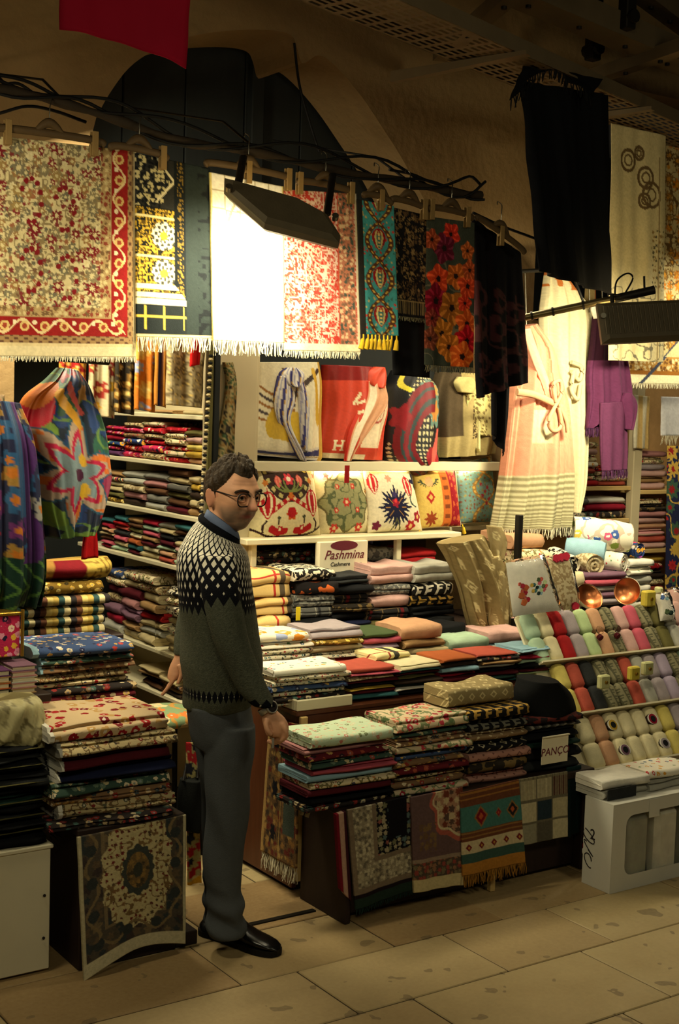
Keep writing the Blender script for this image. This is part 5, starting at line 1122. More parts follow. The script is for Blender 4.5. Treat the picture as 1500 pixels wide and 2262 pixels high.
for i, (a, b, it) in enumerate([(300,345,['beige','tan','umber','brown']), (346,392,['beige','fl_tap','tan','umber'])]):
    xstack(('of the first pile under the lowest shelf','of the second pile under the lowest shelf')[i], it, a, b, 1500 if i else 1475, .55, soft=.8, **SC)
MB().bbox((XS, 5.06, .53), (XS+.26, 6.35, .549), .003).build('shelf_board', 'whitewood', sv)
ab = thing('acrylic_case', (XS-.03, 5.35, zz[4]+.01), 'clear plastic case on the bottom shelf beside him', 'case')
ya, yb, zt = P(345,1400,X=XS-.03).y, P(398,1400,X=XS-.03).y, P(345,1340,X=XS-.03).z
MB().box((XS-.034, yb, zz[4]+.01), (XS-.03, ya, zt)).build('front_pane', 'acrylic', ab); MB().box((XS-.034, yb, zt+.0005), (XS+.2, ya, zt+.004)).build('lid', 'acrylic', ab)
# cloths hanging above the shelving
def fl_(pal, sc, r=.45, k=3, pet=6): return lambda p: p.flowers(sc, [C_(*c) for c in pal], True, r=r, k=k, pet=pet, core=C_(230,200,120))
for i, (x0, x1, y1, bg, fn, la) in enumerate([(128,192,900,(150,30,30),fl_([(220,150,50),(200,60,40)],34),'red and gold patterned cloth'), (194,258,925,(206,190,150),fl_([(210,160,40),(150,50,40),(120,110,90)],14),'cream cloth with yellow flowers'), (252,302,918,(44,38,30),fl_([(150,110,50),(110,90,50)],24),'black and gold patterned cloth'), (296,348,912,(206,120,40),fl_([(150,160,190),(220,170,80)],14),'orange and pale blue printed cloth'), (340,372,902,(196,130,50),lambda p: p.put(np.abs((p.x*20) % 1-.5) < .2, C_(70,70,130)),'orange cloth with blue border'), (366,452,902,(176,160,120),fl_([(120,104,76),(206,190,150)],44),'crinkled beige cloth')]):
    hang('hanging_cloth', [(x0+6,690),(x1+6,690),(x1,y1),(x0,y1-8)], 5.02+.22*(452-x1)/300, fn, la+' hanging above the inner shelving', 'cloth', bg=bg, amp=.015, freq=1.7, res=.008, thick=.004)
hang('hanging_cloth', [(426,688),(448,690),(440,806),(420,810)], 4.99, None, 'small bright red cloth hanging beside the crinkled beige one', 'cloth', bg=(190,20,20), amp=.006, freq=1, res=.01)
xstack('lying alone on the top shelf by the cord', ['beige'], 392, 442, 907, zz[0]+.009, soft=.5, **SC); xstack('lying alone on the top shelf by the orange cloth', ['tan'], 322, 378, 905, zz[0]+.009, soft=.5, **SC)
# ---------------------------------------------------------------- robes and scarves lit by the second lamp
def robefn(p):
    x, y, W, H = p.x, p.y, p.W, p.H
    b = y > H*.70; p.put(b, C_(190,184,146)); p.put(b & (((y*44) % 1) < .5), C_(140,132,98)); m_ = (x < W*.5) & (y > H*.46) & (y < H*.6); p.put(m_ & (x > W*.18), C_(226,178,150)); p.put(m_ & (x > W*.18) & (y > H*.54), C_(196,184,146))
    p.put((np.abs(x-W*(.55+.25*(y/H-.35))) < .004) & (y < H*.7), C_(190,96,70))
t = thing('bath_robe', P(1175,1180,Y=4.9), 'pink cotton robe with striped beige hem and tied belt', 'robe')
o, hem = loft('robe_body', [(1150,722,1176,715,.5),(1146,770,1205,770),(1136,830,1222,830),(1128,890,1240,890),(1120,960,1248,960),(1108,1060,1254,1050),(1096,1130,1252,1120),(1088,1168,1248,1160)], 4.9, .11, robefn, 'vc', t, (214,146,116), ((.02,8,0,.15),(.012,15,1,.2),(.006,27,2,.1)), res=.006); fringe(t, hem, .05, 'fr_white', step=.007, r=.002)
loft('lapel', [(1152,728,1170,724),(1172,790,1190,784),(1196,850,1212,846),(1206,880,1218,878)], 4.80, .018, None, 'vc', t, (224,160,132), ((.004,5,0,.3),))
q = [P(x, y, Y=4.775) for x, y in [(1142,866),(1180,872),(1225,892),(1240,900)]]; MB().tube(spline([tuple(a) for a in q], 4), .013, 8, sq=1.4).build('belt', 'peach', t)
for pts in ([(1228,888),(1222,850),(1238,842),(1240,870),(1230,892)], [(1230,890),(1212,930),(1222,952),(1240,940),(1234,900)], [(1234,892),(1250,930),(1254,955)]):
    MB().tube(spline([tuple(P(x, y, Y=4.76)) for x, y in pts], 5), .010, 8).build('belt_bow', 'peach', t)
t = thing('bath_robe', P(1250,1180,Y=5.05), 'cream white robe hanging behind the pink robe', 'robe')
loft('robe_body', [(1208,588,1222,585,.5),(1202,640,1258,640),(1196,700,1300,700),(1200,780,1296,780),(1210,860,1288,860),(1218,950,1284,950),(1222,1060,1278,1060),(1225,1130,1262,1130)], 5.08, .1, lambda p: (p.put((p.y < p.H*.15) & (vnoise(p.x*30, p.y*20) > .55), C_(190,110,50)), p.put(np.abs(p.x-p.W*.7) < .006, C_(190,176,130))), 'vc', t, (226,214,172), ((.02,8,0,.15),(.01,17,1,.2)), res=.007)
for pts in ([(1262,800),(1285,812),(1280,840),(1262,820)], [(1268,820),(1262,860),(1276,882),(1282,850)]): MB().tube(spline([tuple(P(x, y, Y=4.96)) for x, y in pts], 5), .011, 8).build('belt_knot', 'cream', t)
t = thing('hanging_sleeve', P(1290,880,Y=5.12), 'beige sleeve of a robe hanging between cream robe and purple scarf', 'robe')
loft('sleeve', [(1298,592,1308,592),(1292,680,1312,680),(1288,740,1314,740),(1286,800,1306,800),(1284,850,1300,850),(1286,882,1298,884)], 5.14, .04, lambda p: p.put((p.y < p.H*.5) & (vnoise(p.x*40, p.y*20) > .6), C_(170,90,40)), 'vc', t, (196,176,124), ((.008,5,0,.3),))
t = thing('purple_scarf', P(1350,1040,Y=4.9), 'purple shawl knotted at the waist and hanging beside the robes', 'scarf')
o, h1 = loft('shawl_body', [(1312,690,1342,688),(1306,760,1372,760),(1298,830,1388,830),(1300,880,1392,885),(1296,930,1386,930,.7),(1294,945,1330,945,.4)], 4.95, .05, lambda p: p.put(p.y < p.H*.3, C_(46,18,34)), 'vc', t, (96,46,80), ((.016,8,0,.2),(.008,15,1,.2)), res=.006)
o, h2 = loft('tail', [(1326,890,1386,886),(1325,940,1384,940),(1326,1000,1384,1000),(1328,1040,1382,1036)], 4.9, .025, None, 'vc', t, (100,52,84), ((.008,7,0,.2),), res=.006)
fringe(t, h2, .05, 'purple', step=.006); fringe(t, h1, .05, 'purple', step=.006)
loft('knot', [(1378,868,1390,866),(1372,885,1402,884),(1376,905,1404,902),(1380,930,1398,932),(1380,948,1392,950)], 4.88, .03, None, 'vc', t, (92,42,76), ((.008,5,0,.4),))
loft('pale_top', [(1310,668,1336,664),(1306,684,1340,680),(1312,704,1334,702)], 4.93, .03, None, 'vc', t, (226,222,204), ((.006,7,0,.2),))
for i, (c, bg, la, fn, yy_) in enumerate([([(1402,872),(1436,876),(1432,992),(1400,990)], (190,160,100), 'gold striped cloth hanging over the far shelves', lambda p: p.put(((p.x*14) % 1) < .4, C_(214,206,180)), 5.36), ([(1462,876),(1540,878),(1540,962),(1460,962)], (226,226,230), 'white fringed scarf hanging over the far shelves', None, 5.3)]):
    hang('hanging_cloth', c, yy_, fn, la, 'cloth', bg=bg, amp=.006, freq=2, res=.008, thick=.004, **({'fr': (.06,'fr_white',dict(step=.007))} if i else {}))
def bluerug(p):
    x, y, W, H = p.x, p.y, p.W, p.H; p.flowers(9, [C_(196,160,70), C_(60,90,70), C_(176,40,40)], True, r=.42, k=3, pet=8, core=C_(150,30,34)); p.vines(16, C_(196,160,70), True, .05)
hang('hanging_rug', [(1476,985),(1580,985),(1572,1350),(1470,1340)], 5.2, bluerug, 'dark blue rug with gold scrolls at the edge of the far shelves', 'rug', bg=(34,38,70), amp=.004, freq=1)
# far shelving of the neighbouring bay
fs_ = thing('far_shelving', (5.8, 5.5, 0), 'wooden post shelving with folded fabrics beyond the robes', 'shelving')
YR = 5.42
xp = P(1397,1100,Y=YR).x; MB().bbox((xp-.035, YR-.03, 0), (xp+.035, YR+.02, 2.4), .004).build('post', 'whitepost', fs_)
zb = [P(1430,y,Y=YR).z for y in (1086, 1216, 1330)]
for z in zb: MB().bbox((xp+.036, YR-.02, z-.014), (xp+1.2, YR+.32, z+.01), .003).build('shelf_board', 'pine', fs_)
zc = [P(1320,y,Y=YR).z for y in (1078, 1150, 1260)]
for z in zc: MB().bbox((xp-.75, YR-.02, z-.014), (xp-.036, YR+.32, z+.01), .003).build('shelf_board', 'pine', fs_)
MB().bbox((xp-.75, YR+.33, 0), (xp+1.2, YR+.35, 2.4), .003).build('back_panel', 'tan', fs_)
FB = dict(noun='folded fabric', cat='fabric', name='folded_fabric', soft=.6)
pstack('on the far upper shelf', ['dusty','fl_cream','lilac','pink','tan','pink'], 1410, 1474, 996, YR, .24, zb[0]+.011, **FB)
pstack('on the far middle shelf', ['fl_cream','camo','dusty','pink','peach','st_pink','coral','pink'], 1408, 1472, 1102, YR, .24, zb[1]+.011, **FB)
pstack('on the far low shelf', ['mustard','fl_red','umber','fl_cream','coral','umber'], 1404, 1470, 1228, YR, .24, zb[2]+.011, **FB)
pstack('under the purple scarf tail', ['fl_cream','pink','fl_cream','fl_white','coral','fl_rose','red'], 1256, 1322, 975, YR, .24, zc[0]+.011, **FB)
pstack('beside the far post under the purple scarf', ['fl_red','fl_rose','fl_cream','coral'], 1326, 1384, 1030, YR, .24, zc[0]+.011, **FB)
pstack('on the dark shelf below the purple scarf', ['white','crimson','fl_dark'], 1300, 1384, 1098, YR, .24, zc[1]+.011, **FB)
pstack('behind the cream robe hem', ['pl_grey','marl','fl_tiny'], 1248, 1296, 1098, YR, .24, zc[1]+.011, **FB)
pstack('hanging in red piles above the purple fringe', ['red','fl_pinkred','fl_red','crimson'], 1282, 1310, 885, YR+.02, .2, P(1296,968,Y=YR).z, **FB)
# side table with rolled fabrics
tb = thing('side_table', (4.9, 4.8, 0), 'dark side table under the rolled fabrics', 'table')
ZT_ = .86
MB().bbox((4.28, 4.5, ZT_-.03), (6.3, 5.25, ZT_), .004).build('tabletop', 'dkwood', tb)
for x in (4.32, 6.2):
    for y in (4.55, 5.18): MB().bbox((x, y, 0), (x+.05, y+.05, ZT_-.031), .003).build('leg', 'dkwood', tb)
def roll(a, b, r, mat, label, rings=4, sq=.9):
    a, b = Vector(a), Vector(b); t = thing('fabric_roll', (a+b)/2-Vector((0,0,r)), label, 'fabric'); e = (b-a).normalized(); s = e.cross(Vector((0,0,1))).normalized(); up = s.cross(e)
    n = 9; mb = MB(); N_ = 18; A = []
    for i in range(n):
        k = i/(n-1); c = a+(b-a)*k; rr = r*(1-.10*abs(2*k-1)**6+.03*math.sin(k*17+r*99)); A.append([c+s*rr*math.cos(j*2*math.pi/N_)+up*rr*sq*math.sin(j*2*math.pi/N_) for j in range(N_)])
    mb.grid(A, True); mb.build('outer_wrap', mat, t)
    for c, d_ in ((a, -1), (b, 1)):
        mb = MB(); sp_ = []; sg = 40
        ring = [[c+e*d_*(-.004+.008*(1-abs(math.sin(k_*math.pi*2.5)))) + s*r*.93*(1-k_)*math.cos(j*2*math.pi/N_)+up*sq*r*.93*(1-k_)*math.sin(j*2*math.pi/N_) for j in range(N_)] for k_ in np.linspace(0, .97, 11)]
        if d_ > 0: ring = [list(reversed(x)) for x in ring]
        mb.grid(ring, True); mb.build('rolled_end', mat, t)
    return t
def rollpx(a, b, Y0, Y1, r, mat, label): return roll(P(*a, Y=Y0), P(*b, Y=Y1), r, mat, label)
floral('fl_ottoman','white printed with green and blue motifs',(230,224,200),[(60,90,150),(120,140,60),(200,90,120),(230,190,80)],13,.3,(190,170,150))
rollpx((1262,1172),(1388,1188), 4.85, 4.7, .088, 'fl_ottoman', 'large white printed fabric roll lying on top of the other rolls')
rollpx((1252,1212),(1335,1222), 4.8, 4.66, .066, 'sky', 'pale blue fabric roll under the white printed roll')
rollpx((1270,1238),(1314,1248), 4.78, 4.62, .058, 'marlb', 'beige fabric roll with spiral end in the pile of rolls')
rollpx((1318,1236),(1378,1244), 4.75, 4.62, .055, 'fl_white', 'white sprigged fabric roll at the bottom of the pile of rolls')
rollpx((1378,1212),(1412,1216), 4.78, 4.68, .045, 'fl_gypsy', 'small multicolour fabric roll at the end of the pile')
rollpx((1222,1226),(1262,1248), 4.78, 4.6, .05, 'leopard', 'black and cream striped fabric roll beside the packages')
TW = dict(noun='folded towel', cat='towel', name='folded_towel', soft=.7)
pstack('of the white stack beside the copper bowl', ['white','fl_white','silver','white','dusty','white','silver'], 1392, 1440, 1236, 4.62, .22, ZT_, **TW)
pstack('of the mauve stack behind the copper bowls', ['mauve','rose','silver','mauve','lilac','char','beige','coral'], 1300, 1388, 1264, 4.58, .2, ZT_, **TW)
pstack('of the orange stack under the robe hem', ['peach','fl_cream','orange','fl_rose','cream','peach'], 1140, 1212, 1178, 4.75, .24, ZT_, **FB)
pstack('of the pile beneath the packages', ['cream','marlb','fl_cream'], 1215, 1290, 1262, 4.56, .2, ZT_, **FB)
pb_ = [P(1149,1215,Y=4.6), P(1151,1138,Y=4.6)]; o = MB().bbox((pb_[0].x-.014, 4.6, ZT_), (pb_[0].x+.014, 4.63, pb_[1].z), .003).build('metal_upright', 'darksteel'); tag(o, 'short dark metal upright in front of the robe hem', 'post')
# ---------------------------------------------------------------- towel rack
NA, NB = P(1155,1358,X=4.0), P(1290,1712,X=4.0)
sd = (NB-NA); sd.x = 0; SL = sd.length; sd.normalize(); nn = Vector((0, sd.z, -sd.y)); nn = -nn if nn.z < 0 else nn
def RK(x, s, h=0.): return Vector((x, NA.y, NA.z))+sd*s+nn*h
rk = thing('towel_rack', (4.7, 4.1, 0), 'stepped white rack sloping up with rows of rolled towels', 'rack')
xr0, xr1 = 3.97, 5.32
for i in range(3):
    s0, s1 = SL*i/3+.004, SL*(i+1)/3-.004; mb = MB()
    q = [RK(xr0, s0, -.02), RK(xr1, s0, -.02), RK(xr1, s1, -.02), RK(xr0, s1, -.02)]; q2 = [v-nn*.012 for v in q]
    mb.add(q+q2, [(0,1,2,3),(7,6,5,4),(0,4,5,1),(1,5,6,2),(2,6,7,3),(3,7,4,0)]); mb.build('panel', 'whitewood', rk)
    mb = MB(); q = [RK(xr0, s1-.006, -.02), RK(xr1, s1-.006, -.02), RK(xr1, s1-.006, .045), RK(xr0, s1-.006, .045)]; q2 = [v+sd*.008 for v in q]
    mb.add(q+q2, [(0,1,2,3),(7,6,5,4),(0,4,5,1),(1,5,6,2),(2,6,7,3),(3,7,4,0)]); mb.build('ledge', 'whitewood', rk)
for x in (xr0, xr1-.03):
    MB().bbox((x, NB.y+.05, 0), (x+.03, NB.y+.08, NB.z-.06), .003).build('leg', 'dkwood', rk); MB().bbox((max(x, 4.04), NA.y+.02, 0), (max(x, 4.04)+.03, NA.y+.05, NA.z-.05), .003).build('leg', 'dkwood', rk)
TM = {}
def towel_mesh():
    N_, n = 14, 9; A = []
    for i in range(n):
        k = i/(n-1); t_ = 2*k-1; rr = (1-abs(t_)**10)**.5 if abs(t_) < 1 else .0; rr = max(rr, .62)
        A.append([Vector((.5*rr*math.copysign(abs(math.cos(j*2*math.pi/N_))**.75, math.cos(j*2*math.pi/N_)), k-.5, .5*rr*math.copysign(abs(math.sin(j*2*math.pi/N_))**.8, math.sin(j*2*math.pi/N_)))) for j in range(N_)])
    mb = MB(); mb.grid(A, True); mb.add(A[0], [tuple(range(N_))]); mb.add(A[-1], [tuple(reversed(range(N_)))])
    me = bpy.data.meshes.new('rolled_towel'); me.from_pydata([tuple(v) for v in mb.v], [], mb.f); me.polygons.foreach_set('use_smooth', [True]*len(mb.f)); me.materials.append(None)
    bm = bmesh.new(); bm.from_mesh(me); bmesh.ops.remove_doubles(bm, verts=bm.verts, dist=1e-5); bmesh.ops.recalc_face_normals(bm, faces=bm.faces); bm.to_mesh(me); bm.free(); return me
tme = towel_mesh()
def towel(x, s, wd, ln, mat, label, eye=None):
    o = link('rolled_towel', tme); hh = .05; c = RK(x, s, .008)
    ex, ey = Vector((1, 0, 0)), -sd; ez = nn
    rt = Matrix((ex, ey, ez)).transposed(); o.location = c; o.rotation_euler = rt.to_euler(); o.scale = (wd, ln, hh)
    o.material_slots[0].link = 'OBJECT'; o.material_slots[0].material = M(mat); tag(o, label, 'towel', 'rolled towels on the sloping rack')
    if eye:
        for r, hgt, m_, sy in ((.024, .001, eye[0], 1.0), (.014, .003, 'black', 1.), (.034, -.002, 'umber', .8), (.031, .0, 'white', .8)):
            mb = MB(); k = 16; ctr = Vector((eye[1], eye[2], hh*.5+hgt*1.2)); top = [ctr+Vector((r*math.cos(j*2*math.pi/k), r*sy*math.sin(j*2*math.pi/k), 0)) for j in range(k)]; bot = [v-Vector((0,0,.012)) for v in top]
            mb.add(top+bot, [tuple(range(k))]+[(j+k, (j+1) % k+k, (j+1) % k, j) for j in range(k)])
            e = MB(); e.v = [(v[0]/wd, v[1]/ln, v[2]/hh) for v in mb.v]; e.f = mb.f; e.sm = mb.sm; 
            eo = mesh('embroidered_eye', e.v, e.f, m_, o, False, None, world=False)
    return o
NTH = ['first','second','third','fourth','fifth','sixth','seventh','eighth','ninth','tenth','eleventh','twelfth','thirteenth','fourteenth','fifteenth']
TIERS = [('top', P(1162,1365,Y=4.3).x, .079, ['mint','cream','red','lilac','paleg','peach','geo','pink','rose','geo','olive','silver','pink','white','sky']),
         ('middle', P(1222,1495,Y=4.18).x, .08, ['yellow','coral','char','geo','geo','coral','silver','lilac','lav','geo','mint','lav','pink']),
         ('bottom', P(1270,1625,Y=4.05).x, .083, ['cream','peach','cream','cream','cream','cream','yellow','lilac','wine','silver','mint'])]
for ti, (tn, x0, wd, cs) in enumerate(TIERS):
    s0 = SL*ti/3; ln = SL/6-.008
    for ci, c in enumerate(cs):
        for k in range(2):
            x = x0+wd*(ci+.5); s = s0+.006+ln*(k+.5)
            eye = None
            if ti == 2 and c == 'cream' and ci in (2, 5): eye = (('mustard','mauve') if ci == 2 else ('crimson','lilac'))[k], -.014 if k == 0 else .0, 0.
            towel(x, s, wd*.99, ln*1.02, c, f"{DESC[c]} rolled towel, {('upper','lower')[k]} roll of the {NTH[ci]} column in the {tn} tier", eye)
# clear packages, bowls, soaps on top of the rack
def package(px, Y, label, fill, deco):
    q = [P(a, b, Y=Y+d_) for (a, b), d_ in zip(px, (.05, .05, -.05, -.05))]; n_ = (q[1]-q[0]).cross(q[3]-q[0]).normalized()
    if n_.y > 0: n_ = -n_
    t = thing('towel_package', (q[2]+q[3])/2, label, 'package'); N_ = 12; c = sum(q, Vector())/4
    def pt(u, v, h): return (q[0]*(1-u)+q[1]*u)*(1-v)+(q[3]*(1-u)+q[2]*u)*v+n_*h
    for nm, mt, sc_, hh, off in (('towel_fill', fill, .94, .022, 0.), ('wrapper', 'plastic', 1., .03, 0.)):
        mb = MB(); A = [[pt(.5+(u-.5)*sc_, .5+(v-.5)*sc_, off+hh*max(0, (1-abs(2*u-1)**4)*(1-abs(2*v-1)**4))**.5+(.003*math.sin(u*23+v*17) if nm == 'wrapper' else 0)) for u in np.linspace(0, 1, N_)] for v in np.linspace(0, 1, N_)]
        B_ = [[pt(.5+(u-.5)*sc_, .5+(v-.5)*sc_, off-.012*max(0, (1-abs(2*u-1)**4)*(1-abs(2*v-1)**4))**.5) for u in np.linspace(0, 1, N_)] for v in np.linspace(0, 1, N_)]
        mb.grid(A); mb.grid([list(reversed(r)) for r in B_]); mb.build(nm, mt, t)
    for (u, v, r, m_) in deco:
        o_ = pt(u, v, .0235); k = 9; e1, e2 = (q[1]-q[0]).normalized(), (q[3]-q[0]).normalized()
        mb = MB(); top = [o_+e1*r*math.cos(j*2*math.pi/k)*(1+.25*math.cos(3*j))+e2*r*math.sin(j*2*math.pi/k) for j in range(k)]; mb.add(top+[v_-n_*.008 for v_ in top], [tuple(range(k))]+[(j, (j+1) % k, (j+1) % k+k, j+k) for j in range(k)]); mb.build('embroidery', m_, t)
    return t
deco = [(.2+.07*((i*7) % 5)/2.5+.05*i*.0, .45+.04*i, .008+.004*(i % 3), ('coral','crimson','orange')[i % 3]) for i in range(9)]+[(.45+.05*(i % 4), .5+.05*(i//2), .009, ('mustard','teal','bottle','sky')[i % 4]) for i in range(8)]+[(.62+.06*(i % 3), .42+.06*(i//2), .010, ('green','coral','paleg','rose')[i % 4]) for i in range(8)]
package([(1114,1240),(1203,1224),(1246,1352),(1130,1366)], 4.34, 'clear plastic package of white towels with embroidered flowers', 'white', deco)
package([(1206,1232),(1258,1222),(1284,1346),(1240,1352)], 4.42, 'clear plastic package of folded beige scarves with magenta strip', 'marlb', [(.5, .06, .02, 'crimson'), (.3, .06, .02, 'crimson'), (.7, .06, .02, 'crimson'), (.6, .95, .02, 'crimson')])
def bowl(c, r, ax, label):
    t = thing('copper_bowl', c-Vector((0, 0, r)), label, 'bowl'); prof = [(.01,-.55),(.4,-.5),(.75,-.32),(.95,-.05),(1.0,0),(1.02,.01),(.985,.012),(.93,-.04),(.72,-.29),(.38,-.46),(.01,-.5)]
    q = Vector(ax).normalized().to_track_quat('Z', 'Y').to_matrix(); MB().lathe([(a*r, b*r) for a, b in prof], c, 32, q).build('bowl_body', 'copper', t)
    MB().lathe([(1.0*r, -.008), (1.03*r, 0), (1.0*r, .008)], c, 32, q).build('rim', 'fr_white', t)  # pale ring: the highlight along the bowl's edge, put in as colour
bowl(P(1302,1318,Y=4.38), .066, (-.15,-.75,.62), 'shiny copper bowl propped beside the plastic packages'); bowl(P(1386,1306,Y=4.4), .064, (-.8,-.35,.25), 'dark copper bowl standing on edge before the white towels')
def soap(px, Y, d, m_, label, h=0):
    c = P(*px, Y=Y); t = thing('soap_block', c-Vector((0,0,d[2]/2)), label, 'soap'); MB().bbox(c-Vector(d)/2, c+Vector(d)/2, .007).build('block', m_, t); MB().tube([c+Vector((0,-d[1]/2-.001,0)), c+Vector((0,-d[1]/2-.006,0))], .008, 8).build('charm', 'gold', t)
soap((1432,1322), 4.32, (.07,.04,.075), 'soap', 'yellow soap block on top of the rack by the white towels'); soap((1455,1310), 4.4, (.03,.04,.06), 'soapg', 'pale soap block behind the yellow one on top of the rack')
def onrack(px, s, m_, label): 
    d0 = P(px[0], px[1], Y=NA.y+sd.y*s-.03).x; c = RK(d0, s, .066); t = thing('soap_block', c, label, 'soap'); MB().bbox(c+Vector((-.03,-.018,-.03)), c+Vector((.03,.012,.03)), .006).build('block', m_, t); MB().tube([c+Vector((0,-.018,0)), c+Vector((0,-.026,0))], .007, 8).build('charm', 'gold', t)
onrack((1322,1522), SL*.50, 'soapg', 'pale soap lying on the charcoal towels'); onrack((1388,1510), SL*.47, 'soap', 'yellow soap lying on the coral towel of the middle tier'); onrack((1418,1500), SL*.45, 'soapg', 'cream soap lying beside the yellow soap of the middle tier')
for i, (px, s) in enumerate([((1318,1400), .13), ((1356,1398), .13)]):
    x = P(*px, Y=NA.y+sd.y*s-.03).x; c = RK(x, s, .06); t = thing('glass_heart', c, ('clear glass heart on the peach towel','clear glass heart with red back on the key woven towel')[i], 'ornament'); MB().lathe([(.002,-.012),(.016,-.009),(.02,0),(.014,.009),(.002,.012)], c, 14, nn.to_track_quat('Z','Y').to_matrix()).build('glass_body', 'acrylic', t); MB().tube([c-nn*.02+sd*.02, c-nn*.012+sd*.035], .014, 8).build('red_back', 'wine', t)
package([(1446,1310),(1476,1306),(1492,1370),(1458,1374)], 4.3, 'small printed paper pack with green and blue motifs at the rack top', 'white', [(.3,.25,.014,'blue'),(.6,.3,.012,'sky'),(.4,.75,.016,'green'),(.65,.8,.014,'bottle')])
package([(1472,1300),(1512,1296),(1520,1345),(1486,1350)], 4.42, 'tissue wrapped pale bundle behind the printed paper pack', 'pink', [])
# ---------------------------------------------------------------- white carton with window on the floor
x0, x1, y0, y1, zt = 3.825, 4.62, 3.60, 3.755, P(1312,1772,Y=3.68).z
wb = thing('window_box', (4.2, 3.68, 0), 'white carton with clear window standing on the floor below the towels', 'box')
def rrect(cx, cz, w_, h_, r, n=5): return [(cx+sx*(w_/2-r)+r*math.cos(a), cz+sz*(h_/2-r)+r*math.sin(a)) for sx, sz, a0 in ((1,1,0),(-1,1,90),(-1,-1,180),(1,-1,270)) for a in np.radians(np.linspace(a0, a0+90, n))]
wx0, wx1 = x0+.075, x1-.06; wz0, wz1 = .06, zt-.05
hole = rrect((wx0+wx1)/2, (wz0+wz1)/2, wx1-wx0, wz1-wz0, .04)
bm = bmesh.new(); ov = [bm.verts.new((x, y0, z)) for x, z in ((x0,0),(x1,0),(x1,zt),(x0,zt))]; hv = [bm.verts.new((x, y0, z)) for x, z in hole]
ee = [bm.edges.new((ov[i], ov[(i+1) % 4])) for i in range(4)]+[bm.edges.new((hv[i], hv[(i+1) % len(hv)])) for i in range(len(hv))]
bmesh.ops.triangle_fill(bm, edges=ee, use_beauty=True); bm.verts.index_update()
mb = MB(); mb.add([v.co for v in bm.verts], [[v.index for v in f.verts] for f in bm.faces]); bm.free()
mb.box((x0, y0+.001, 0), (x0+.003, y1, zt)); mb.box((x1-.003, y0+.001, 0), (x1, y1, zt)); mb.box((x0+.004, y1-.003, 0), (x1-.004, y1, zt)); mb.box((x0+.004, y0+.002, 0), (x1-.004, y1-.004, .003)); mb.box((x0, y0, zt+.0005), (x1, y1, zt+.004))
mb.build('carton', 'boxwhite', wb)
mb = MB(); mb.box((wx0-.01, y0+.003, wz0-.01), (wx1+.01, y0+.004, wz1+.01)); mb.build('window_film', 'acrylic', wb)
mb = MB(); mb.box((x0+.20, y0-.003, zt-.075), (x0+.26, y0-.001, zt)); mb.build('closing_flap', 'boxwhite', wb)
for i, (a, b) in enumerate([(.10,.16),(.27,.16),(.43,.18),(.61,.12)]): MB().bbox((x0+a, y0+.012, .012), (x0+a+b*.8, y1-.02, zt-.06), .02).build('packed_towel', ('silver','white','silver','cream')[i], wb)
for i in range(3):
    pts = [(x0-.0012, y1-.03-.02*math.cos(t_*1.4+i*2)*(1+i*.3), .10+.05*i+.028*math.sin(t_*1.2+i)) for t_ in np.linspace(0, 4.2, 12)]; MB().tube(pts, .0022, 5).build('printed_scroll', 'ink', wb)
fontpart('2', 'ink', wb, (x0-.001, y1-.05, .19), .06, -math.pi/2)
for i, (a, b, it) in enumerate([(3.83,4.08,['white','silver']), (4.09,4.38,['fl_white','silver'])]):
    stack(('on the window box by the rack corner','on the window box, farther along')[i], it, a, b, 3.66, .16, zt+.005, zt+.085, noun='folded towel', cat='towel', name='folded_towel', jit=.004)
o = MB().bbox((3.84, 3.648, zt+.006), (4.0, 3.653, zt+.05), .001).build('black_card', 'char'); tag(o, 'blank dark card leaning against the towels on the window box', 'card')
t = thing('braided_strap', P(1290,1920,Y=3.8), 'red and white braided strap with tassel hanging beside the window box', 'strap')
a, b = P(1300,1782,Y=3.8), P(1291,1880,Y=3.8)
for i in range(9): q = a+(b-a)*(i/8); MB().lathe([(.001,-.012),(.009,-.010),(.01,0),(.009,.010),(.001,.012)], q, 8).build('bead', 'crimson' if i % 2 else 'white', t)
tassels(t, [np.array(b)+[-.002,0,0], np.array(b)+[.002,0,0]], .09, 'fr_grey', 1, .012)
# ---------------------------------------------------------------- near tables, piled rugs and printed kaftans
wc = thing('white_cabinet', (1.35, 4.25, 0), 'plain white cabinet at the near edge carrying the black textiles', 'cabinet')
MB().bbox((.95, 4.02, .012), (1.672, 4.04, .415), .003).build('front_panel', 'cabwhite', wc); MB().bbox((1.652, 4.041, .012), (1.672, 4.5, .415), .003).build('side_panel', 'cabwhite', wc); MB().bbox((.95, 4.015, .4155), (1.68, 4.5, .43), .003).build('top', 'cabwhite', wc); MB().bbox((.97, 4.045, 0), (1.64, 4.48, .012), .002).build('plinth', 'dkwood', wc)
for x, y in ((98,1978),(96,2072)): q = P(x, y, Y=4.018); MB().tube([q, q-Vector((0,.003,0))], .005, 8).build('screw_hole', 'ink', wc)
bl_ = pstack('of the black pile with pale edges', ['black','char','black','black','char','black','bottle','black','char','black','black','black'], -70, 104, 1655, 4.03, .34, .431, noun='folded textile', cat='textile', name='folded_textile', soft=1.1, layers=(2,3))
for i, o in enumerate(bl_):
    if i % 2 == 0: 
        z = .62; mb = MB(); mb.tube([(-.002, -.012, z), (.25, -.02, z+.03), (.5, -.012, z-.02), (.75, -.02, z+.04), (1.0, -.012, z)], .02, 5, sq=1.); e = mesh('pale_edge', mb.v, mb.f, 'olive', o, True, world=False)
t = thing('dark_fringe', P(112,1830,Y=4.05), 'dark fringe of the black pile hanging over the cabinet corner', 'fringe'); fringe(t, [P(90,1650,Y=4.1), P(112,1720,Y=4.06), P(118,1790,Y=4.05), P(110,1850,Y=4.04)], .05, 'fr_black', step=.008, r=.002, name='strands', down=(.6,-.3,-.7))
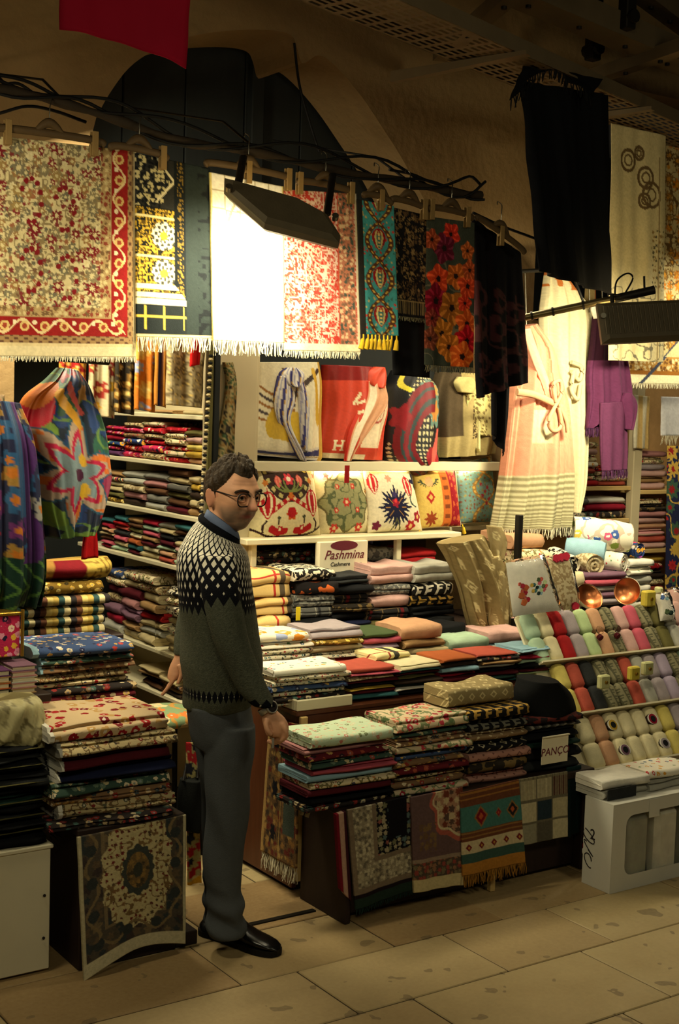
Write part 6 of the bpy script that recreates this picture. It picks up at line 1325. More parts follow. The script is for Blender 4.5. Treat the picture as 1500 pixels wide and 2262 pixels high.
def crink(p): p.vines(26, C_(120,110,70), True, .07); p.flowers(30, [C_(150,140,100)], True, r=.4, k=4, dens=.5)
t = thing('crinkled_bag', P(45,1650,Y=4.1), 'crinkled pale gold bag sitting on the black pile', 'bag')
loft('bag_body', [(-60,1545,70,1530,.7),(-60,1560,88,1545),(-60,1590,98,1585),(-60,1625,106,1620),(-60,1645,104,1642,.8)], 4.15, .1, crink, 'vc_sheen', t, (196,186,136), ((.006,7,0,1.5,1),(.004,13,1,2.5,1),(.003,29,2,4,1)), res=.006)
# rug table
rt_ = thing('rug_table', (1.93, 4.1, 0), 'dark stand beside the man carrying folded rugs', 'table')
MB().bbox((1.74, 3.96, .455), (2.13, 4.32, .48), .004).build('tabletop', 'dkwood', rt_); MB().bbox((1.755, 3.975, 0), (2.115, 4.3, .454), .004).build('body', 'dkwood', rt_); MB().bbox((2.116, 3.98, .0), (2.2, 4.28, .05), .003).build('foot', 'dkwood', rt_)
def bigrug(p):
    x, y, W, H = p.x, p.y, p.W, p.H; cr = C_(190,176,130); fld = C_(80,72,60); p.c[:] = fld
    i_ = np.minimum(np.minimum(x, W-x), H*.9-y); p.flowers(26, [C_(52,58,58), C_(98,82,62), C_(64,54,50), C_(114,98,72)], True, r=.44, k=3, pet=5); 
    c, cy = W*.53, H*.36; a = np.arctan2((y-cy)/1.25, x-c); r = np.hypot((x-c)/(W*.34), (y-cy)/(H*.46)); m_ = r < 1+.05*np.cos(14*a); p.put(m_, cr); p.flowers(48, [C_(110,40,36), C_(80,64,46), C_(130,96,60), C_(96,50,40)], m_, r=.3, k=5, dens=.8); p.vines(44, C_(120,96,60), m_, .06)
    r2 = np.hypot((x-c)/(W*.15), (y-cy)/(H*.2)); m2 = r2 < 1+.06*np.cos(12*a); p.put(m2, C_(62,66,60)); p.put(r2 < .72, C_(110,88,54)); p.flowers(50, [C_(70,60,44), C_(140,110,60)], r2 < .7, r=.45, k=8); p.put(r2 < .3, C_(60,60,50))
    p.put((np.abs(i_-.085) < .006) & ~m_, C_(120,104,76)); b = i_ < .08; t_ = np.where(np.minimum(x, W-x) < H*.9-y, y, x); p.put(b & (np.abs(i_-.042-.022*np.sin(t_*40)) < .006), C_(124,106,74)); p.put(b & (np.hypot(((t_*9) % 1-.5)/9, i_-.042) < .02), C_(52,56,54)); p.put(np.minimum(x, W-x) < .012, C_(186,176,140)); p.put(y > H*.9, C_(196,186,150))
t = thing('hanging_rug', P(300,2140,Y=3.93), 'cream medallion rug hanging down the dark stand beside the man', 'rug')
q = [P(172,1850,Y=3.945), P(412,1800,Y=3.95), P(412,2086,Y=3.93), P(186,2168,Y=3.9)]
def _p(): pass
o, hem = sheet('woven_panel', q, bigrug, 'vc', t, .0032, .006, .8, .01, (92,70,50), sag=-.045)
SR = dict(noun='folded rug', cat='rug', name='folded_rug', layers=(3, 4), soft=.9)
stack_items = ['fl_wine','fl_carpet','wine','fl_green','fl_tap','fl_dark','fl_carpet']
floral('fl_tophot','red and cream carpet patterned',(206,180,140),[(150,24,30),(170,40,40),(190,150,90),(120,30,34)],24,.42)
DESC['fl_tophot'] = 'red carpet patterned'
leg_pile = pstack('of the rug pile beside his legs', ['fl_tophot','fl_carpet','wine','navy','fl_green','fl_tap','fl_carpet','fl_dark'], 138, 392, 1592, 3.96, .34, .481, weights=[1.4,1,1.1,1.1,1,.8,1.1,.6], jit=.02, **SR)
for i, m_ in ((0,'white'),(1,'grey'),(2,'silver'),(3,'white'),(6,'white')): edging(leg_pile[i], m_)
# floral cloth at the stand's far side
hang('hanging_cloth', [(412,1640),(434,1640),(446,1985),(416,2005)], 4.50, lambda p: (p.flowers(22, [C_(150,30,34), C_(30,30,40), C_(190,170,110)], True, r=.5, k=3), p.put(p.y > p.H*.85, C_(190,140,30))), 'cream flowered cloth with yellow hem hanging behind the stand', 'cloth', bg=(150,140,90), amp=.004, freq=1, res=.006)
# second, higher table with patterned folded rugs
tb2 = thing('rug_table', (1.9, 4.5, 0), 'dark taller stand behind carrying patterned folded rugs', 'table')
MB().bbox((1.77, 4.37, .0), (2.12, 4.74, .70), .004).build('body', 'dkwood', tb2); MB().bbox((1.76, 4.355, .7005), (2.14, 4.75, .725), .004).build('tabletop', 'dkwood', tb2)
pat_pile = pstack('of the patterned pile on the taller stand', ['fl_blue','fl_green','fl_tap','fl_carpet','fl_cream','fl_dark','fl_wine','fl_tap','fl_blue','fl_red'], 92, 300, 1426, 4.36, .28, .726, weights=[1.5,1.1,1,1.1,.9,1,1,1,1,1], **RG)
for i in (0, 1, 2): edging(pat_pile[i], 'sky', .05)
# third table with brocade boxes and cushions
tb3 = thing('rug_table', (2.0, 5.0, 0), 'dark stand at the back carrying the gold brocade pile', 'table')
MB().bbox((1.75, 4.8, 0), (2.25, 5.15, .93), .004).build('body', 'dkwood', tb3); MB().bbox((1.7, 4.78, .9305), (2.28, 5.18, .955), .004).build('tabletop', 'dkwood', tb3)
pstack('of the gold brocade pile', ['fl_gold','st_box','st_box','st_box','st_box'], 52, 236, 1288, 4.8, .32, .956, noun='brocade cushion', cat='cushion', name='brocade_cushion', layers=(2,), soft=.5, weights=[1.3,1,1,.9,1])
t = thing('brocade_cushion', P(140,1280,Y=4.85), 'red cushion with gold brocade end lying on top of the brocade pile', 'cushion')
def rcu(p): p.put(p.x > p.W*.55, C_(176,150,70)); p.vines(40, C_(110,84,30), p.x > p.W*.55, .1); p.put(p.x < p.W*.2, C_(150,110,50))
loft('cushion_body', [(78,1240,236,1228,.4),(66,1250,242,1240),(60,1266,242,1256),(70,1280,236,1272,.5)], 4.95, .12, rcu, 'vc', t, (110,14,24), (), back=.9)
t = thing('floral_box', P(20,1460,Y=4.3), 'pink and grey flowered box with gold edge at the near side', 'box')
a, b = P(-60,1458,Y=4.32), P(44,1452,Y=4.32); zt = P(0,1362,Y=4.32).z
MB().bbox((a.x, 4.32, a.z), (b.x, 4.42, zt), .004).build('box_body', 'fl_pinkred', t); MB().bbox((a.x-.002, 4.315, zt+.0005), (b.x+.004, 4.424, zt+.012), .003).build('gold_lid_edge', 'gold', t); MB().tube([(b.x+.006, 4.316, a.z), (b.x+.006, 4.316, zt+.02)], .006, 6).build('gold_corner', 'gold', t)
zt2 = P(50,1470,Y=4.25).z; zn = P(50,1532,Y=4.25).z
tb4 = thing('book_stand', (1.5, 4.45, 0), 'dark stand under the notebooks and flowered box', 'stand'); MB().bbox((1.2, 4.51, .431), (1.6, 4.75, zn-.03), .004).build('body', 'dkwood', tb4); MB().bbox((1.2, 4.22, zn-.0295), (1.75, 4.75, zn-.002), .003).build('top', 'dkwood', tb4)
def book(x0, x1, z0, z1, mat, label):
    t = thing('notebook', ((x0+x1)/2, 4.25, z0), label, 'notebook', 'notebooks on the near stand'); k = min(.004, (z1-z0)*.2)
    MB().box((x0, 4.245, z0), (x1, 4.37, z0+k)).build('cover', mat, t); MB().box((x0, 4.245, z1-k), (x1, 4.37, z1-.0005)).build('cover', mat, t); MB().box((x0+.004, 4.249, z0+k), (x1-.006, 4.368, z1-k)).build('pages', 'paper', t)
xa, xb, xc = P(-60,1500,Y=4.25).x, P(23,1500,Y=4.25).x, P(80,1500,Y=4.25).x
for i in range(5):
    h = (zt2-zn)/5; book(xb+.004, xc, zn+h*i, zn+h*(i+1), ('tan','dusty','silver','dusty','mauve')[i], f"{('tan','pink','light grey','pink','mauve')[i]} notebook, {ORD[4-i]} of the stack by the flowered box")
for i in range(4):
    h = (zt2-.01-zn)/4; book(xa, xb, zn+h*i, zn+h*(i+1), ('char','orange','tan','purple')[i], f"{('charcoal','orange','tan','purple')[i]} notebook, {ORD[3-i]} of the stack at the picture edge")
# stool with green cushion behind the man
sc_ = P(352,1578,Z=.58); t = thing('stool', (sc_.x, sc_.y, 0), 'stool with black legs and green flowered cushion behind the man', 'stool')
mb = MB(); A = []
for zz_, rr in ((-.035,.8),(-.03,.95),(-.01,1.),(.01,.95),(.02,.75),(.024,.3)): A.append([Vector((sc_.x+.17*rr*math.copysign(abs(math.cos(a))**.6, math.cos(a)), sc_.y+.15*rr*math.copysign(abs(math.sin(a))**.6, math.sin(a)), .58+zz_)) for a in np.linspace(0, 2*math.pi, 24, endpoint=False)])
floral('fl_sage','sage green flowered',(120,140,100),[(190,110,50),(206,190,140),(90,110,80)],12,.36,(180,130,60))
mb.grid(A, True); mb.add(A[-1], [tuple(range(24))]); mb.build('seat_cushion', 'fl_sage', t)
for sx in (-1, 1):
    for sy in (-1, 1): MB().tube([(sc_.x+sx*.13, sc_.y+sy*.11, .56), (sc_.x+sx*.15, sc_.y+sy*.13, 0)], .012, 8).build('leg', 'cable', t)
q = P(418,1745,Y=4.5); t = thing('black_bag', q-Vector((0,0,.1)), 'black shopping bag hanging in the gap behind his legs', 'bag'); loft('bag_body', [(400,1722,440,1716),(394,1750,446,1750),(392,1800,446,1800),(398,1830,440,1832)], 4.5, .06, None, 'vc', t, (16,18,16), ((.006,5,0,1),)); MB().tube(spline([tuple(P(404,1726,Y=4.46)), (sc_.x+.155, sc_.y-.05, .585), (sc_.x+.165, sc_.y-.03, .58), tuple(P(436,1720,Y=4.46))], 5), .005, 6).build('handle', 'cable', t)
# printed kaftans
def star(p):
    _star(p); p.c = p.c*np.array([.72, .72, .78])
def _star(p):
    x, y, W, H = p.x, p.y, p.W, p.H; p.flowers(9, [C_(40,90,70), C_(30,60,110), C_(110,140,50), C_(26,36,60)], True, r=.5, k=3, pet=2, amp=.5); p.vines(16, C_(96,130,60), True, .05); p.flowers(11, [C_(150,50,80), C_(170,120,50), C_(50,90,120), C_(150,30,44), C_(40,80,50)], (y < H*.34) | (x > W*.8), r=.42, k=7, pet=5, dens=.8)
    c, cy = W*.50, H*.60; a = np.arctan2(y-cy, x-c); r = np.hypot(x-c, y-cy); s = .062+.085*np.abs(((a+.35)*6/(2*math.pi)) % 1-.5)*2; p.put(r < s*1.42, C_(34,84,104)); p.put(r < s*1.3, C_(176,152,124)); p.put((r < s*1.28) & (r > s*.92) & (hsh(np.floor(x*42), np.floor(y*42), 2) > .75), C_(206,110,40)); p.put(np.abs(r-s*.86) < .012, C_(176,16,60)); p.put(r < s*.74, C_(120,140,140)); p.put(r < .022, C_(70,20,50)); disc(p, c+.03, cy-.05, .018, C_(206,160,40)); disc(p, c+.03, cy+.05, .02, C_(214,170,40)); disc(p, W*.13, H*.3, .05, C_(180,20,40)); disc(p, W*.1, H*.22, .045, C_(206,110,30)); line(p, W*.28, H*.2, W*.6, H*.36, .016, C_(220,160,40)); line(p, W*.34, H*.14, W*.66, H*.3, .012, C_(200,80,70))
t = thing('printed_kaftan', P(150,1185,Y=4.62), 'blue green kaftan with pink star print hanging above the brocade pile', 'kaftan')
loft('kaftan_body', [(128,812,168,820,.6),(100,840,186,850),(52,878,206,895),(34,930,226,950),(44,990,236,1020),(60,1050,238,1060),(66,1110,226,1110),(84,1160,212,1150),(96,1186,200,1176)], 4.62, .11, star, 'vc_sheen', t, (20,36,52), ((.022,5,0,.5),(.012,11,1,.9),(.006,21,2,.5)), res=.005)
def pinkw(p): p.put(np.abs(np.sin(p.x*90+4*vnoise(p.x*30, p.y*30))) < .3, C_(150,60,50))
loft('trim_tail', [(194,1085,216,1080),(190,1120,218,1115),(192,1155,214,1150),(196,1172,208,1170)], 4.55, .02, pinkw, 'vc_sheen', t, (214,176,150), ((.005,5,0,.4),))
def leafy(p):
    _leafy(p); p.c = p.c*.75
def _leafy(p): 
    x, y, W, H = p.x, p.y, p.W, p.H; p.flowers(14, [C_(150,30,54), C_(50,96,140), C_(170,130,60), C_(110,50,110), C_(170,166,156)], y < H*.75, r=.5, k=3, pet=5, core=C_(206,120,40)); m_ = y > H*.66; p.put(m_, C_(26,56,44)); p.put(m_ & (np.abs(np.sin((x-W*.5)*60+np.abs(y-H*.85)*40)) < .3), C_(90,130,60)); p.put((np.abs(x-W*.72+.02*np.sin(y*26)) < .03) & (y < H*.7), C_(84,44,110)); p.put((np.abs(x-W*.6) < .02) & (y < H*.5), C_(44,86,130))
t = thing('printed_kaftan', P(40,1340,Y=4.45), 'multicolour kaftan with green leaf hem at the picture edge', 'kaftan')
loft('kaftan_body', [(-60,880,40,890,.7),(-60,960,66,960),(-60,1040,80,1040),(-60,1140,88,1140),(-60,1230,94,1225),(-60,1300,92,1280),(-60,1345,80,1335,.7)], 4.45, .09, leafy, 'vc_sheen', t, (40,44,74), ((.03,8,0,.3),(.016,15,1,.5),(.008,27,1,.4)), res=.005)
hang('hanging_cloth', [(194,1100),(210,1096),(216,1232),(180,1236)], 4.66, None, 'plain red cloth strip hanging below the star kaftan', 'cloth', bg=(170,14,18), amp=.008, freq=1, res=.01)
hang('hanging_cloth', [(-40,870),(10,872),(6,1000),(-40,1000)], 4.5, lambda p: p.flowers(30, [C_(200,90,60), C_(90,110,60)], True, r=.4), 'cream flowered cloth at the picture edge above the leafy kaftan', 'cloth', bg=(206,180,140), amp=.004, freq=1, res=.008)
kp = thing('garment_rail', P(100,790,Y=4.62), 'dark rail behind the rugs from which the kaftans hang', 'rail')
MB().tube([P(-60,776,Y=4.62), P(240,800,Y=4.62)], .012, 8).build('rail_tube', 'darksteel', kp)
for x in (-20, 145, 225): MB().tube([P(x,785,Y=4.62), P(x,640,Y=4.62)], .005, 6).build('rail_cord', 'cable', kp)
# rails that carry the cloths above the inner shelving and the robes
rl = thing('garment_rail', P(300,690,Y=5.1), 'thin rail hidden behind the rugs carrying the cloths over the shelving', 'rail')
MB().tube([P(120,690,Y=5.24), P(470,692,Y=4.99)], .010, 8).build('rail_tube', 'darksteel', rl)
for x, Y_ in ((130,5.24),(460,5.0)): MB().tube([P(x,690,Y=Y_), P(x,560,Y=Y_)], .004, 6).build('rail_cord', 'cable', rl)
rl = thing('garment_rail', P(1260,575,Y=5.0), 'dark rail behind the black cloth carrying the robes', 'rail')
MB().tube([P(1140,600,Y=4.95), P(1420,585,Y=5.14)], .010, 8).build('rail_tube', 'darksteel', rl)
for x in (1160, 1218, 1300, 1328):
    MB().tube([P(x,598,Y=5.0), P(x+3,(720 if x == 1160 else 600 if x == 1218 else 690),Y=5.0)], .003, 6).build('rail_hook', 'wire', rl)
# ---------------------------------------------------------------- the man
O_ = Vector((2.33, 3.93, 0)); hz = Vector((math.sin(AZ), math.cos(AZ), 0)); rz_ = Vector((math.cos(AZ), -math.sin(AZ), 0)); D0 = O_.dot(hz)
def MP(px, py, dep=0.):
    d = Vector(fw+RR*(px-CX)/F-UU*(py-CY)/F); return Vector(CAM)+d*((D0+dep)/d.dot(hz))
PXM = 1/((MP(500,1500)-MP(501,1500)).length)
def mloft(mb, rows, n=28, sub=5, sq=.92):
    A = np.array(spline([list(MP(r[0], r[1], r[3]))+[r[2]/PXM, r[4], (r[5] if len(r) > 5 else 0.)/PXM] for r in rows], sub)); R_ = []
    for a in A: R_.append([Vector(a[:3])+rz_*a[3]*math.copysign(abs(math.cos(t))**sq, math.cos(t))+hz*a[4]*math.copysign(abs(math.sin(t))**sq, math.sin(t))-Vector((0, 0, a[5]*math.cos(t))) for t in np.linspace(0, 2*math.pi, n, endpoint=False)])
    mb.grid(R_, True); mb.add(R_[0], [tuple(reversed(range(n)))]); mb.add(R_[-1], [tuple(range(n))])
def remesh(mb, vox, it=4, fac=.5):
    me = bpy.data.meshes.new('tmp'); me.from_pydata([tuple(v) for v in mb.v], [], mb.f)
    bm = bmesh.new(); bm.from_mesh(me); bmesh.ops.remove_doubles(bm, verts=bm.verts, dist=1e-5); bmesh.ops.recalc_face_normals(bm, faces=bm.faces); bm.to_mesh(me); bm.free()
    o = link('tmp', me); m1 = o.modifiers.new('r', 'REMESH'); m1.mode = 'VOXEL'; m1.voxel_size = vox; m1.use_smooth_shade = True
    if it: m2 = o.modifiers.new('s', 'SMOOTH'); m2.factor = fac; m2.iterations = it
    dg = bpy.context.evaluated_depsgraph_get(); r = bpy.data.meshes.new_from_object(o.evaluated_get(dg)); bpy.data.objects.remove(o); r.shade_smooth(); return r
def coords(me):
    a = np.empty(len(me.vertices)*3, np.float32); me.vertices.foreach_get('co', a); return a.reshape(-1, 3)
def setcol(me, c):
    a = me.color_attributes.new('Col', 'FLOAT_COLOR', 'POINT'); k = np.ones((len(c), 4), np.float32); k[:, :3] = c; a.data.foreach_set('color', k.ravel())
man = thing('person', O_, 'man in glasses and patterned grey green sweater standing in the stall gap', 'person')
def part(name, me, mat, parent=man):
    off = Vector(); p = parent
    while p is not None: off += p.location; p = p.parent
    me.transform(Matrix.Translation(-off)); me.materials.clear(); me.materials.append(M(mat)); me.name = name; return link(name, me, parent)
# --- head frame: forward, his right side, up
yaw = math.radians(43); fwd = (rz_*math.sin(yaw)-hz*math.cos(yaw)); fwd = (fwd+Vector((0,0,-.10))).normalized(); side = -(rz_*math.cos(yaw)+hz*math.sin(yaw)); side = (side-fwd*side.dot(fwd)).normalized(); upv = fwd.cross(side); upv = -upv if upv.z < 0 else upv
HC = MP(514, 1092, -.01)
def HP(f, s, u): return HC+fwd*f+side*s+upv*u
def headr(az, el):
    """radius of the head surface in a direction; az 0 = face, el up"""
    ca, sa, ce, se = np.cos(az), np.sin(az), np.cos(el), np.sin(el)
    f, s, u = ce*ca, ce*sa, se
    fr = np.where(f > 0, .100, .106); hw = .080-.009*np.clip(-u, 0, 1)*1.5; hu = np.where(u > 0, .110, .130)
    r = 1/np.sqrt((f/fr)**2+(s/hw)**2+(u/hu)**2)
    def g(a0, e0, sa_, se_, amp): return amp*np.exp(-(((az-a0)/sa_)**2+((el-e0)/se_)**2)/2)
    R_ = math.radians
    r = r+g(0,R_(-13),.10,.10,.034)+g(0,R_(-2),.08,.13,.018)+g(0,R_(10),.10,.10,.006)
    for q in (-1, 1):
        r = r+g(q*R_(7),R_(-15),.06,.06,.006)+g(q*R_(22),R_(17),.20,.07,.007)+g(q*R_(23),R_(4),.14,.085,-.010)+g(q*R_(40),R_(-8),.16,.14,.005)+g(q*R_(50),R_(-38),.25,.22,.010)+g(q*R_(17),R_(-25),.06,.12,-.003)
    r = r+g(0,R_(-29),.20,.035,.006)+g(0,R_(-35.5),.17,.035,.007)+g(0,R_(-32),.17,.018,-.006)+g(0,R_(-42),.16,.05,-.004)+g(0,R_(-54),.30,.13,.010)
    return r
def headgrid(na, ne, off=0., rf=None):
    A = []
    for el in np.linspace(-math.pi/2*.97, math.pi/2*.97, ne):
        row = []
        for az in np.linspace(-math.pi, math.pi, na, endpoint=False):
            r = float(headr(np.float64(az), np.float64(el)))+off+(rf(az, el) if rf else 0); row.append(HP(r*math.cos(el)*math.cos(az), r*math.cos(el)*math.sin(az), r*math.sin(el)))
        A.append(row)
    return A
body = MB(); A = headgrid(72, 56); body.grid(A, True); body.add(A[0], [tuple(range(72))]); body.add(A[-1], [tuple(reversed(range(72)))])
for sd_ in (-1, 1):   # ears
    R_ = []
    for k in np.linspace(0, 1, 9):
        rr = math.sin(k*math.pi)**.6*.019 if 0 < k < 1 else .002; u = .022-.066*k; R_.append([HP(-.012-.006*(1-k)+rr*math.cos(t), sd_*(.081+.005*(1-k)+.008*math.sin(t)*.9+.010*math.cos(t)*-.6), u) for t in np.linspace(0, 2*math.pi, 12, endpoint=False)])
    body.grid(R_, True); body.add(R_[0], [tuple(range(12))]); body.add(R_[-1], [tuple(reversed(range(12)))])
mloft(body, [(500,1120,34,.0,.056),(492,1150,36,0,.06),(485,1180,36,0,.066),(482,1206,34,0,.07)])
mloft(body, [(474,1205,40,0,.09),(472,1240,62,0,.16),(477,1300,70,0,.17),(484,1400,76,0,.155),(486,1500,76,0,.155),(484,1570,66,0,.16),(488,1625,64,0,.155)])
# near arm, hand closed round a key; far arm bent behind the back
mloft(body, [(478,1235,34,-.15,.05),(490,1320,30,-.205,.045),(511,1418,27,-.22,.04),(545,1500,22,-.215,.034),(575,1550,18,-.222,.028),(596,1572,16,-.225,.024)])
mloft(body, [(468,1240,34,.15,.05),(442,1312,27,.19,.045),(420,1370,21,.18,.036),(402,1436,15,.15,.028),(397,1456,13,.14,.024)])
def fin(mb, pts, r): mb.tube(spline([tuple(MP(*p)) for p in pts], 4), [r*(1-.25*i/(4*(len(pts)-1))) for i in range(4*(len(pts)-1)+1)], 10)
mloft(body, [(594,1570,17,-.225,.024),(603,1584,24,-.228,.024),(609,1600,27,-.23,.023),(611,1616,25,-.232,.020),(608,1626,18,-.232,.016)], 20)
for i, (x0, x1, x2, dy) in enumerate([(628,633,618,0),(620,626,612,5),(612,617,604,8),(603,607,597,6)]): fin(body, [(x0-6,1598+dy,-.245+.012*i),(x0+3,1614+dy,-.252+.012*i),(x1-1,1626+dy,-.248+.012*i),(x2+3,1636+dy*.7,-.238+.01*i),(x2-6,1632+dy*.6,-.226+.008*i)], .0098)
fin(body, [(592,1586,-.245),(588,1600,-.258),(592,1614,-.264),(600,1624,-.26)], .0105)
mloft(body, [(398,1452,14,.14,.024),(392,1470,17,.135,.026),(387,1488,17,.13,.026),(383,1500,14,.125,.022)], 20)
for i, (x, y, l) in enumerate([(357,1536,0),(362,1532,.012),(367,1526,.024),(372,1518,.036)]): fin(body, [(388-i*.5,1490,.11+l),(381,1505,.11+l),(372,1518-i,.112+l),(x,y,.116+l)], .0088)
fin(body, [(395,1468,.10),(401,1484,.092),(398,1500,.09),(392,1510,.092)], .0095)
# legs
for dc, xs in ((-.085, 0), (.085, -10)):
    mloft(body, [(492+xs,1600,44,dc*.9,.075),(503+xs,1700,40,dc,.068),(502+xs,1790,34,dc,.055),(498+xs,1870,32,dc,.052),(494+xs,1960,26,dc,.042),(494+xs,2050,22,dc,.036)])
bme = remesh(body, .0042, 2, .45)
c = coords(bme).astype(float); rel = c-np.array(HC); hf, hs, hu = rel@np.array(fwd), rel@np.array(side), rel@np.array(upv)
skin = np.tile(lin((214,158,120)), (len(c), 1)); nz = vnoise(hs*160+hf*90, hu*170, 2)
def mixc(m_, col):
    global skin; m_ = np.clip(m_, 0, 1)[:, None]; skin = skin*(1-m_)+lin(col)*m_
inh = np.hypot(hf, np.hypot(hs, hu)) < .19
beard = inh*np.clip((-.022-hu)/.02, 0, 1)*np.clip((hf-.005)/.03, 0, 1); mixc(beard*(.5+.4*nz), (104,90,76))
mixc(inh*np.exp(-(((hu+.061)/.008)**2+(hs/.022)**2))*(hf > .07), (150,66,60)); mixc(inh*np.exp(-(((hf-.12)/.02)**2+((hu+.025)/.02)**2))*.35, (190,96,76)); mixc(inh*(np.abs(hs) > .078)*.35, (176,86,66))
mixc(inh*np.exp(-(((hu-.058)/.003)**2))*(hf > .06)*.3, (120,70,46)); mixc(inh*np.exp(-(((hu-.047)/.003)**2))*(hf > .06)*.25, (120,70,46))
setcol(bme, skin*(.9+.1*nz[:, None])); vcmat('skin', .55, .12, 260, .35); part('body', bme, 'skin')
# eyes, brows
for s_ in (-1, 1):
    q = HP(.084, s_*.032, .004); A = [[q+fwd*(.0125*math.cos(b))+side*.0125*math.sin(b)*math.cos(a)+upv*.0125*math.sin(b)*math.sin(a) for a in np.linspace(0, 2*math.pi, 16, endpoint=False)] for b in np.linspace(.02, 1.6, 8)]
    e = MB().grid(A, True).build('eye', 'white', man); 
    g = (-hz*.9+rz_*.1+fwd*.5).normalized(); ip = q+(fwd*.8-hz*.5).normalized()*.0122; ax_ = (fwd*.8-hz*.5).normalized().to_track_quat('Z','Y').to_matrix(); MB().lathe([(.0001,.0012),(.0055,.0006),(.0056,0)], ip, 12, ax_).build('iris', 'umber', e)
    for sg, uu, rr in ((1, .013, .0035), (-1, -.0085, .0025)): MB().tube(spline([tuple(HP(.086, s_*.049, uu*.2)), tuple(HP(.0955, s_*.040, uu*.9)), tuple(HP(.099, s_*.032, uu)), tuple(HP(.0985, s_*.022, uu*.7)), tuple(HP(.094, s_*.016, 0))], 4), rr, 6).build('eyelid', 'skinlid', man) if 'skinlid' in MATS else None
    MB().tube(spline([tuple(HP(.079, s_*.056, .020)), tuple(HP(.095, s_*.044, .029)), tuple(HP(.1035, s_*.030, .029)), tuple(HP(.105, s_*.016, .024))], 5), [.002]+[.0048]*14+[.003], 8).build('eyebrow', 'umber', man)
# hair
def hairline(az):
    a = abs(az); return np.interp(a, [0, .35, .7, 1.0, 1.25, 1.45, 1.75, 2.1, 3.15], [.74, .82, .98, .62, .40, .24, .12, -.40, -.5])
mb = MB(); na, ne = 120, 70; els = np.linspace(-.6, 1.5, ne); azs = np.linspace(-math.pi, math.pi, na, endpoint=False); vid = {}; vs_ = []; fs_h = []
for i, el in enumerate(els):
    for j, az in enumerate(azs):
        k = np.clip((el-hairline(az))/.16, -.35, 1); top = max(0, el)/1.5
        tuft = (.005*math.sin(az*7+el*6)+.004*math.sin(az*17-el*11)+.003*math.sin(az*33+el*19))
        r = float(headr(np.float64(az), np.float64(el)))+.003+max(k, -.3)*(.007+.012*top*(1+.2*math.cos(az)))+tuft*max(0, k)*(.3+1.0*top)
        vs_.append(HP(r*math.cos(el)*math.cos(az), r*math.cos(el)*math.sin(az), r*math.sin(el)))
for i in range(ne-1):
    for j in range(na):
        if els[i+1] > hairline(azs[j])-.04: fs_h.append((i*na+j, i*na+(j+1) % na, (i+1)*na+(j+1) % na, (i+1)*na+j))
fs_h.append(tuple((ne-1)*na+j for j in range(na)))
n = NT('hair'); v = n.pos(1., False); f = n.noise(v, 60., 4.); n.bump(n.noise(v, 150., 3.), .5, .006); MATS['hair'] = n.done(n.mix(f, L4((26,19,13)), L4((66,50,28))), .6, 0., .3)
mesh('hair', [tuple(q) for q in vs_], fs_h, 'hair', man, True)
for s_ in (-1, 1): MB().tube([HP(-.002, s_*.079, .034), HP(.004, s_*.079, .012), HP(.006, s_*.078, -.008)], [.009,.007,.003], 8, sq=.5).build('sideburn', 'hair', man)
# glasses
gl = thing('glasses', HP(.105, 0, 0), None, None); gl.parent = man; gl.location = HP(.105, 0, 0)-man.location
for s_ in (-1, 1):
    rim = [HP(.106-.10*abs(x)*abs(x)*4, s_*.034+x*1.0, .0+z) for x, z in rrect(0, -.002, .054, .043, .018, 5)]; rim.append(rim[0])
    MB().tube(rim, .0022, 6, False).build('rim', 'ink', gl)
    mb = MB(); mb.add(rim[:-1], [tuple(range(len(rim)-1))]); mb.build('lens', 'acrylic', gl)
    MB().tube([HP(.100, s_*.061, .012), HP(.09, s_*.074, .012), HP(.0, s_*.083, .016), HP(-.02, s_*.084, .008)], .002, 6).build('temple', 'ink', gl)
MB().tube([HP(.107, -.008, .006), HP(.113, 0, .009), HP(.107, .008, .006)], .0022, 6).build('bridge', 'ink', gl)
# sweater
sw = MB()
mloft(sw, [(484,1172,43,0,.078,25),(481,1186,56,0,.105,22),(477,1203,67,0,.145,15),(472,1226,77,0,.185,7),(472,1255,80,0,.20),(476,1300,81,0,.195),(482,1350,84,0,.182),(488,1400,86,0,.175),(490,1450,88,0,.172),(489,1500,87,0,.172),(486,1532,85,0,.172),(481,1556,78,0,.165)], 40)
mloft(sw, [(476,1225,44,-.145,.06),(485,1290,42,-.205,.062),(494,1345,40,-.225,.058),(512,1418,38,-.23,.054),(536,1476,35,-.225,.05),(560,1526,32,-.228,.046),(577,1550,28,-.23,.04),(585,1560,24,-.232,.034)], 28)
mloft(sw, [(468,1225,44,.145,.06),(442,1305,36,.195,.055),(420,1366,29,.19,.048),(405,1425,22,.155,.038),(400,1446,19,.145,.034)], 24)
sme = remesh(sw, .006, 5, .5); c = coords(sme).astype(float)
# soft wrinkles
nk = np.array(MP(488,1150,0)); dz = nk[2]-c[:, 2]; hx = (c-nk)@np.array(rz_); hy = (c-nk)@np.array(hz)
wr = (.005*np.sin(hx*26+c[:, 2]*22+3*vnoise(hx*9, c[:, 2]*9))+.006*(vnoise(hx*14+hy*9, c[:, 2]*11, 4)-.5))*np.clip((dz-.28)/.2, 0, 1); nr = np.stack([hx, hy], 1); nr /= np.maximum(np.linalg.norm(nr, axis=1), .02)[:, None]
c2 = c+(np.array(rz_)*nr[:, :1]+np.array(hz)*nr[:, 1:])*wr[:, None]; sme.vertices.foreach_set('co', c2.astype(np.float32).ravel())
ua = np.arctan2(hx, -hy+.0)   # seam at the far side
vv = np.sqrt((np.hypot(hx, hy*.85)*.9)**2+dz**2)-.05
for nm, arr in (('yoke_u', ua), ('yoke_v', vv), ('drop', dz)):
    a = sme.attributes.new(nm, 'FLOAT', 'POINT'); a.data.foreach_set('value', arr.astype(np.float32))
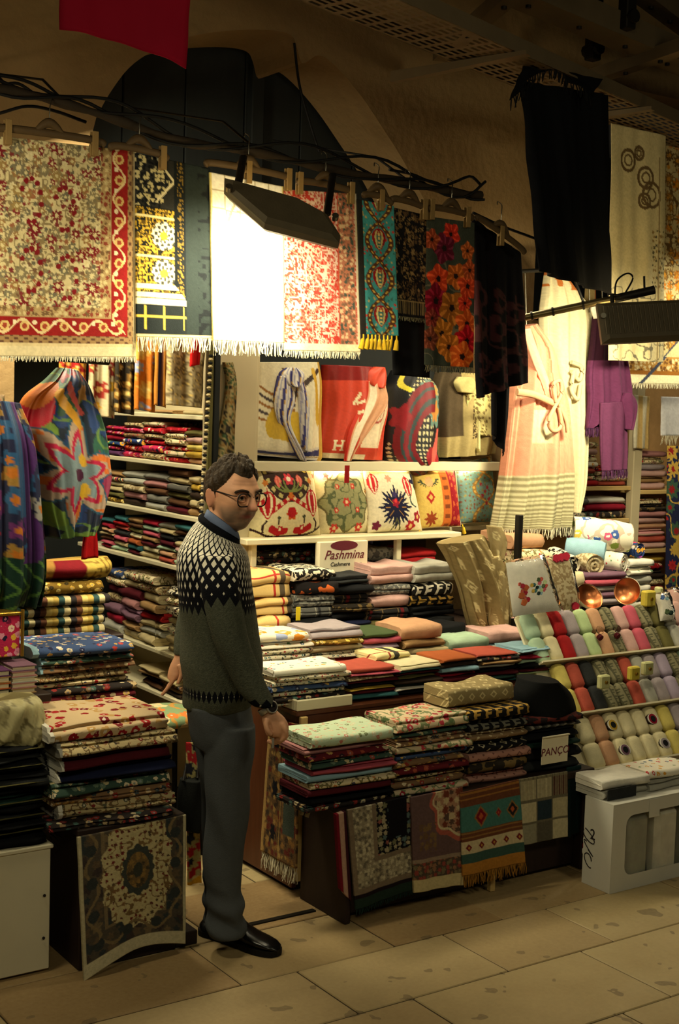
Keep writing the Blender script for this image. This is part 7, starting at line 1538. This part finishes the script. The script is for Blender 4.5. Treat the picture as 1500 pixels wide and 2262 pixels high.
n = NT('sweater_knit'); at_ = lambda k: n.new('ShaderNodeAttribute', attribute_name=k).outputs['Fac']
U_, V_, D_ = at_('yoke_u'), at_('yoke_v'), at_('drop')
us = n.math('MULTIPLY', U_, 7.); vs2 = n.math('MULTIPLY', V_, 22.)
f1 = n.math('ABSOLUTE', n.math('SUBTRACT', n.math('FRACT', n.math('ADD', us, vs2)), .5)); f2 = n.math('ABSOLUTE', n.math('SUBTRACT', n.math('FRACT', n.math('SUBTRACT', us, vs2)), .5))
mx = n.math('MAXIMUM', f1, f2); thr = n.math('SUBTRACT', .40, n.math('MULTIPLY', n.math('POWER', n.math('MAXIMUM', n.math('DIVIDE', V_, .262), 0.), 2.5), .34))
dia = n.math('LESS_THAN', mx, thr)
zig = n.math('MULTIPLY', n.math('ABSOLUTE', n.math('SUBTRACT', n.math('FRACT', n.math('MULTIPLY', us, 1.)), .5)), .05)
yoke = n.math('LESS_THAN', V_, n.math('ADD', .258, zig))
v3 = n.pos(1., False); kn = n.noise(v3, 120., 2.)
bodyc = n.mix(kn, L4((52,56,46)), L4((92,94,78)))
yk = n.mix(dia, L4((16,17,22)), L4((206,200,180))); col = n.mix(yoke, bodyc, yk)
HB = float(nk[2]-MP(480,1517,0).z); db = n.math('ABSOLUTE', n.math('SUBTRACT', D_, HB)); px_ = n.math('MULTIPLY', n.math('ABSOLUTE', n.math('SUBTRACT', n.math('FRACT', n.math('MULTIPLY', us, 1.3)), .5)), .04)
band = n.math('LESS_THAN', db, n.math('SUBTRACT', .022, px_)); col = n.mix(band, col, L4((14,15,20)))
dot = n.math('MULTIPLY', n.math('LESS_THAN', db, .003), n.math('GREATER_THAN', n.math('ABSOLUTE', n.math('SUBTRACT', n.math('FRACT', n.math('MULTIPLY', us, 1.3)), .5)), .44)); col = n.mix(dot, col, L4((206,200,180)))
n.bump(n.noise(v3, 260., 2.), .6, .004); MATS['sweater'] = n.done(col, .95, 0., .1)
part('sweater', sme, 'sweater')
# collar and shirt
def ring(rows, mat, name, n_=32, t=.006):
    mb = MB(); mloft(mb, rows, n_, 4, 1.); mb.build(name, mat, man)
n_ = NT('collar_knit'); n_.bump(n_.noise(n_.pos(1., False), 200., 2.), .5, .004); MATS['collar'] = n_.done(L4((14,15,20)), .95, 0., .1); plain('shirt', (104,118,148), .8, bump=.1)
ring([(484,1176,46,0,.084,25),(484,1167,46,-.002,.084,25),(486,1160,41,-.002,.078,25)], 'collar', 'knit_collar')
mb = MB(); cA = []
for k, (tt) in enumerate(np.linspace(-1.0, 1.0, 21)):
    a = tt*2.6; bx_, by_ = math.cos(a), math.sin(a)
    base = MP(489+bx_*38*-1*-1, 1150+14*bx_, 0); 
    cA.append([MP(487+38*bx_, 1168+24*bx_, by_*.072), MP(488+34*bx_, 1146+25*bx_, by_*.064), MP(489+38*bx_, 1149+27*bx_, by_*.069), MP(487+44*bx_, 1166+26*bx_, by_*.080)])
mb.grid(cA); o = mb.build('shirt_collar', 'shirt', man); so = o.modifiers.new('t', 'SOLIDIFY'); so.thickness = .002
# trousers
tr2 = MB(); mloft(tr2, [(480,1545,72,0,.163),(484,1575,72,0,.168),(490,1615,71,0,.165),(494,1640,66,0,.155)], 36)
mloft(tr2, [(505,1600,58,-.075,.09),(506,1660,55,-.085,.088),(504,1720,51,-.088,.08),(501,1790,48,-.088,.072),(496,1868,45,-.088,.066),(492,1925,42,-.088,.063),(495,1968,39,-.088,.062),(499,2000,43,-.09,.068),(499,2030,41,-.09,.066),(500,2052,44,-.092,.07),(500,2064,42,-.092,.068)])
mloft(tr2, [(476,1600,52,.075,.09),(480,1660,48,.085,.088),(483,1720,44,.088,.08),(486,1790,40,.088,.072),(486,1868,39,.088,.066),(484,1925,38,.088,.063),(486,1968,37,.088,.064),(487,2005,40,.088,.066),(488,2034,40,.088,.068)])
tme2 = remesh(tr2, .006, 4, .5); c = coords(tme2).astype(float); hx = (c-np.array(O_))@np.array(rz_)
w2 = .008*np.sin(c[:, 2]*75+hx*34)*np.clip((.26-c[:, 2])/.14, 0, 1)+.004*np.sin(c[:, 2]*26+hx*40)+.003*np.sin(hx*50+c[:, 2]*14); c += (np.array(hz)*.8+np.array(rz_)*.6)[None, :]*w2[:, None]; tme2.vertices.foreach_set('co', c.astype(np.float32).ravel())
plain('trouser', (78,82,84), .9, var=.2, sc=40, bump=.3); part('trousers', tme2, 'trouser')
# shoes
plain('shoeleather', (14,13,12), .28, bump=.05, sc=10, spec=.5); plain('sole', (20,18,16), .6)
def shoe(heel, toe, nm='shoe'):
    heel, toe = Vector(heel), Vector(toe); e = (toe-heel); L_ = e.length; e.normalize(); s = Vector((-e.y, e.x, 0)); mb = MB(); A = []
    for t_, w_, h in [(0,.018,.06),(.03,.031,.085),(.12,.036,.098),(.25,.036,.10),(.36,.036,.092),(.48,.040,.075),(.62,.045,.058),(.76,.046,.05),(.88,.040,.044),(.96,.028,.036),(1.,.012,.022)]:
        c = heel+e*L_*t_; A.append([c+s*w_*math.copysign(abs(math.cos(a))**.7, math.cos(a))+Vector((0, 0, .016+(h-.016)*(.5+.5*math.sin(a))**.9)) for a in np.linspace(0, 2*math.pi, 20, endpoint=False)])
    mb.grid(A, True); mb.add(A[0], [tuple(range(20))]); mb.add(A[-1], [tuple(reversed(range(20)))]); o = mb.build(nm, 'shoeleather', man)
    out = [(0,.024),(.06,.035),(.25,.036),(.42,.038),(.62,.048),(.78,.049),(.9,.042),(.97,.03),(1.005,.012)]; pl = [heel+e*L_*t_+s*w_ for t_, w_ in out]+[heel+e*L_*t_-s*w_ for t_, w_ in reversed(out)]
    m2 = MB(); k = len(pl); m2.add([q+Vector((0,0,.001)) for q in pl]+[q+Vector((0,0,.02)) for q in pl], [tuple(reversed(range(k))), tuple(range(k, 2*k))]+[(i, (i+1) % k, k+(i+1) % k, k+i) for i in range(k)]); m2.build('sole', 'sole', o)
    for t_ in (.40, .46, .52): c = heel+e*L_*t_+Vector((0,0,.098-.22*(t_-.36)*.9)); MB().tube([c-s*.018, c+Vector((0,0,.004)), c+s*.018], .003, 6).build('lace', 'sole', o)
shoe(P(468,2066,Z=0), P(616,2112,Z=0)); shoe(P(520,2030,Z=0), P(452,2072,Z=0))
# watch and key
wc_ = MP(590,1563,-.226); wd_ = (MP(600,1580,-.226)-MP(575,1548,-.226)).normalized(); qm = wd_.to_track_quat('Z', 'Y').to_matrix()
wt_ = thing('watch', wc_, None, None); wt_.parent = man; wt_.location = wc_-man.location
plain('silverm', (200,196,184), .3, .5, bump=0)
MB().lathe([(.030,-.010),(.0325,-.009),(.0325,.009),(.030,.010),(.029,0),(.030,-.010)], wc_, 24, qm).build('bracelet', 'silverm', wt_)
fc = wc_+(-hz*.75+rz_*.5+Vector((0,0,.25))).normalized()*.032; fm = (-hz*.75+rz_*.5+Vector((0,0,.25))).normalized().to_track_quat('Z','Y').to_matrix()
MB().lathe([(.0001,-.006),(.021,-.006),(.021,.003),(.018,.005),(.017,.004)], fc, 24, fm).build('case', 'silverm', wt_); MB().lathe([(.0001,.0042),(.017,.0042)], fc, 24, fm).build('dial', 'ink', wt_)
kq = MP(603,1638,-.245); kt = thing('small_key', kq, 'small silver key hanging from the standing man\'s closed hand', 'key'); MB().bbox(kq+Vector((-.004,-.002,-.022)), kq+Vector((.004,.001,.012)), .001).build('key_blade', 'silverm', kt)
